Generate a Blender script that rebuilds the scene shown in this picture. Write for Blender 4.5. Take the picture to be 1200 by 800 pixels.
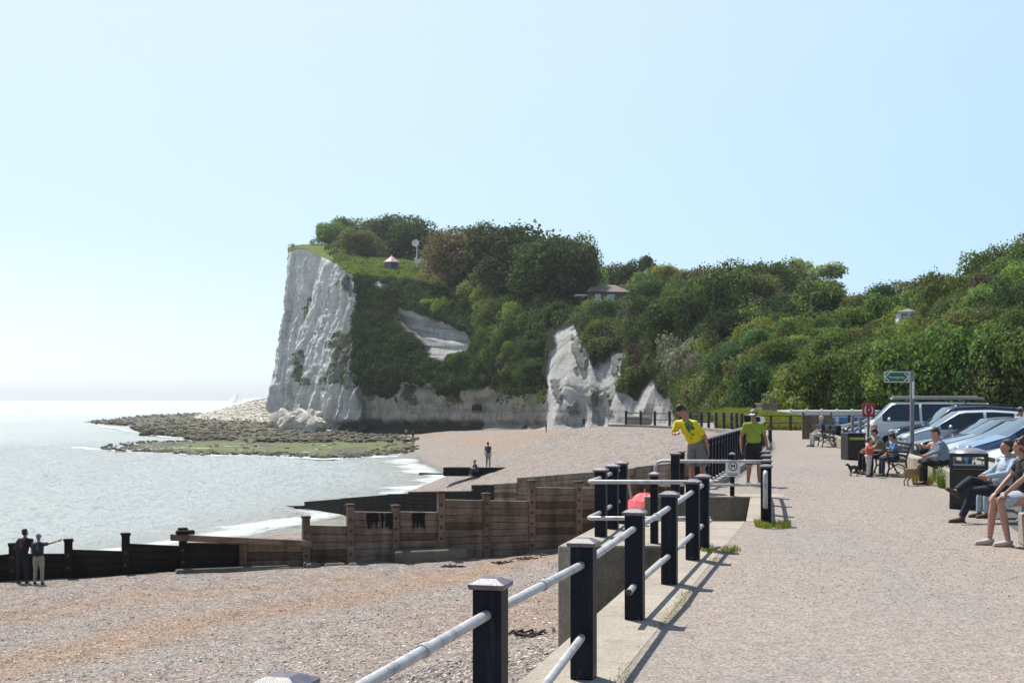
import bpy, math, random
import numpy as np
from mathutils import Vector, Matrix, noise as mn
R = math.radians
for o in list(bpy.data.objects): bpy.data.objects.remove(o)
scene = bpy.context.scene
col = scene.collection
# ---------------------------------------------------------------- camera, light
EYE = 2.0; HZ = 468.0; F = 1500.0
cd = bpy.data.cameras.new("camera"); cam = bpy.data.objects.new("camera", cd); col.objects.link(cam)
cam.location = (0, 0, EYE); cam.rotation_euler = (R(90), 0, 0)
cd.sensor_width = 36.0; cd.lens = 45.0; cd.shift_y = 68.0/1200.0
cd.clip_start = 0.1; cd.clip_end = 40000
scene.camera = cam
SUN_AZ, SUN_EL = R(31), R(60)                       # azimuth to the left of +Y
to_sun = Vector((-math.sin(SUN_AZ)*math.cos(SUN_EL), math.cos(SUN_AZ)*math.cos(SUN_EL), math.sin(SUN_EL)))
sl = bpy.data.lights.new("sun", 'SUN'); sun = bpy.data.objects.new("sun", sl); col.objects.link(sun)
sl.energy = 5.0; sl.angle = R(0.53); sl.color = (1.0, 0.955, 0.88)
sun.rotation_euler = to_sun.to_track_quat('Z', 'Y').to_euler(); sun.location = (0, 0, 80)
w = bpy.data.worlds.new("World"); scene.world = w; w.use_nodes = True
nt = w.node_tree; nt.nodes.clear()
sky = nt.nodes.new('ShaderNodeTexSky'); sky.sky_type = 'NISHITA'; sky.sun_disc = False
sky.sun_elevation = SUN_EL; sky.sun_rotation = -SUN_AZ
sky.air_density = 1.0; sky.dust_density = 0.35; sky.ozone_density = 1.0; sky.altitude = 10
bg = nt.nodes.new('ShaderNodeBackground'); bg.inputs['Strength'].default_value = 0.115
wo = nt.nodes.new('ShaderNodeOutputWorld')

mul = nt.nodes.new('ShaderNodeMixRGB'); mul.blend_type = 'MULTIPLY'; mul.inputs[0].default_value = 1; mul.inputs[2].default_value = (1.05, 1.04, 1.0, 1)
mixv = nt.nodes.new('ShaderNodeMixRGB'); mixv.inputs[0].default_value = .66; mixv.inputs[2].default_value = (4.6, 6.3, 6.9, 1)   # thin summer veil over the whole sky
# the veil is whiter low down and towards the sun
tcw = nt.nodes.new('ShaderNodeTexCoord'); dotn = nt.nodes.new('ShaderNodeVectorMath'); dotn.operation = 'DOT_PRODUCT'
dotn.inputs[1].default_value = (to_sun.x, to_sun.y, to_sun.z); nt.links.new(tcw.outputs['Generated'], dotn.inputs[0])
rs = nt.nodes.new('ShaderNodeMapRange'); rs.inputs[1].default_value = .38; rs.inputs[2].default_value = .95; nt.links.new(dotn.outputs['Value'], rs.inputs[0])
sepw = nt.nodes.new('ShaderNodeSeparateXYZ'); nt.links.new(tcw.outputs['Generated'], sepw.inputs[0])
rh = nt.nodes.new('ShaderNodeMapRange'); rh.inputs[1].default_value = .26; rh.inputs[2].default_value = 0.0; nt.links.new(sepw.outputs[2], rh.inputs[0])
rl = nt.nodes.new('ShaderNodeMapRange'); rl.inputs[1].default_value = .25; rl.inputs[2].default_value = -.5; nt.links.new(sepw.outputs[0], rl.inputs[0])
rm = nt.nodes.new('ShaderNodeMath'); rm.operation = 'MULTIPLY'; nt.links.new(rh.outputs[0], rm.inputs[0]); nt.links.new(rl.outputs[0], rm.inputs[1])
rx = nt.nodes.new('ShaderNodeMath'); rx.operation = 'MAXIMUM'; nt.links.new(rs.outputs[0], rx.inputs[0]); nt.links.new(rm.outputs[0], rx.inputs[1])
veil = nt.nodes.new('ShaderNodeMixRGB'); veil.inputs[1].default_value = (3.45, 5.45, 7.7, 1); veil.inputs[2].default_value = (7.4, 7.8, 7.9, 1)
vf = nt.nodes.new('ShaderNodeMapRange'); vf.inputs[1].default_value = .30; vf.inputs[2].default_value = .52; vf.inputs[3].default_value = .72; vf.inputs[4].default_value = .05; nt.links.new(sepw.outputs[2], vf.inputs[0])
vb = nt.nodes.new('ShaderNodeMapRange'); vb.inputs[1].default_value = .1; vb.inputs[2].default_value = -.4; vb.inputs[3].default_value = 1.0; vb.inputs[4].default_value = .15; nt.links.new(sepw.outputs[1], vb.inputs[0])
vm = nt.nodes.new('ShaderNodeMath'); vm.operation = 'MULTIPLY'; nt.links.new(vf.outputs[0], vm.inputs[0]); nt.links.new(vb.outputs[0], vm.inputs[1]); nt.links.new(vm.outputs[0], mixv.inputs[0])
nt.links.new(rx.outputs[0], veil.inputs[0]); nt.links.new(veil.outputs[0], mixv.inputs[2])
nt.links.new(sky.outputs[0], mul.inputs[1]); nt.links.new(mul.outputs[0], mixv.inputs[1]); nt.links.new(mixv.outputs[0], bg.inputs[0]); nt.links.new(bg.outputs[0], wo.inputs[0])
scene.view_settings.view_transform = 'Standard'; scene.view_settings.look = 'None'
scene.view_settings.exposure = 0.35; scene.view_settings.gamma = 1.0
scene.cycles.use_denoising = True
scene.cycles.max_bounces = 7; scene.cycles.diffuse_bounces = 2; scene.cycles.volume_bounces = 0
scene.cycles.transparent_max_bounces = 6
scene.cycles.caustics_reflective = False; scene.cycles.caustics_refractive = False
rng = np.random.default_rng(7); random.seed(7)

# ---------------------------------------------------------------- helpers
def P(px, py, Y):
    """a point of the place seen in direction (px,py) at distance Y"""
    return Vector(((px-600)/F*Y, Y, EYE+(HZ-py)/F*Y))
def PG(px, py, z):
    Y = (EYE-z)*F/(py-HZ); return Vector(((px-600)/F*Y, Y, z))
def tag(o, label=None, cat=None, group=None, kind=None):
    if label: o['label'] = label
    if cat: o['category'] = cat
    if group: o['group'] = group
    if kind: o['kind'] = kind
    return o
def empty(name, loc=(0,0,0), rz=0):
    o = bpy.data.objects.new(name, None); col.objects.link(o); o.location = loc
    o.rotation_euler = (0, 0, rz); o.empty_display_size = .2
    return o
def link(name, me, parent=None):
    o = bpy.data.objects.new(name, me); col.objects.link(o)
    if parent: o.parent = parent
    return o
def kids(o): return [c for c in bpy.data.objects if c.parent == o]
def copy_tree(o, parent=None):
    c = o.copy(); col.objects.link(c)
    c.parent = parent
    for ch in kids(o): copy_tree(ch, c)
    return c
def _h(ix, iy, iz, s):
    n = (ix.astype(np.int64)*374761393 + iy.astype(np.int64)*668265263 + iz.astype(np.int64)*2147483647 + s*1274126177) & 0xffffffff
    n = ((n ^ (n >> 13))*1274126177) & 0xffffffff
    n = ((n ^ (n >> 16))*2246822519) & 0xffffffff
    return ((n ^ (n >> 15)) & 0xffffff)/float(0xffffff)
def vn(x, y, z=0.0, s=0):
    x, y, z = np.broadcast_arrays(np.asarray(x, float), np.asarray(y, float), np.asarray(z, float))
    ix, iy, iz = np.floor(x), np.floor(y), np.floor(z)
    fx, fy, fz = x-ix, y-iy, z-iz
    fx = fx*fx*(3-2*fx); fy = fy*fy*(3-2*fy); fz = fz*fz*(3-2*fz)
    r = 0
    for a in (0, 1):
        for b in (0, 1):
            for c in (0, 1):
                r = r + _h(ix+a, iy+b, iz+c, s)*(fx if a else 1-fx)*(fy if b else 1-fy)*(fz if c else 1-fz)
    return r
def fbm(x, y, z=0.0, o=4, s=0):
    x = np.asarray(x, float); y = np.asarray(y, float); z = np.asarray(z, float)
    r = 0; a = .5; t = 0
    for k in range(o):
        r = r+a*vn(x*2**k, y*2**k, z*2**k, s+k*17); t += a; a *= .5
    return r/t
def sstep(a, b, x):
    t = np.clip((x-a)/(b-a), 0, 1); return t*t*(3-2*t)
def inpoly(x, y, poly):
    x = np.asarray(x); y = np.asarray(y); c = np.zeros(x.shape, bool); n = len(poly); j = n-1
    for i in range(n):
        xi, yi = poly[i]; xj, yj = poly[j]
        k = ((yi > y) != (yj > y)) & (x < (xj-xi)*(y-yi)/((yj-yi)+1e-12)+xi)
        c ^= k; j = i
    return c
def polydist(x, y, poly):
    """signed distance, positive inside"""
    x = np.asarray(x, float); y = np.asarray(y, float); d = np.full(x.shape, 1e9); n = len(poly)
    for i in range(n):
        ax, ay = poly[i-1]; bx, by = poly[i]
        dx, dy = bx-ax, by-ay
        t = np.clip(((x-ax)*dx+(y-ay)*dy)/(dx*dx+dy*dy+1e-12), 0, 1)
        d = np.minimum(d, np.hypot(x-ax-t*dx, y-ay-t*dy))
    return np.where(inpoly(x, y, poly), d, -d)
def npmesh(name, V, Fq, mats, smooth=False, attrs=None, mi=None):
    """V (n,3), Fq (m,k) same-size faces"""
    me = bpy.data.meshes.new(name); V = np.asarray(V, np.float32); Fq = np.asarray(Fq, np.int32)
    k = Fq.shape[1]
    me.vertices.add(len(V)); me.vertices.foreach_set('co', V.ravel())
    me.loops.add(Fq.size); me.loops.foreach_set('vertex_index', Fq.ravel())
    me.polygons.add(len(Fq)); me.polygons.foreach_set('loop_start', np.arange(0, Fq.size, k, dtype=np.int32))
    try: me.polygons.foreach_set('loop_total', np.full(len(Fq), k, np.int32))
    except Exception: pass
    me.polygons.foreach_set('use_smooth', np.full(len(Fq), smooth))
    if mi is not None: me.polygons.foreach_set('material_index', np.asarray(mi, np.int32))
    for m in (mats if isinstance(mats, (list, tuple)) else [mats]): me.materials.append(m)
    for an, a in (attrs or {}).items():
        a = np.asarray(a, np.float32)
        if a.ndim == 1:
            at = me.attributes.new(an, 'FLOAT', 'POINT'); at.data.foreach_set('value', a)
        else:
            if a.shape[1] == 3: a = np.hstack([a, np.ones((len(a), 1), np.float32)])
            at = me.attributes.new(an, 'FLOAT_COLOR', 'POINT'); at.data.foreach_set('color', a.ravel())
    me.update(calc_edges=True); me.validate()
    return me
def gridfaces(nr, nc):
    i = np.arange(nr*nc).reshape(nr, nc)
    return np.stack([i[:-1, :-1], i[:-1, 1:], i[1:, 1:], i[1:, :-1]], -1).reshape(-1, 4)

class MB:
    """collects shapes into one mesh"""
    def __init__(s): s.v = []; s.f = []; s.m = []; s.sm = []
    def add(s, vs, fs, mi=0, sm=False, M=None):
        b = len(s.v)
        for v in vs:
            v = Vector(v); s.v.append(tuple(M @ v) if M else tuple(v))
        for f in fs: s.f.append(tuple(b+i for i in f)); s.m.append(mi); s.sm.append(sm)
        return s
    def box(s, c, d, M=None, mi=0, rz=0):
        x, y, z = d[0]/2, d[1]/2, d[2]/2
        T = Matrix.Translation(c) @ Matrix.Rotation(rz, 4, 'Z')
        if M: T = M @ T
        vs = [(a*x, b*y, e*z) for a in (-1, 1) for b in (-1, 1) for e in (-1, 1)]
        return s.add(vs, [(0,1,3,2),(4,6,7,5),(0,4,5,1),(2,3,7,6),(0,2,6,4),(1,5,7,3)], mi, False, T)
    def frus(s, c, d0, d1, h, M=None, mi=0):
        """square frustum: base centre c"""
        vs = [(a*d[0]/2, b*d[1]/2, z) for d, z in ((d0, 0), (d1, h)) for a, b in ((-1,-1),(1,-1),(1,1),(-1,1))]
        T = Matrix.Translation(c)
        if M: T = M @ T
        return s.add(vs, [(3,2,1,0),(4,5,6,7),(0,1,5,4),(1,2,6,5),(2,3,7,6),(3,0,4,7)], mi, False, T)
    def tube(s, pts, r, n=10, mi=0, cap=True, M=None, sq=None):
        pts = [Vector(p) for p in pts]; rs = r if isinstance(r, (list, tuple)) else [r]*len(pts)
        vs = []; fs = []; up = None
        for i, p in enumerate(pts):
            d = ((pts[i]-pts[i-1]).normalized() if i else Vector()) + ((pts[i+1]-pts[i]).normalized() if i < len(pts)-1 else Vector())
            d.normalize()
            if up is None:
                up = Vector((0,0,1)) if abs(d.z) < .9 else Vector((1,0,0))
            a = d.cross(up).normalized(); b = a.cross(d).normalized(); up = b
            for k in range(n):
                t = 2*math.pi*k/n
                q = a*math.cos(t)*rs[i] + b*math.sin(t)*rs[i]*(sq or 1)
                vs.append(p+q)
        for i in range(len(pts)-1):
            for k in range(n):
                k2 = (k+1) % n
                fs.append((i*n+k, i*n+k2, (i+1)*n+k2, (i+1)*n+k))
        s.add(vs, fs, mi, True, M)
        if cap:
            s.add(vs[:n], [tuple(range(n))[::-1]], mi, False, M); s.add(vs[-n:], [tuple(range(n))], mi, False, M)
        return s
    def ell(s, c, r, n=12, mi=0, M=None, rot=None):
        vs = []; fs = []; m = max(4, n*2//3)
        rr = rot.to_matrix() if rot is not None else None
        for i in range(m+1):
            a = math.pi*i/m
            for k in range(n):
                t = 2*math.pi*k/n
                q = Vector((math.sin(a)*math.cos(t)*r[0], math.sin(a)*math.sin(t)*r[1], math.cos(a)*r[2]))
                if rr: q = rr @ q
                vs.append(q+Vector(c))
        for i in range(m):
            for k in range(n):
                k2 = (k+1) % n
                if i == 0: fs.append((k, (i+1)*n+k, (i+1)*n+k2))
                elif i == m-1: fs.append((i*n+k, (i+1)*n+k, i*n+k2))
                else: fs.append((i*n+k, (i+1)*n+k, (i+1)*n+k2, i*n+k2))
        return s.add(vs, fs, mi, True, M)
    def lathe(s, prof, c=(0,0,0), n=20, mi=0, M=None, sm=True):
        vs = [(c[0]+r*math.cos(2*math.pi*k/n), c[1]+r*math.sin(2*math.pi*k/n), c[2]+z) for r, z in prof for k in range(n)]
        fs = [(i*n+k, i*n+(k+1) % n, (i+1)*n+(k+1) % n, (i+1)*n+k) for i in range(len(prof)-1) for k in range(n)]
        return s.add(vs, fs, mi, sm, M)
    def prism(s, poly, z0, z1, mi=0, M=None):
        """poly: list of (x,y) counter-clockwise, z0<z1 (numbers)"""
        n = len(poly)
        vs = [(x, y, z0) for x, y in poly]+[(x, y, z1) for x, y in poly]
        fs = [tuple(range(n))[::-1], tuple(range(n, 2*n))]+[(i, (i+1) % n, n+(i+1) % n, n+i) for i in range(n)]
        return s.add(vs, fs, mi, False, M)
    def build(s, name, mats, parent=None, bevel=0, seg=2):
        me = bpy.data.meshes.new(name); me.from_pydata(s.v, [], s.f)
        for m in (mats if isinstance(mats, (list, tuple)) else [mats]): me.materials.append(m)
        me.polygons.foreach_set('material_index', s.m); me.polygons.foreach_set('use_smooth', s.sm)
        me.update()
        o = link(name, me, parent)
        if bevel:
            b = o.modifiers.new('bevel', 'BEVEL'); b.width = bevel; b.segments = seg; b.limit_method = 'ANGLE'; b.angle_limit = R(40)
            b.harden_normals = False
        return o

# ---------------------------------------------------------------- materials
class NT:
    def __init__(s, name):
        s.m = bpy.data.materials.new(name); s.m.use_nodes = True; s.t = s.m.node_tree; s.t.nodes.clear()
        s.out = s.t.nodes.new('ShaderNodeOutputMaterial')
    def n(s, typ, **kw):
        x = s.t.nodes.new('ShaderNode'+typ)
        for k, v in kw.items():
            if k.startswith('i_'):
                x.inputs[int(k[2:]) if k[2:].isdigit() else k[2:].replace('_', ' ')].default_value = v
            else: setattr(x, k, v)
        return x
    def l(s, a, b): s.t.links.new(a, b)
    def coords(s, world=False, scale=(1,1,1), rot=(0,0,0)):
        if world: c = s.n('NewGeometry').outputs['Position']
        else: c = s.n('TexCoord').outputs['Object']
        mp = s.n('Mapping'); mp.inputs['Scale'].default_value = scale; mp.inputs['Rotation'].default_value = rot
        s.l(c, mp.inputs[0]); return mp.outputs[0]
    def noise(s, vec, scale, detail=5, rough=.55, dist=0):
        x = s.n('TexNoise'); x.inputs['Scale'].default_value = scale; x.inputs['Detail'].default_value = detail
        x.inputs['Roughness'].default_value = rough; x.inputs['Distortion'].default_value = dist
        s.l(vec, x.inputs['Vector']); return x
    def ramp(s, fac, stops, interp='LINEAR'):
        x = s.n('ValToRGB'); x.color_ramp.interpolation = interp
        e = x.color_ramp.elements
        while len(e) < len(stops): e.new(.5)
        for i, (p, c) in enumerate(stops):
            e[i].position = p; e[i].color = (*c, 1) if len(c) == 3 else c
        s.l(fac, x.inputs[0]); return x.outputs[0]
    def mix(s, fac, a, b, mode='MIX'):
        x = s.n('MixRGB', blend_type=mode)
        for i, v in ((0, fac), (1, a), (2, b)):
            if hasattr(v, 'is_linked') or hasattr(v, 'links'): s.l(v, x.inputs[i])
            else: x.inputs[i].default_value = v if i == 0 else (*v, 1)
        return x.outputs[0]
    def math(s, op, a, b=0.0, clamp=False):
        x = s.n('Math', operation=op, use_clamp=clamp)
        for i, v in ((0, a), (1, b)):
            if hasattr(v, 'links'): s.l(v, x.inputs[i])
            else: x.inputs[i].default_value = v
        return x.outputs[0]
    def bump(s, h, strength=.3, dist=.02, nrm=None):
        x = s.n('Bump'); x.inputs['Strength'].default_value = strength; x.inputs['Distance'].default_value = dist
        s.l(h, x.inputs['Height'])
        if nrm is not None: s.l(nrm, x.inputs['Normal'])
        return x.outputs[0]
    def bsdf(s, color=None, rough=.6, metal=0, nrm=None, spec=.5, coat=0, trans=0):
        x = s.n('BsdfPrincipled')
        for nm, v in (('Base Color', color), ('Roughness', rough), ('Metallic', metal), ('Specular IOR Level', spec), ('Coat Weight', coat), ('Transmission Weight', trans)):
            if v is None: continue
            if hasattr(v, 'links'): s.l(v, x.inputs[nm])
            else: x.inputs[nm].default_value = (*v, 1) if nm == 'Base Color' else v
        if nrm is not None: s.l(nrm, x.inputs['Normal'])
        s.l(x.outputs[0], s.out.inputs[0]); return x
def pm(name, c1, c2=None, scale=6, rough=.6, bump=.15, bscale=None, metal=0, coat=0, dist=.01, world=False, stretch=(1,1,1), spec=.5):
    t = NT(name); v = t.coords(world, stretch)
    c2 = c2 or tuple(x*.72 for x in c1)
    n = t.noise(v, scale, 6, .6)
    c = t.ramp(n.outputs[0], [(.32, c2), (.62, c1)])
    nb = t.noise(v, bscale or scale*6, 4)
    t.bsdf(c, rough, metal, t.bump(nb.outputs[0], bump, dist) if bump else None, spec, coat)
    return t.m
# ---------------------------------------------------------------- materials of the place
def m_asphalt():
    t = NT('promenade_surface'); v = t.coords(True)
    v1 = t.n('TexVoronoi'); v1.inputs['Scale'].default_value = 52; t.l(v, v1.inputs['Vector'])
    chip = t.ramp(t.n_sep(v1.outputs['Color']) if hasattr(t, 'n_sep') else v1.outputs['Color'], [(0.0, (.08,.07,.062)), (.35, (.205,.185,.165)), (.7, (.34,.305,.272)), (.93, (.46,.345,.275)), (1, (.74,.70,.66))])
    big = t.noise(t.coords(True, (1, .35, 1)), .55, 5, .6)
    c = t.mix(t.ramp(big.outputs[0], [(.42, (0,0,0)), (.58, (1,1,1))]), t.mix(.3, chip, (.25,.235,.22)), t.mix(.25, chip, (.35,.285,.235)))
    v3 = t.n('TexVoronoi'); v3.inputs['Scale'].default_value = 3.1; t.l(v, v3.inputs['Vector'])
    c = t.mix(t.ramp(v3.outputs['Distance'], [(.045, (1,1,1)), (.075, (0,0,0))]), c, (.16,.12,.09))
    med = t.noise(v, 5, 8, .75)
    c = t.mix(1.0, c, t.ramp(med.outputs[0], [(.3, (.82,.80,.79)), (.7, (1.12,1.10,1.08))]), 'MULTIPLY')
    nb = t.noise(v, 60, 3)
    t.bsdf(c, .88, 0, t.bump(t.math('ADD', v1.outputs['Distance'], t.math('MULTIPLY', nb.outputs[0], .5)), .4, .008), .25)
    return t.m
def m_shingle():
    t = NT('shingle'); v = t.coords(True)
    v1 = t.n('TexVoronoi'); v1.inputs['Scale'].default_value = 30; v1.inputs['Randomness'].default_value = 1; t.l(v, v1.inputs['Vector'])
    v2 = t.n('TexVoronoi'); v2.inputs['Scale'].default_value = 14; t.l(v, v2.inputs['Vector'])
    sp = t.n('SeparateColor'); t.l(v1.outputs['Color'], sp.inputs[0])
    sp2 = t.n('SeparateColor'); t.l(v2.outputs['Color'], sp2.inputs[0])
    grey = t.ramp(sp.outputs[0], [(0, (.09,.08,.07)), (.2, (.21,.185,.165)), (.50, (.33,.29,.262)), (.78, (.41,.355,.315)), (.93, (.50,.46,.43)), (1, (.78,.76,.73))])
    tan = t.ramp(sp.outputs[1], [(0, (.13,.085,.06)), (.3, (.30,.20,.14)), (.7, (.43,.295,.205)), (1, (.60,.46,.35))])
    at = t.n('Attribute', attribute_name='tan')
    nz = t.noise(t.coords(True, (1,.5,1)), .55, 9, .8)
    f = t.math('ADD', at.outputs['Fac'], t.math('MULTIPLY', t.math('SUBTRACT', nz.outputs[0], .5), 1.7), True)
    f = t.ramp(f, [(.1, (0,0,0)), (.9, (1,1,1))])
    c = t.mix(f, grey, tan)
    big = t.ramp(sp2.outputs[0], [(0, (.45,.43,.42)), (.12, (.9,.9,.9)), (.88, (1.05,1.04,1.02)), (1, (1.5,1.5,1.48))])
    c = t.mix(1.0, c, big, 'MULTIPLY')
    wet = t.n('Attribute', attribute_name='wet')
    c = t.mix(wet.outputs['Fac'], c, t.mix(1.0, c, (.42,.40,.38), 'MULTIPLY'))
    dkn = t.noise(v, 1.7, 8, .8); c = t.mix(1.0, c, t.ramp(dkn.outputs[0], [(.32, (.55,.53,.52)), (.5, (1,1,1)), (.7, (1.15,1.14,1.12))]), 'MULTIPLY')
    h = t.math('ADD', t.math('MULTIPLY', v1.outputs['Distance'], -1.0), t.math('MULTIPLY', v2.outputs['Distance'], -1.2))
    lump = t.noise(v, 2.2, 6, .65)
    b1 = t.bump(lump.outputs[0], .35, .08)
    b2 = t.bump(h, .9, .05, b1)
    rg = t.math('SUBTRACT', .85, t.math('MULTIPLY', wet.outputs['Fac'], .4))
    t.bsdf(c, rg, 0, b2, .3)
    return t.m
def m_sea():
    t = NT('sea_water'); v = t.coords(True)
    n1 = t.noise(t.coords(True, (1, 1.6, 1), (0,0,R(20))), .11, 4, .6)
    n2 = t.noise(t.coords(True, (1, 1.5, 1), (0,0,R(-15))), .55, 5, .65)
    n3 = t.noise(v, 3.2, 4, .7)
    b = t.bump(n1.outputs[0], 1.0, 1.2); b = t.bump(n2.outputs[0], 1.0, 1.1, b); b = t.bump(n3.outputs[0], 1.0, .6, b)
    n4 = t.noise(v, 11, 3, .7); b = t.bump(n4.outputs[0], 1.0, .12, b)
    big = t.noise(t.coords(True, (1, .35, 1)), .02, 5, .6)
    c = t.ramp(big.outputs[0], [(.35, (.52,.58,.56)), (.6, (.62,.67,.64)), (.75, (.70,.73,.69))])  # milky water, raised further so the colour carries the silver glare
    sh = t.n('Attribute', attribute_name='shallow')
    c = t.mix(sh.outputs['Fac'], c, (.40,.37,.29))
    rn = t.noise(t.coords(True, (1, .6, 1)), 1.6, 8, .85)
    rgh = t.ramp(rn.outputs[0], [(.40, (.24,.24,.24)), (.60, (.50,.50,.50))])
    t.bsdf(c, rgh, 0, b, .9)
    return t.m
def m_foam():
    t = NT('surf_foam'); v = t.coords(True)
    n = t.noise(t.coords(True, (1,.45,1)), 2.0, 9, .9); at = t.n('Attribute', attribute_name='edge')
    a = t.math('ADD', at.outputs['Fac'], t.math('MULTIPLY', t.math('SUBTRACT', n.outputs[0], .5), 1.6), True)
    a = t.ramp(a, [(.36, (0,0,0)), (1.0, (.9,.9,.9))])
    x = t.n('BsdfPrincipled'); x.inputs['Base Color'].default_value = (.80,.87,.86,1); x.inputs['Roughness'].default_value = .7
    t.l(a, x.inputs['Alpha']); t.l(t.bump(n.outputs[0], .5, .1), x.inputs['Normal']); t.l(x.outputs[0], t.out.inputs[0])
    return t.m
def m_plank(name, c1, c2, c3):
    t = NT(name); v = t.coords(False)
    g = t.noise(t.coords(False, (.55, .55, 14)), 2.2, 6, .65)
    c = t.ramp(g.outputs[0], [(.3, c2), (.55, c1), (.75, c3)])
    st = t.noise(t.coords(False, (1.2, 1.2, .35)), 1.3, 5, .6)
    c = t.mix(1.0, c, t.ramp(st.outputs[0], [(.35, (.45,.42,.40)), (.62, (1.1,1.05,1.0))]), 'MULTIPLY')
    t.bsdf(c, .85, 0, t.bump(g.outputs[0], .4, .02), .25)
    return t.m
def m_foliage(name, tint=(1,1,1), hue_rand=True):
    t = NT(name)
    a = t.n('Attribute', attribute_name='col')
    c = t.mix(1.0, a.outputs['Color'], tint, 'MULTIPLY')
    if hue_rand:
        oi = t.n('ObjectInfo')
        hs = t.n('HueSaturation'); t.l(c, hs.inputs['Color'])
        t.l(t.math('ADD', t.math('MULTIPLY', oi.outputs['Random'], .05), .475), hs.inputs['Hue'])
        t.l(t.math('ADD', t.math('MULTIPLY', oi.outputs['Random'], .5), .75), hs.inputs['Value'])
        c = hs.outputs[0]
    x = t.n('BsdfPrincipled'); x.inputs['Roughness'].default_value = .75; x.inputs['Specular IOR Level'].default_value = .12
    t.l(c, x.inputs['Base Color'])
    tr = t.n('BsdfTranslucent'); t.l(t.mix(1.0, c, (1.25,1.35,.6), 'MULTIPLY'), tr.inputs[0])
    mx = t.n('MixShader'); mx.inputs[0].default_value = .30
    t.l(x.outputs[0], mx.inputs[1]); t.l(tr.outputs[0], mx.inputs[2]); t.l(mx.outputs[0], t.out.inputs[0])
    return t.m
def m_concrete(name, c1, c2, stain=(.16,.13,.10)):
    t = NT(name); v = t.coords(True)
    n = t.noise(v, .9, 7, .7); n2 = t.noise(v, 35, 4, .7)
    c = t.ramp(n.outputs[0], [(.35, c2), (.62, c1)])
    c = t.mix(1.0, c, t.ramp(n2.outputs[0], [(.35, (.68,.67,.65)), (.65, (1.12,1.1,1.08))]), 'MULTIPLY')
    vo = t.n('TexVoronoi'); vo.inputs['Scale'].default_value = 4.2; t.l(v, vo.inputs['Vector'])
    c = t.mix(t.ramp(vo.outputs['Distance'], [(.035, (1,1,1)), (.07, (0,0,0))]), c, stain)
    dr = t.noise(t.coords(True, (1,1,.12)), 3.0, 5, .7)
    c = t.mix(t.ramp(dr.outputs[0], [(.55, (0,0,0)), (.8, (.6,.6,.6))]), c, stain)
    t.bsdf(c, .9, 0, t.bump(n2.outputs[0], .6, .012), .2)
    return t.m
def m_navy():
    t = NT('navy_paint'); v = t.coords(True)
    n = t.noise(v, 3.5, 6, .7)
    c = t.ramp(n.outputs[0], [(.3, (.004,.006,.012)), (.62, (.008,.011,.022)), (.9, (.016,.019,.03))])
    rs = t.noise(v, 17, 5, .75)
    g = t.n('SeparateXYZ'); t.l(v, g.inputs[0])
    low = t.ramp(g.outputs[2], [(0.0, (1,1,1)), (.10, (0,0,0))])
    k = t.math('ADD', rs.outputs[0], t.math('MULTIPLY', low, .22))
    c = t.mix(t.ramp(k, [(.70, (0,0,0)), (.74, (1,1,1))]), c, (.12,.055,.03))
    ch_ = t.noise(v, 38, 4, .8); c = t.mix(t.ramp(ch_.outputs[0], [(.69, (0,0,0)), (.715, (1,1,1))]), c, (.20,.20,.21))
    st_ = t.noise(t.coords(True, (1,1,.08)), 26, 4, .7); c = t.mix(t.ramp(st_.outputs[0], [(.56, (0,0,0)), (.75, (.35,.35,.35))]), c, (.10,.09,.085))
    t.bsdf(c, .5, 0, t.bump(n.outputs[0], .2, .01), .16)
    return t.m
def m_galv():
    t = NT('galvanised_steel'); v = t.coords(False)
    vo = t.n('TexVoronoi'); vo.inputs['Scale'].default_value = 40; t.l(v, vo.inputs['Vector'])
    n = t.noise(t.coords(False, (1,1,1)), 9, 7, .75)
    c = t.ramp(n.outputs[0], [(.34, (.24,.235,.225)), (.46, (.42,.415,.41)), (.7, (.58,.575,.57))])
    sp = t.noise(v, 55, 3, .8)
    c = t.mix(t.ramp(sp.outputs[0], [(.66, (0,0,0)), (.72, (1,1,1))]), c, (.17,.14,.11))
    t.bsdf(c, .5, .3, t.bump(sp.outputs[0], .15, .004), .5)
    return t.m
M = {}
M['asphalt'] = m_asphalt(); M['shingle'] = m_shingle(); M['sea'] = m_sea(); M['foam'] = m_foam()
M['plank'] = m_plank('weathered_timber', (.25,.19,.145), (.13,.10,.075), (.36,.29,.23))
M['plankb'] = m_plank('weathered_timber_grey', (.29,.235,.19), (.15,.12,.095), (.40,.34,.28)); M['plankc'] = m_plank('weathered_timber_dark', (.15,.105,.075), (.07,.052,.04), (.24,.18,.135))
M['planktop'] = m_plank('bleached_timber', (.36,.31,.26), (.20,.165,.14), (.48,.42,.36))
M['plankdark'] = m_plank('wet_weedy_timber', (.020,.018,.014), (.009,.008,.007), (.045,.040,.026))
M['concrete'] = m_concrete('pale_concrete', (.44,.395,.33), (.33,.29,.24))
M['concrete2'] = m_concrete('grey_concrete', (.22,.20,.16), (.13,.115,.09), (.06,.055,.04))
M['navy'] = m_navy(); M['galv'] = m_galv()
M['black'] = pm('black_paint', (.018,.018,.02), (.010,.010,.011), 8, .35, .1)
M['rust'] = pm('rusty_iron', (.10,.045,.025), (.05,.025,.017), 30, .8, .4)
M['rubber'] = pm('rubber', (.018,.018,.018), None, 8, .8, .1)
M['white'] = pm('white_paint', (.78,.78,.76), (.68,.68,.65), 5, .45, .08)
M['foliage'] = m_foliage('leaves'); M['scrub'] = m_foliage('scrub_leaves', (1,1,1), False)
M['bark'] = pm('bark', (.13,.10,.075), (.06,.048,.038), 9, .9, .6, dist=.03)
M['grass'] = m_foliage('grass_blades', (1,1,1), False)

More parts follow.
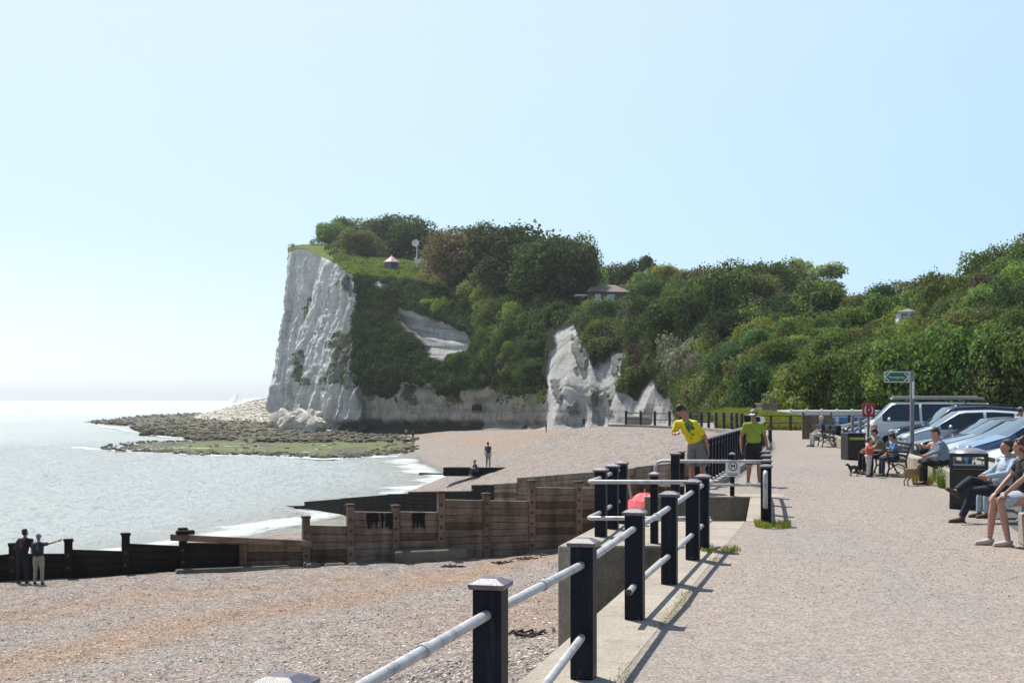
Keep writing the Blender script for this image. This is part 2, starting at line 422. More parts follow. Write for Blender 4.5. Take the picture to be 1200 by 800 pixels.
# ---------------------------------------------------------------- shorelines
def interp(tab, Y):
    a = np.array(tab, float); return [np.interp(Y, a[:, 0], a[:, k]) for k in range(1, a.shape[1])]
# Y, waterline X, inland X, inland z
SHORE = [(-5,-62,-3.4,-1.2),(5,-60,-.95,-1.2),(16.9,-57,1.9,-1.3),(17.6,-57,.66,-1.35),(26.5,-54,3.0,-2.0),(29.4,-53,4.1,-2.1),(42,-48,7.4,-2.5),(50,-36,9.4,-2.6),(58,-27,11.2,-2.0),
 (66,-19.5,12.8,-1.0),(72,-17,13.3,-.5),(78,-14.5,13.6,-.2),(86,-12.8,12.2,-.03),(93,-12.2,8.9,-.0),(97,-11.5,6.6,-.02),(99,-11,7.2,-.1),(105,-9,22,-.6),(118,-6.5,23,-1.2),(135,-8,24,-1.3),(150,-10.5,23,-1.4),(160,-12.5,22,-1.4),(174,-14,20,-1.7),(190,-16.5,17.7,-2.2),
 (215,-18,8,-2.9),(245,-23,-6.5,-3.9),(262,-34,-17,-5.0),(285,-60,-24,-6.6),(330,-130,-36,-6.9)]
def beach_z(X, Y):
    xw, xi, zi = interp(SHORE, Y)
    t = (xi-X)/(xi-xw)
    gn = np.interp(t, [-.5,0,.05,.2,.4,.7,1,1.6], [0,0,.12,.34,.42,.62,1,1.7])
    gf = np.interp(t, [-.5,0,.18,1,1.6], [0,0,.07,1,1.8])
    k = sstep(52, 75, Y)
    z = zi+(np.minimum(-6.02, zi-.3)-zi)*(gn*(1-k)+gf*k)
    amp = np.clip(t*8, 0, 1)*np.clip((1.15-t)*5, 0, 1)
    z = z+amp*((fbm(X*.16, Y*.12, 0, 4, 5)-.5)*.55+(fbm(X*.7, Y*.7, 0, 3, 9)-.5)*.16)
    gx, gy, hx, hy = -16.6, 94, 7.6, 60; L_ = math.hypot(hx-gx, hy-gy)
    dd = -((X-gx)*(hy-gy)-(Y-gy)*(hx-gx))/L_          # distance in front of the second groyne
    fr = sstep(1.0, -.6, dd); z = z-(1.6*fr*np.exp(-np.abs(dd)/10)+.95*(1-fr)*np.exp(-np.abs(dd)/7))*sstep(.04, .25, t)*sstep(1.05, .8, t)
    return z, t
ys = np.unique(np.concatenate([np.arange(-4, 60, .22), np.arange(60, 120, .6), np.arange(120, 331, 2.0)]))
us = np.concatenate([np.linspace(-.06, .25, 110, endpoint=False), np.linspace(.25, 1.02, 190, endpoint=False), np.linspace(1.02, 1.5, 20)])
YY, UU = np.meshgrid(ys, us, indexing='ij')
xw, xi, zi = interp(SHORE, YY)
XX = xi-(xi-xw)*UU
over = np.where(UU < 0, -UU*60, 0); XX = np.where(UU < 0, xi+np.minimum(over, .35+np.clip((YY-96)*.3, 0, 10)), XX)
ZZ, TT = beach_z(XX, YY); TT = TT.copy()
# bands of orange-brown fine shingle
s_ = xi-XX
line = lambda x0, y0, x1, y1: ((XX-x0)*(y1-y0)-(YY-y0)*(x1-x0))/math.hypot(x1-x0, y1-y0)
b1 = PG(0, 772, -3.3); b2 = PG(330, 690, -3.1); b3 = PG(0, 712, -3.7); b4 = PG(420, 668, -3.6); b5 = PG(560, 700, -2.6)
wob = (fbm(XX*.12, YY*.12, 0, 3, 3)-.5)*5
tan = .26+np.exp(-((line(b1.x, b1.y, b2.x, b2.y)+wob*.9)/1.3)**2)*.85
tan = np.maximum(tan, .24+.5*np.exp(-((line(b3.x, b3.y, b4.x, b4.y)+wob*.6)/1.6)**2))
tan = np.maximum(tan, .2+.6*np.exp(-((np.hypot(XX-b5.x-2.4, (YY-b5.y+4)*.5)-1)/2.6)**2))
far = sstep(95, 110, YY)
tan = np.maximum(tan, far*(.25+.45*sstep(.42, .60, fbm(XX*.05, YY*.03, 0, 4, 8)))*sstep(.95, .6, TT))
wet = sstep(.93, .985, TT)*.9
me = npmesh('beach', np.stack([XX, YY, ZZ], -1).reshape(-1, 3), gridfaces(*XX.shape)[:, ::-1], M['shingle'], True, {'tan': tan.ravel(), 'wet': wet.ravel()})
tag(link('beach', me), kind='structure')

# sea: fine near, wide far
ys = np.concatenate([np.arange(-20, 200, 2.0), np.geomspace(200, 12000, 70)])
us = np.linspace(-1, 1, 121)
YY, UU = np.meshgrid(ys, us, indexing='ij')
XX = -30+UU*(150+np.clip(YY, 0, None)*.9)
xw, xi, zi = interp(SHORE, np.clip(YY, -5, 330))
sh = np.where(YY < 200, np.clip(1-(xw-XX)/9, 0, 1)*.8, 0)
me = npmesh('sea', np.stack([XX, YY, np.full(XX.shape, -6.0)], -1).reshape(-1, 3), gridfaces(*XX.shape)[:, ::-1], M['sea'], True, {'shallow': sh.ravel()})
tag(link('sea', me), kind='structure')
me = npmesh('seabed', [(-9000,-60,-8.4),(9000,-60,-8.4),(9000,12000,-8.4),(-9000,12000,-8.4)], [(0,1,2,3)], pm('seabed_silt', (.2,.19,.15), scale=.1, rough=.9))
tag(link('seabed', me), kind='structure')
# choppy inshore water, real wavelets
gx_ = np.arange(-112, 6, .27); gy_ = np.concatenate([np.arange(40, 150, .27), np.arange(150, 265, .40)])
YY, XX = np.meshgrid(gy_, gx_, indexing='ij'); xw, xi, zi = interp(SHORE, YY)
dsh = np.clip((xw-XX)/12, 0, 1); edge_ = np.clip((XX+112)/25, 0, 1)*np.clip((265-YY)/50, 0, 1)*np.clip((YY-40)/6, 0, 1)
am = (.30+.70*dsh)*edge_*(.55+.9*fbm(XX*.06, YY*.03, 0, 3, 120))
Zs = (vn(XX*1.25, YY*1.25, 0, 101)-.5)*.24+(vn(XX*2.7, YY*2.7, 0, 102)-.5)*.13+(fbm(XX*.22, YY*.38, 0, 3, 103)-.5)*.42
Zs = -5.995+.11*edge_+Zs*am
keep = (XX < xw+4)
Fq = gridfaces(*XX.shape)[:, ::-1]; kf = keep.ravel()[Fq].all(1); Fq = Fq[kf]
us_, inv = np.unique(Fq, return_inverse=True); V = np.stack([XX, YY, Zs], -1).reshape(-1, 3)[us_]
shw = np.clip(1-(xw-XX)/9, 0, 1).ravel()[us_]*.8
me = npmesh('inshore_water', V, inv.reshape(Fq.shape), M['sea'], False, {'shallow': shw})
tag(link('inshore_water', me), kind='structure')
# surf lines
def surf(rows, w0, w1, off, z=-5.83, name='surf'):
    ys = np.linspace(rows[0], rows[1], int((rows[1]-rows[0])*2)); n = 9
    xw, _, _ = interp(SHORE, ys)
    xw = xw+(fbm(ys*.13, 0*ys, 0, 3, 4)-.5)*2.2
    V = []; E = []
    for k in range(n):
        t = k/(n-1); wd = w0+(w1-w0)*fbm(ys*.21, 0*ys+3, 0, 3, 6)
        V.append(np.stack([xw+off-wd*t, ys, np.full(ys.shape, z+.05*math.sin(math.pi*t))], -1)); E.append(.02+.78*math.sin(math.pi*t)**.8*(.55+.75*fbm(ys*.3, 0*ys+7, 0, 3, 16)))
    V = np.stack(V, 1).reshape(-1, 3); E = np.stack(E, 1).ravel()
    me = npmesh(name, V, gridfaces(len(ys), n), M['foam'], True, {'edge': E})
    tag(link(name, me), 'thin white surf breaking along the shingle', 'surf', kind='stuff')
surf((60, 168), 3.0, 8.0, 2.0)
def surf_line(pts, wd, seed):
    P_ = [PG(px, py, -5.98) for px, py in pts]; V = []; E = []; n = 7; m_ = 0
    for i in range(len(P_)-1):
        for k in range(14):
            p = P_[i].lerp(P_[i+1], k/14); m_ += 1; jj = (float(vn(m_*.31, seed, 0, 3))-.5)*3
            for q in range(n):
                t = q/(n-1); V.append((p.x, p.y+jj-wd*t, -5.84+.05*math.sin(math.pi*t))); E.append(.02+.85*math.sin(math.pi*t)*(.5+.8*float(vn(m_*.2, seed+5, 0, 4))))
    me = npmesh('surf', np.array(V), gridfaces(m_, n), M['foam'], True, {'edge': np.array(E)})
    tag(link('surf', me), 'white surf edging the green weed flats', 'surf', kind='stuff')
surf_line([(470,534),(430,536),(395,538),(340,536),(290,534),(240,533),(190,531),(140,528),(90,524)], 5.5, 1)
surf_line([(240,514),(200,512),(170,508),(140,502),(105,497)], 7, 3)

# ---------------------------------------------------------------- seawall, promenade, stairs
def edgeX(Y): return .78+.257*(Y-11.9)
A = lambda *p: list(p)
wall = MB()
e0, e1 = (edgeX(-6), -6), (edgeX(17.5), 17.5)
wall.prism([e0, (e0[0]+.68, -6), (e1[0]+.68, 17.5), e1], -4.5, .004)
wall.prism([(.65,17.5), (2.92,17.5), (3.83,21.0), (1.55,21.0)], -4.6, .004)           # landing
wall.prism([(3.84,21.0), (4.28,21.0), (5.38,26.3), (4.90,26.3)], -4.6, .0045)          # right of the stair well
wall.prism([(2.72,26.3), (5.6,26.3), (5.8,27.2), (3.0,27.2)], -4.6, .0042)
def pline(Y): return float(interp([(17.5,1.03),(26,3.32),(27.8,3.68),(29.4,4.4),(40.5,7.3),(52,10.2),(66,12.9),(77,14.0)], Y)[0])
pts = [(pline(y), y) for y in (27.2,29.4,34,40.5,46,52,59,66,72,77)]+[(13.9,81),(12.8,86.5),(11.2,91),(9.5,94.5),(7.6,97.5)]
L = []; Rr = []
for i, p in enumerate(pts):
    a = Vector(pts[max(0, i-1)]); b = Vector(pts[min(len(pts)-1, i+1)]); d = (b-a).normalized(); nrm = Vector((-d.y, d.x))
    L.append(Vector(p)+nrm*.38); Rr.append(Vector(p)-nrm*.32)
for i in range(len(pts)-1):
    wall.prism([tuple(L[i]), tuple(Rr[i]), tuple(Rr[i+1]), tuple(L[i+1])], -4.5, .004+(.12 if i > 0 else 0))
o = wall.build('seawall', M['concrete'])
tag(o, 'long pale concrete seawall edging the promenade above the shingle', 'seawall')
M['wallshade'] = M['concrete2']
wf = MB()   # dark panels painting in the shade on the stair well and landing faces
wf.box((1.55,17.485,-1.02), (1.5,.02,2.0)); wf.build('shade_panel', M['wallshade'], o)
wf = MB(); wf.box((3.86,26.285,-.62), (2.24,.02,1.2)); wf.build('shade_panel', M['wallshade'], o)
wp = MB(); wp.box((.73,17.47,-2.0), (.2,.05,4.0)); wp.build('corner_pier', M['concrete'], o, bevel=.02)
st = MB()
for k in range(9):
    x1 = 4.75-k*.30; st.prism([(x1-.30-.02, 21.01), (x1, 21.01), (x1+.9, 26.28), (x1+.6, 26.28)], -3.2, -.17*(k+1))
tag(st.build('beach_steps', M['concrete']), 'concrete steps dropping from the promenade to the beach inside the stairwell', 'steps')
hb = MB(); hb.box((5.0,26.9,-.0), (.01,.01,.01))
# asphalt sheet
PW = [(-6,3.6),(13,5.9),(17.4,6.95),(21,7.85),(26.3,9.15),(30.6,10.2),(40,11.75),(52.6,13.4),(66,15.5),(77,18.5),(94,24),(120,40)]
def wallX(Y): return float(interp(PW, Y)[0])
V = []; Fc = []
rows = [(-6, e0[0]+.3), (17.4, e1[0]+.3)]
def strip(rr):
    b = len(V)
    for y, xl, xr in rr: V.append((xl, y, 0)); V.append((xr, y, 0))
    for i in range(len(rr)-1): Fc.append((b+2*i, b+2*i+1, b+2*i+3, b+2*i+2))
strip([(-6, e0[0]+.3, 60), (17.5, e1[0]+.3, 60), (17.5, 2.4, 60), (20.99, 3.3, 60)])
strip([(20.99, 4.1, 60), (26.31, 5.2, 60)])
strip([(26.31, 3.2, 60)]+[(y, pline(y), 60) for y in (27.2,29.4,34,40.5,46,52,59,66,72,77)]+[(81, 13.9, 90), (86.5, 12.8, 90), (91, 11.2, 90), (94.5, 9.5, 90), (97.5, 8.0, 90), (130, 30, 120)])
Vg = np.array(V)
me = npmesh('promenade', Vg, Fc, M['asphalt']); tag(link('promenade', me), kind='structure')

# ---------------------------------------------------------------- railings
def post(mb_shaft, mb_cap, x, y, h=1.0, wd=.165, rz=.25, z=.004):
    T = Matrix.Translation((x, y, z)) @ Matrix.Rotation(-rz, 4, 'Z')
    mb_shaft.frus((0,0,0), (wd, wd), (wd, wd), h-.055, T)
    mb_cap.frus((0,0,h-.055), (wd+.035, wd+.035), (wd+.05, wd+.05), .028, T)
    mb_cap.frus((0,0,h-.027), (wd+.05, wd+.05), (wd*.55, wd*.55), .03, T)
def rail_fence(root, plist, h=1.0, wd=.165, rz=.25, z=.004):
    for x, y in plist:
        a, b = MB(), MB(); post(a, b, x, y, h, wd, rz, z)
        s = a.build('post', M['navy'], root, bevel=.008); b.build('post_cap', M['navycap'], s, bevel=.006)
def rail(root, pts, r=.029, name='rail'):
    return MB().tube(pts, r, 12).build(name, M['galv'], root)
M['navycap'] = pm('navy_cap_sky_sheen', (.07,.08,.12), (.19,.13,.12), 22, .38, .3)  # navy lightened and pinkened to paint the sky's reflection on the caps
root = tag(empty('promenade_railing', (0,7,0)), 'navy post and galvanised pipe railing along the near edge of the promenade', 'railing')
root.location = (0,0,0)
NP = [(-.83,4.63),(-.12,7.15),(.515,9.2),(1.12,11.67),(1.71,13.9),(2.26,16.0),(2.55,17.1)]
rail_fence(root, NP)
rail(root, [(-1.62,2.0,.80),(-.83,4.63,.80),(-.12,7.15,.81),(.20,8.18,.815)])
rail(root, [(.20,8.18,.815),(.515,9.2,.82),(1.12,11.67,.83),(1.44,12.8,.83)])
rail(root, [(1.44,12.8,.83),(1.71,13.9,.83),(2.26,16.0,.85),(2.55,17.1,.86),(2.75,17.6,.87)])
for x, y, z in ((.20,8.18,.815),(1.44,12.8,.83),(-.42,6.1,.805)):
    d = Vector((.27,1,0)).normalized()*.035
    MB().tube([Vector((x,y,z))-d, Vector((x,y,z))+d], .0365, 12).build('rail_sleeve', M['galv'], root)
rail(root, [(-.05,6.4,-.02),(.03,6.9,.05),(.16,7.75,.22),(.515,9.2,.31),(.56,9.3,.315)])
rail(root, [(1.03,11.27,.305),(1.12,11.67,.31),(1.71,13.9,.31),(2.26,16,.32),(2.55,17.1,.33),(2.72,17.55,.34)])
MB().tube([(1.026,11.255,.305),(1.03,11.272,.305)], .026, 12).build('open_pipe_end', M['rust'], root)

root = tag(empty('landing_railing'), 'navy post and pipe railing around the landing at the head of the beach steps', 'railing')
LP = [(1.30,18.7),(1.56,19.8),(1.78,20.7)]
rail_fence(root, LP); rail_fence(root, [(1.98,17.8)], .99, .105)
rail(root, [(1.78,20.9,.86),(1.30,18.7,.86),(1.10,17.78,.87),(1.07,17.66,.87),(1.12,17.60,.87),(2.2,17.62,.865),(2.72,17.55,.87)])
rail(root, [(1.78,20.9,.36),(1.30,18.7,.36),(1.09,17.78,.37),(1.06,17.66,.37),(1.11,17.60,.37),(2.2,17.62,.365),(2.72,17.55,.37)])
root = tag(empty('stairwell_railing'), 'stairwell railing of navy posts and pipe, carrying a round no dogs notice', 'railing')
rail_fence(root, [(3.32,26.0),(3.55,27.0)], .93, .17); rail_fence(root, [(4.56,26.5)], .9, .09)
rail_fence(root, [(4.07,20.5),(4.43,22.3),(4.83,24.3),(5.2,26.2)], .96, .165)
rail(root, [(3.1,26.42,.24),(3.0,26.42,.27),(2.96,26.42,.35),(2.96,26.42,.62),(3.0,26.42,.70),(3.1,26.42,.73),(5.2,26.42,.72)], .035)
rail(root, [(3.1,26.42,.24),(5.2,26.42,.24)], .03)
rail(root, [(5.2,26.3,.80),(4.83,24.3,.82),(4.07,20.5,.85),(4.03,20.36,.84),(4.02,20.31,.78),(4.02,20.31,.38),(4.03,20.36,.30),(4.07,20.5,.28),(4.83,24.3,.28),(5.2,26.3,.28)], .038)
# no-dogs notice
sg = MB(); sg.box((4.555,26.40,.585), (.30,.012,.34)); s = sg.build('notice_plate', M['white'], root, bevel=.01)
rg = MB(); rg.tube([(4.555+.085*math.cos(a), 26.392, .625+.085*math.sin(a)) for a in np.linspace(0, 2*math.pi, 25)], .010, 6); rg.build('notice_ring', M['black'], s)
rb = MB(); rb.box((4.555-.032,26.391,.625), (.018,.004,.08)); rb.box((4.555+.032,26.391,.625), (.018,.004,.08)); rb.box((4.555,26.391,.635), (.06,.004,.03)); rb.box((4.555,26.391,.475), (.22,.004,.012)); rb.box((4.555,26.391,.445), (.18,.004,.012))
rb.build('notice_symbol', M['black'], s)

root = tag(empty('long_seawall_railing'), 'long dark railing of close posts running along the seawall towards the hill', 'railing')
d = 0; ppl = []
ys = np.arange(29.0, 77, .01); last = None
for y in ys:
    p = Vector((pline(y), y))
    if last is None or (p-last).length >= .80: ppl.append(p); last = p
for p in ppl:
    a, b = MB(), MB(); post(a, b, p.x, p.y, 1.0, .165, .25, .004 if p.y < 29.4 else .124)
    s = a.build('post', M['navy'], root); b.build('post_cap', M['navycap'], s)
for z in (.92, .45): rail(root, [(p.x, p.y, z) for p in ppl], .035)
root = tag(empty('far_railing'), 'far black railing curving round the end of the promenade below the hill', 'railing')
fp = [(14.0,78),(13.9,81),(12.8,86.5),(11.2,91),(9.5,94.5),(7.6,97.5)]; pp = []
for i in range(len(fp)-1):
    a, b = Vector(fp[i]), Vector(fp[i+1]); n = max(1, int((b-a).length/1.35))
    for k in range(n): pp.append(a.lerp(b, k/n))
for p in pp:
    a, b = MB(), MB(); post(a, b, p.x, p.y, 1.05, .17, 0, .124)
    s = a.build('post', M['black'], root); b.build('post_cap', M['black'], s)
for z in (1.0, .55): rail(root, [(p.x, p.y, z) for p in pp], .03).data.materials[0] = M['black']
# second row of railing further right of the curve
root = tag(empty('hillside_railing'), 'short black railing in front of the grassy bank at the far end of the promenade', 'railing')
pp = [Vector((15.3+k*1.35, 82+k*.35)) for k in range(9)]
for p in pp:
    a, b = MB(), MB(); post(a, b, p.x, p.y, 1.0, .16, 0, .004)
    s = a.build('post', M['black'], root); b.build('post_cap', M['black'], s)
for z in (.95, .5): rail(root, [(p.x, p.y, z) for p in pp], .03).data.materials[0] = M['black']
a, b = MB(), MB(); post(a, b, 0, 0, .62, .17, .2, 0); bo = a.build('bollard', M['black']); b.build('cap', M['black'], bo)
bo.location = (12.0, 59.5, 0); tag(bo, 'lone short black bollard on the promenade behind the man in green', 'bollard')

# ---------------------------------------------------------------- groynes
def groyne(name, label, A0, A1, bays, base_z, dark_to, ph=.28, pwid=.26, extra=None, topm='planktop'):
    """bays: list of (px0, px1, top_y0, top_y1, post_top_y or None at px0)"""
    root = tag(empty(name), label, 'groyne')
    A0, A1 = Vector(A0), Vector(A1); d = (A1-A0); ang = math.atan2(d.y, d.x)
    def at(px):
        k = (px-600)/F; t = (k*A0.y-A0.x)/(d.x-k*d.y); return A0+d*t
    root.location = (A0.x, A0.y, 0); root.rotation_euler = (0, 0, ang)
    Lc = lambda p: (p-A0).length*(1 if (p-A0).dot(d) >= 0 else -1)
    for (p0, p1, y0, y1, pt) in bays:
        a, b = at(p0), at(p1); za = EYE+(HZ-y0)/F*a.y; zb = EYE+(HZ-y1)/F*b.y
        la, lb = Lc(a), Lc(b); mid = (p0+p1)/2
        mat = M['plankdark'] if mid < dark_to else M['plank']
        bz = base_z if not callable(base_z) else base_z((a+b)/2)
        mb = MB(); n = max(2, int(round((max(za, zb)-bz)/.27))); tip = .02
        for k in range(n):
            u0, u1 = k/n, (k+1)/n
            off = random.uniform(-.02, .02); pmi = 0 if mid < dark_to else random.choice((0, 0, 1, 1, 2))
            lo0, lo1 = bz+(za-bz)*u0+.007, bz+(zb-bz)*u0+.007; h0, h1 = bz+(za-bz)*u1-.007, bz+(zb-bz)*u1-.007
            q = .055
            vs = [(la+.01, -q+off, lo0),(lb-.01, -q+off, lo1),(lb-.01, q+off, lo1),(la+.01, q+off, lo0),(la+.01, -q+off, h0),(lb-.01, -q+off, h1),(lb-.01, q+off, h1),(la+.01, q+off, h0)]
            mb.add(vs, [(3,2,1,0),(4,5,6,7),(0,1,5,4),(1,2,6,5),(2,3,7,6),(3,0,4,7)], pmi)
        pnl = mb.build('plank_panel', [mat] if mid < dark_to else [mat, M['plankb'], M['plankc']], root, bevel=.010, seg=1)
        bk = MB(); vs = [(la+.02,.09,bz),(lb-.02,.09,bz),(lb-.02,.12,bz),(la+.02,.12,bz),(la+.02,.09,za-.06),(lb-.02,.09,zb-.06),(lb-.02,.12,zb-.06),(la+.02,.12,za-.06)]
        bk.add(vs, [(3,2,1,0),(4,5,6,7),(0,1,5,4),(1,2,6,5),(2,3,7,6),(3,0,4,7)]); bk.build('light_stop_board', M['plankdark'], pnl)  # added dark slab that stops daylight showing through the plank gaps
        if p1-p0 > 20 and mid >= dark_to*.8:
            mb = MB(); q = .075
            vs = [(la, -q, za-.002),(lb, -q, zb-.002),(lb, q, zb-.002),(la, q, za-.002),(la, -q, za+.035),(lb, -q, zb+.035),(lb, q, zb+.035),(la, q, za+.035)]
            mb.add(vs, [(3,2,1,0),(4,5,6,7),(0,1,5,4),(1,2,6,5),(2,3,7,6),(3,0,4,7)]); mb.build('capping_plank', M[topm] if mid > dark_to else M['plank'], root)
        if pt:
            zt = EYE+(HZ-pt)/F*a.y
            m2 = MB(); m2.box((la, -.06, (zt+bz-.6)/2), (pwid, pwid, zt-bz+.6)); pz = m2.build('pile', mat, root, bevel=.03)
            m2 = MB(); m2.box((la, -.06, zt+.02), (pwid+.06, pwid+.06, .09)); m2.build('pile_cap', M['plankdark'] if mid < dark_to else M['pilecap'], pz, bevel=.02)
            for k in range(max(1, int((zt-bz)/.42))):
                zz = bz+.25+k*.42
                if zz < zt-.2: m2 = MB(); m2.box((la-.03, -.06-pwid/2-.018, zz), (.10,.04,.10)); m2.build('bolt', M['rust'], pz, bevel=.012)
    return root, at, Lc
M['pilecap'] = pm('weedy_pile_top', (.10,.055,.035), (.045,.03,.022), 12, .85, .5)
bays = [(-80,15,658,648,None),(15,80,648,648,638),(80,147,643,645,633),(147,214,636,639,626),(214,284,636,637,620),(284,358,637,638,636),
        (358,410,616,617,606),(410,463,600,601,592),(463,516,600,601,593),(516,569,586,587,577),(569,622,587,588,579),(622,677,571.5,572.5,564),(677,735,572,572,565),(735,800,565,566,558)]
g1, gat, gL = groyne('near_groyne', 'nearest timber groyne, brown planks by the wall and black weedy planks to seaward', (-16.4,42.9), (2.6,51), bays, -4.35, 283)
# the sloping waling beam
a, b = gat(212), gat(362); mb = MB()
za, zb = EYE+(HZ-624)/F*a.y, EYE+(HZ-632)/F*b.y
la, lb = gL(a)-.4, gL(b)
mb.add([(la,-.42,za-.22),(lb,-.42,zb-.22),(lb,-.2,zb-.22),(la,-.2,za-.22),(la,-.42,za),(lb,-.42,zb),(lb,-.2,zb),(la,-.2,za)], [(3,2,1,0),(4,5,6,7),(0,1,5,4),(1,2,6,5),(2,3,7,6),(3,0,4,7)])
mb.build('waling_beam', M['plank'], g1, bevel=.02)
mb = MB(); mb.box((la+.5,-.3,za+.04), (.62,.3,.14)); mb.build('beam_end_block', M['plankdark'], g1, bevel=.02)
# weed hanging on the planks
for px, py in ((435,606),(452,606),(458,605),(488,607),(492,606)):
    p = gat(px); mb = MB(); z0 = EYE+(HZ-602)/F*p.y
    for k in range(14): 
        x = gL(p)+random.uniform(-.22,.22); mb.tube([(x,-.1,z0+.04),(x+random.uniform(-.04,.04),-.13,z0-.15),(x+random.uniform(-.06,.06),-.12,z0-random.uniform(.25,.6))], [.03,.035,.01], 5)
    mb.build('weed', M['plankdark'], g1)
# concrete footings at its base
for p0, p1, yt, lab in ((60,205,673,'weathered concrete footing under the black seaward end of the near groyne'),(206,338,662,'rough concrete footing left of the groyne post where the timber turns brown'),(355,372,656,'smallest pale footing block, just right of the post where the beam ends'),(376,400,656,'middle of three pale footing blocks in a row by the groyne'),(404,450,655,'longest pale footing block of three in a row by the groyne'),(457,540,641,'brown stone footing block at the middle of the near groyne'),(617,652,641,'low concrete footing at the groyne beside the landing')):
    a, b = gat(p0), gat(p1); c = (a+b)/2; zt = EYE+(HZ-yt)/F*c.y
    mb = MB(); w_ = (b-a).length; n = 14
    vs = []; ring = []
    m = bpy.data.meshes.new('f'); mb.box((0,0,-.5), (w_,.75,1.0)); o = mb.build('concrete_footing', M['concrete2'] if yt > 650 else M['pilefoot'] if 'pilefoot' in M else M['concrete2'], None, bevel=.09, seg=3)
    o.location = (c.x+.15, c.y-.62, zt); o.rotation_euler = (0, R(random.uniform(-1,1)), math.atan2((b-a).y, (b-a).x))
    tag(o, lab or 'small pale concrete footing block at the foot of the near groyne', 'footing', 'footing blocks along the near groyne')
bays2 = [(300,332,594.5,593,None),(332,357,592.5,592,None),(357,400,587.5,584,None),(400,455,583.5,579,None),(455,479,579,578.5,None),(479,515,576.5,576,None),(515,553,576,575.5,None),(553,580,568.5,568,None),(580,607,567.5,566,None),(607,652,560.5,557,None),(652,698,557,553.5,None),(698,745,553.5,549,None),(745,790,548,543,None),(790,830,541,538,None)]
def bz2(c): return max(-6.9, beach_z(np.array([c.x]), np.array([c.y]))[0][0]-.4)
groyne('far_groyne', 'second timber groyne beyond the first, stepping down black into the surf', (-16.6,94), (7.6,60), bays2, bz2, 580)
bays3 = [(485,600,556,556,None)]
def on_beach(px, py):
    Y = np.arange(14, 270, .25); X = (px-600)/F*Y; z = beach_z(X, Y)[0]; yy = HZ+(EYE-z)*F/Y
    i = int(np.argmax(yy <= py)); return Vector((X[i], Y[i], z[i]))
mb = MB(); p = on_beach(580, 552); mb.prism([(-3.6,-.4),(3.4,-.2),(3.6,.5),(-3.4,.4)], -.6, .0); o = mb.build('old_groyne_stump', M['plankdark'], bevel=.03); STUMP = p; o.location = (p.x, p.y, p.z+.25); o.rotation_euler = (0, 0, R(-7))
tag(o, 'low black timber stump on the shingle where two people rest', 'timber stump')
mb = MB(); p = PG(510, 557, -5.9); mb.box((0,0,0), (3.4,.4,.4)); o = mb.build('sunken_beam', M['plankdark'], bevel=.05); o.location = (p.x, p.y, -5.85); o.rotation_euler = (0, R(2), R(-6))
tag(o, 'black timber beam lying awash in the white surf', 'timber beam')
# ---------------------------------------------------------------- hill and cliff
COLS = [
 (322,338,[(478,470),(430,472),(350,474),(299,476),(294,490),(292,560)]),
 (322,339,[(488,400),(430,402),(350,405),(296,410),(290,435),(290,520)]),
 (333,352,[(493,370),(440,372),(350,377),(292,385),(288,420),(288,520)]),
 (350,372,[(497,345),(440,347),(360,351),(299,357),(289,400),(286,500)]),
 (372,398,[(506,312),(450,313),(370,316),(312,320),(292,370),(288,480)]),
 (386,413,[(509,292),(450,293),(380,296),(322,301),(301,350),(292,460)]),
 (432,436,[(509,280),(455,282),(390,288),(325,298),(304,345),(295,450)]),
 (480,480,[(509,265),(455,268),(390,276),(330,292),(309,335),(300,440)]),
 (520,520,[(507,255),(455,258),(395,266),(342,284),(316,325),(300,430)]),
 (560,560,[(504,245),(457,248),(405,255),(356,270),(328,300),(312,400)]),
 (600,600,[(503,232),(460,235),(408,242),(358,256),(332,290),(318,390)]),
 (632,635,[(503,222),(470,225),(424,231),(366,244),(342,280),(330,380)]),
 (680,680,[(501,212),(450,214),(408,219),(374,232),(356,270),(345,370)]),
 (715,715,[(501,204),(455,206),(420,211),(385,224),(364,262),(352,360)]),
 (760,755,[(500,190),(470,193),(430,200),(381,216),(360,255),(350,350)]),
 (800,790,[(499,172),(465,178),(426,188),(375,206),(352,245),(342,340)]),
 (850,840,[(497,145),(464,155),(418,170),(378,190),(360,230),(352,320)]),
 (900,900,[(493,125),(460,138),(420,155),(394,175),(374,215),(366,300)]),
 (970,970,[(492,115),(460,128),(426,142),(402,160),(382,200),(374,290)]),
 (1040,1040,[(492,110),(460,122),(426,135),(402,150),(388,190),(378,280)]),
 (1100,1100,[(492,106),(456,116),(416,128),(384,142),(364,175),(355,260)]),
 (1160,1160,[(493,102),(446,112),(400,122),(360,135),(342,160),(335,240)]),
 (1220,1220,[(494,98),(438,107),(382,116),(345,126),(325,150),(315,230)]),
 (1320,1320,[(495,92),(428,100),(362,108),(325,116),(305,140),(298,220)]),
 (1500,1500,[(497,84),(440,92),(370,100),(330,108),(315,130),(305,210)])]
NCI, NRI = len(COLS), 6
ctrl = np.zeros((NCI, NRI, 5))
for i, (pb, pt_, rows) in enumerate(COLS):
    for j, (py, Y) in enumerate(rows):
        px = pb+(pt_-pb)*(0, .30, .85, 1, 1, 1)[j]; p = P(px, py, Y); ctrl[i, j] = (*p, px, py)
def cr(C, t):
    """Catmull-Rom along axis 0 at params t"""
    n = C.shape[0]; i = np.clip(np.floor(t).astype(int), 0, n-2); f = (t-i)
    g = lambda k: C[np.clip(i+k, 0, n-1)]
    f = f.reshape(-1, *([1]*(C.ndim-1)))
    a, b, c, d = g(-1), g(0), g(1), g(2)
    m0, m1 = (c-a)*.42, (d-b)*.42
    return (2*f**3-3*f**2+1)*b+(f**3-2*f**2+f)*m0+(-2*f**3+3*f**2)*c+(f**3-f**2)*m1
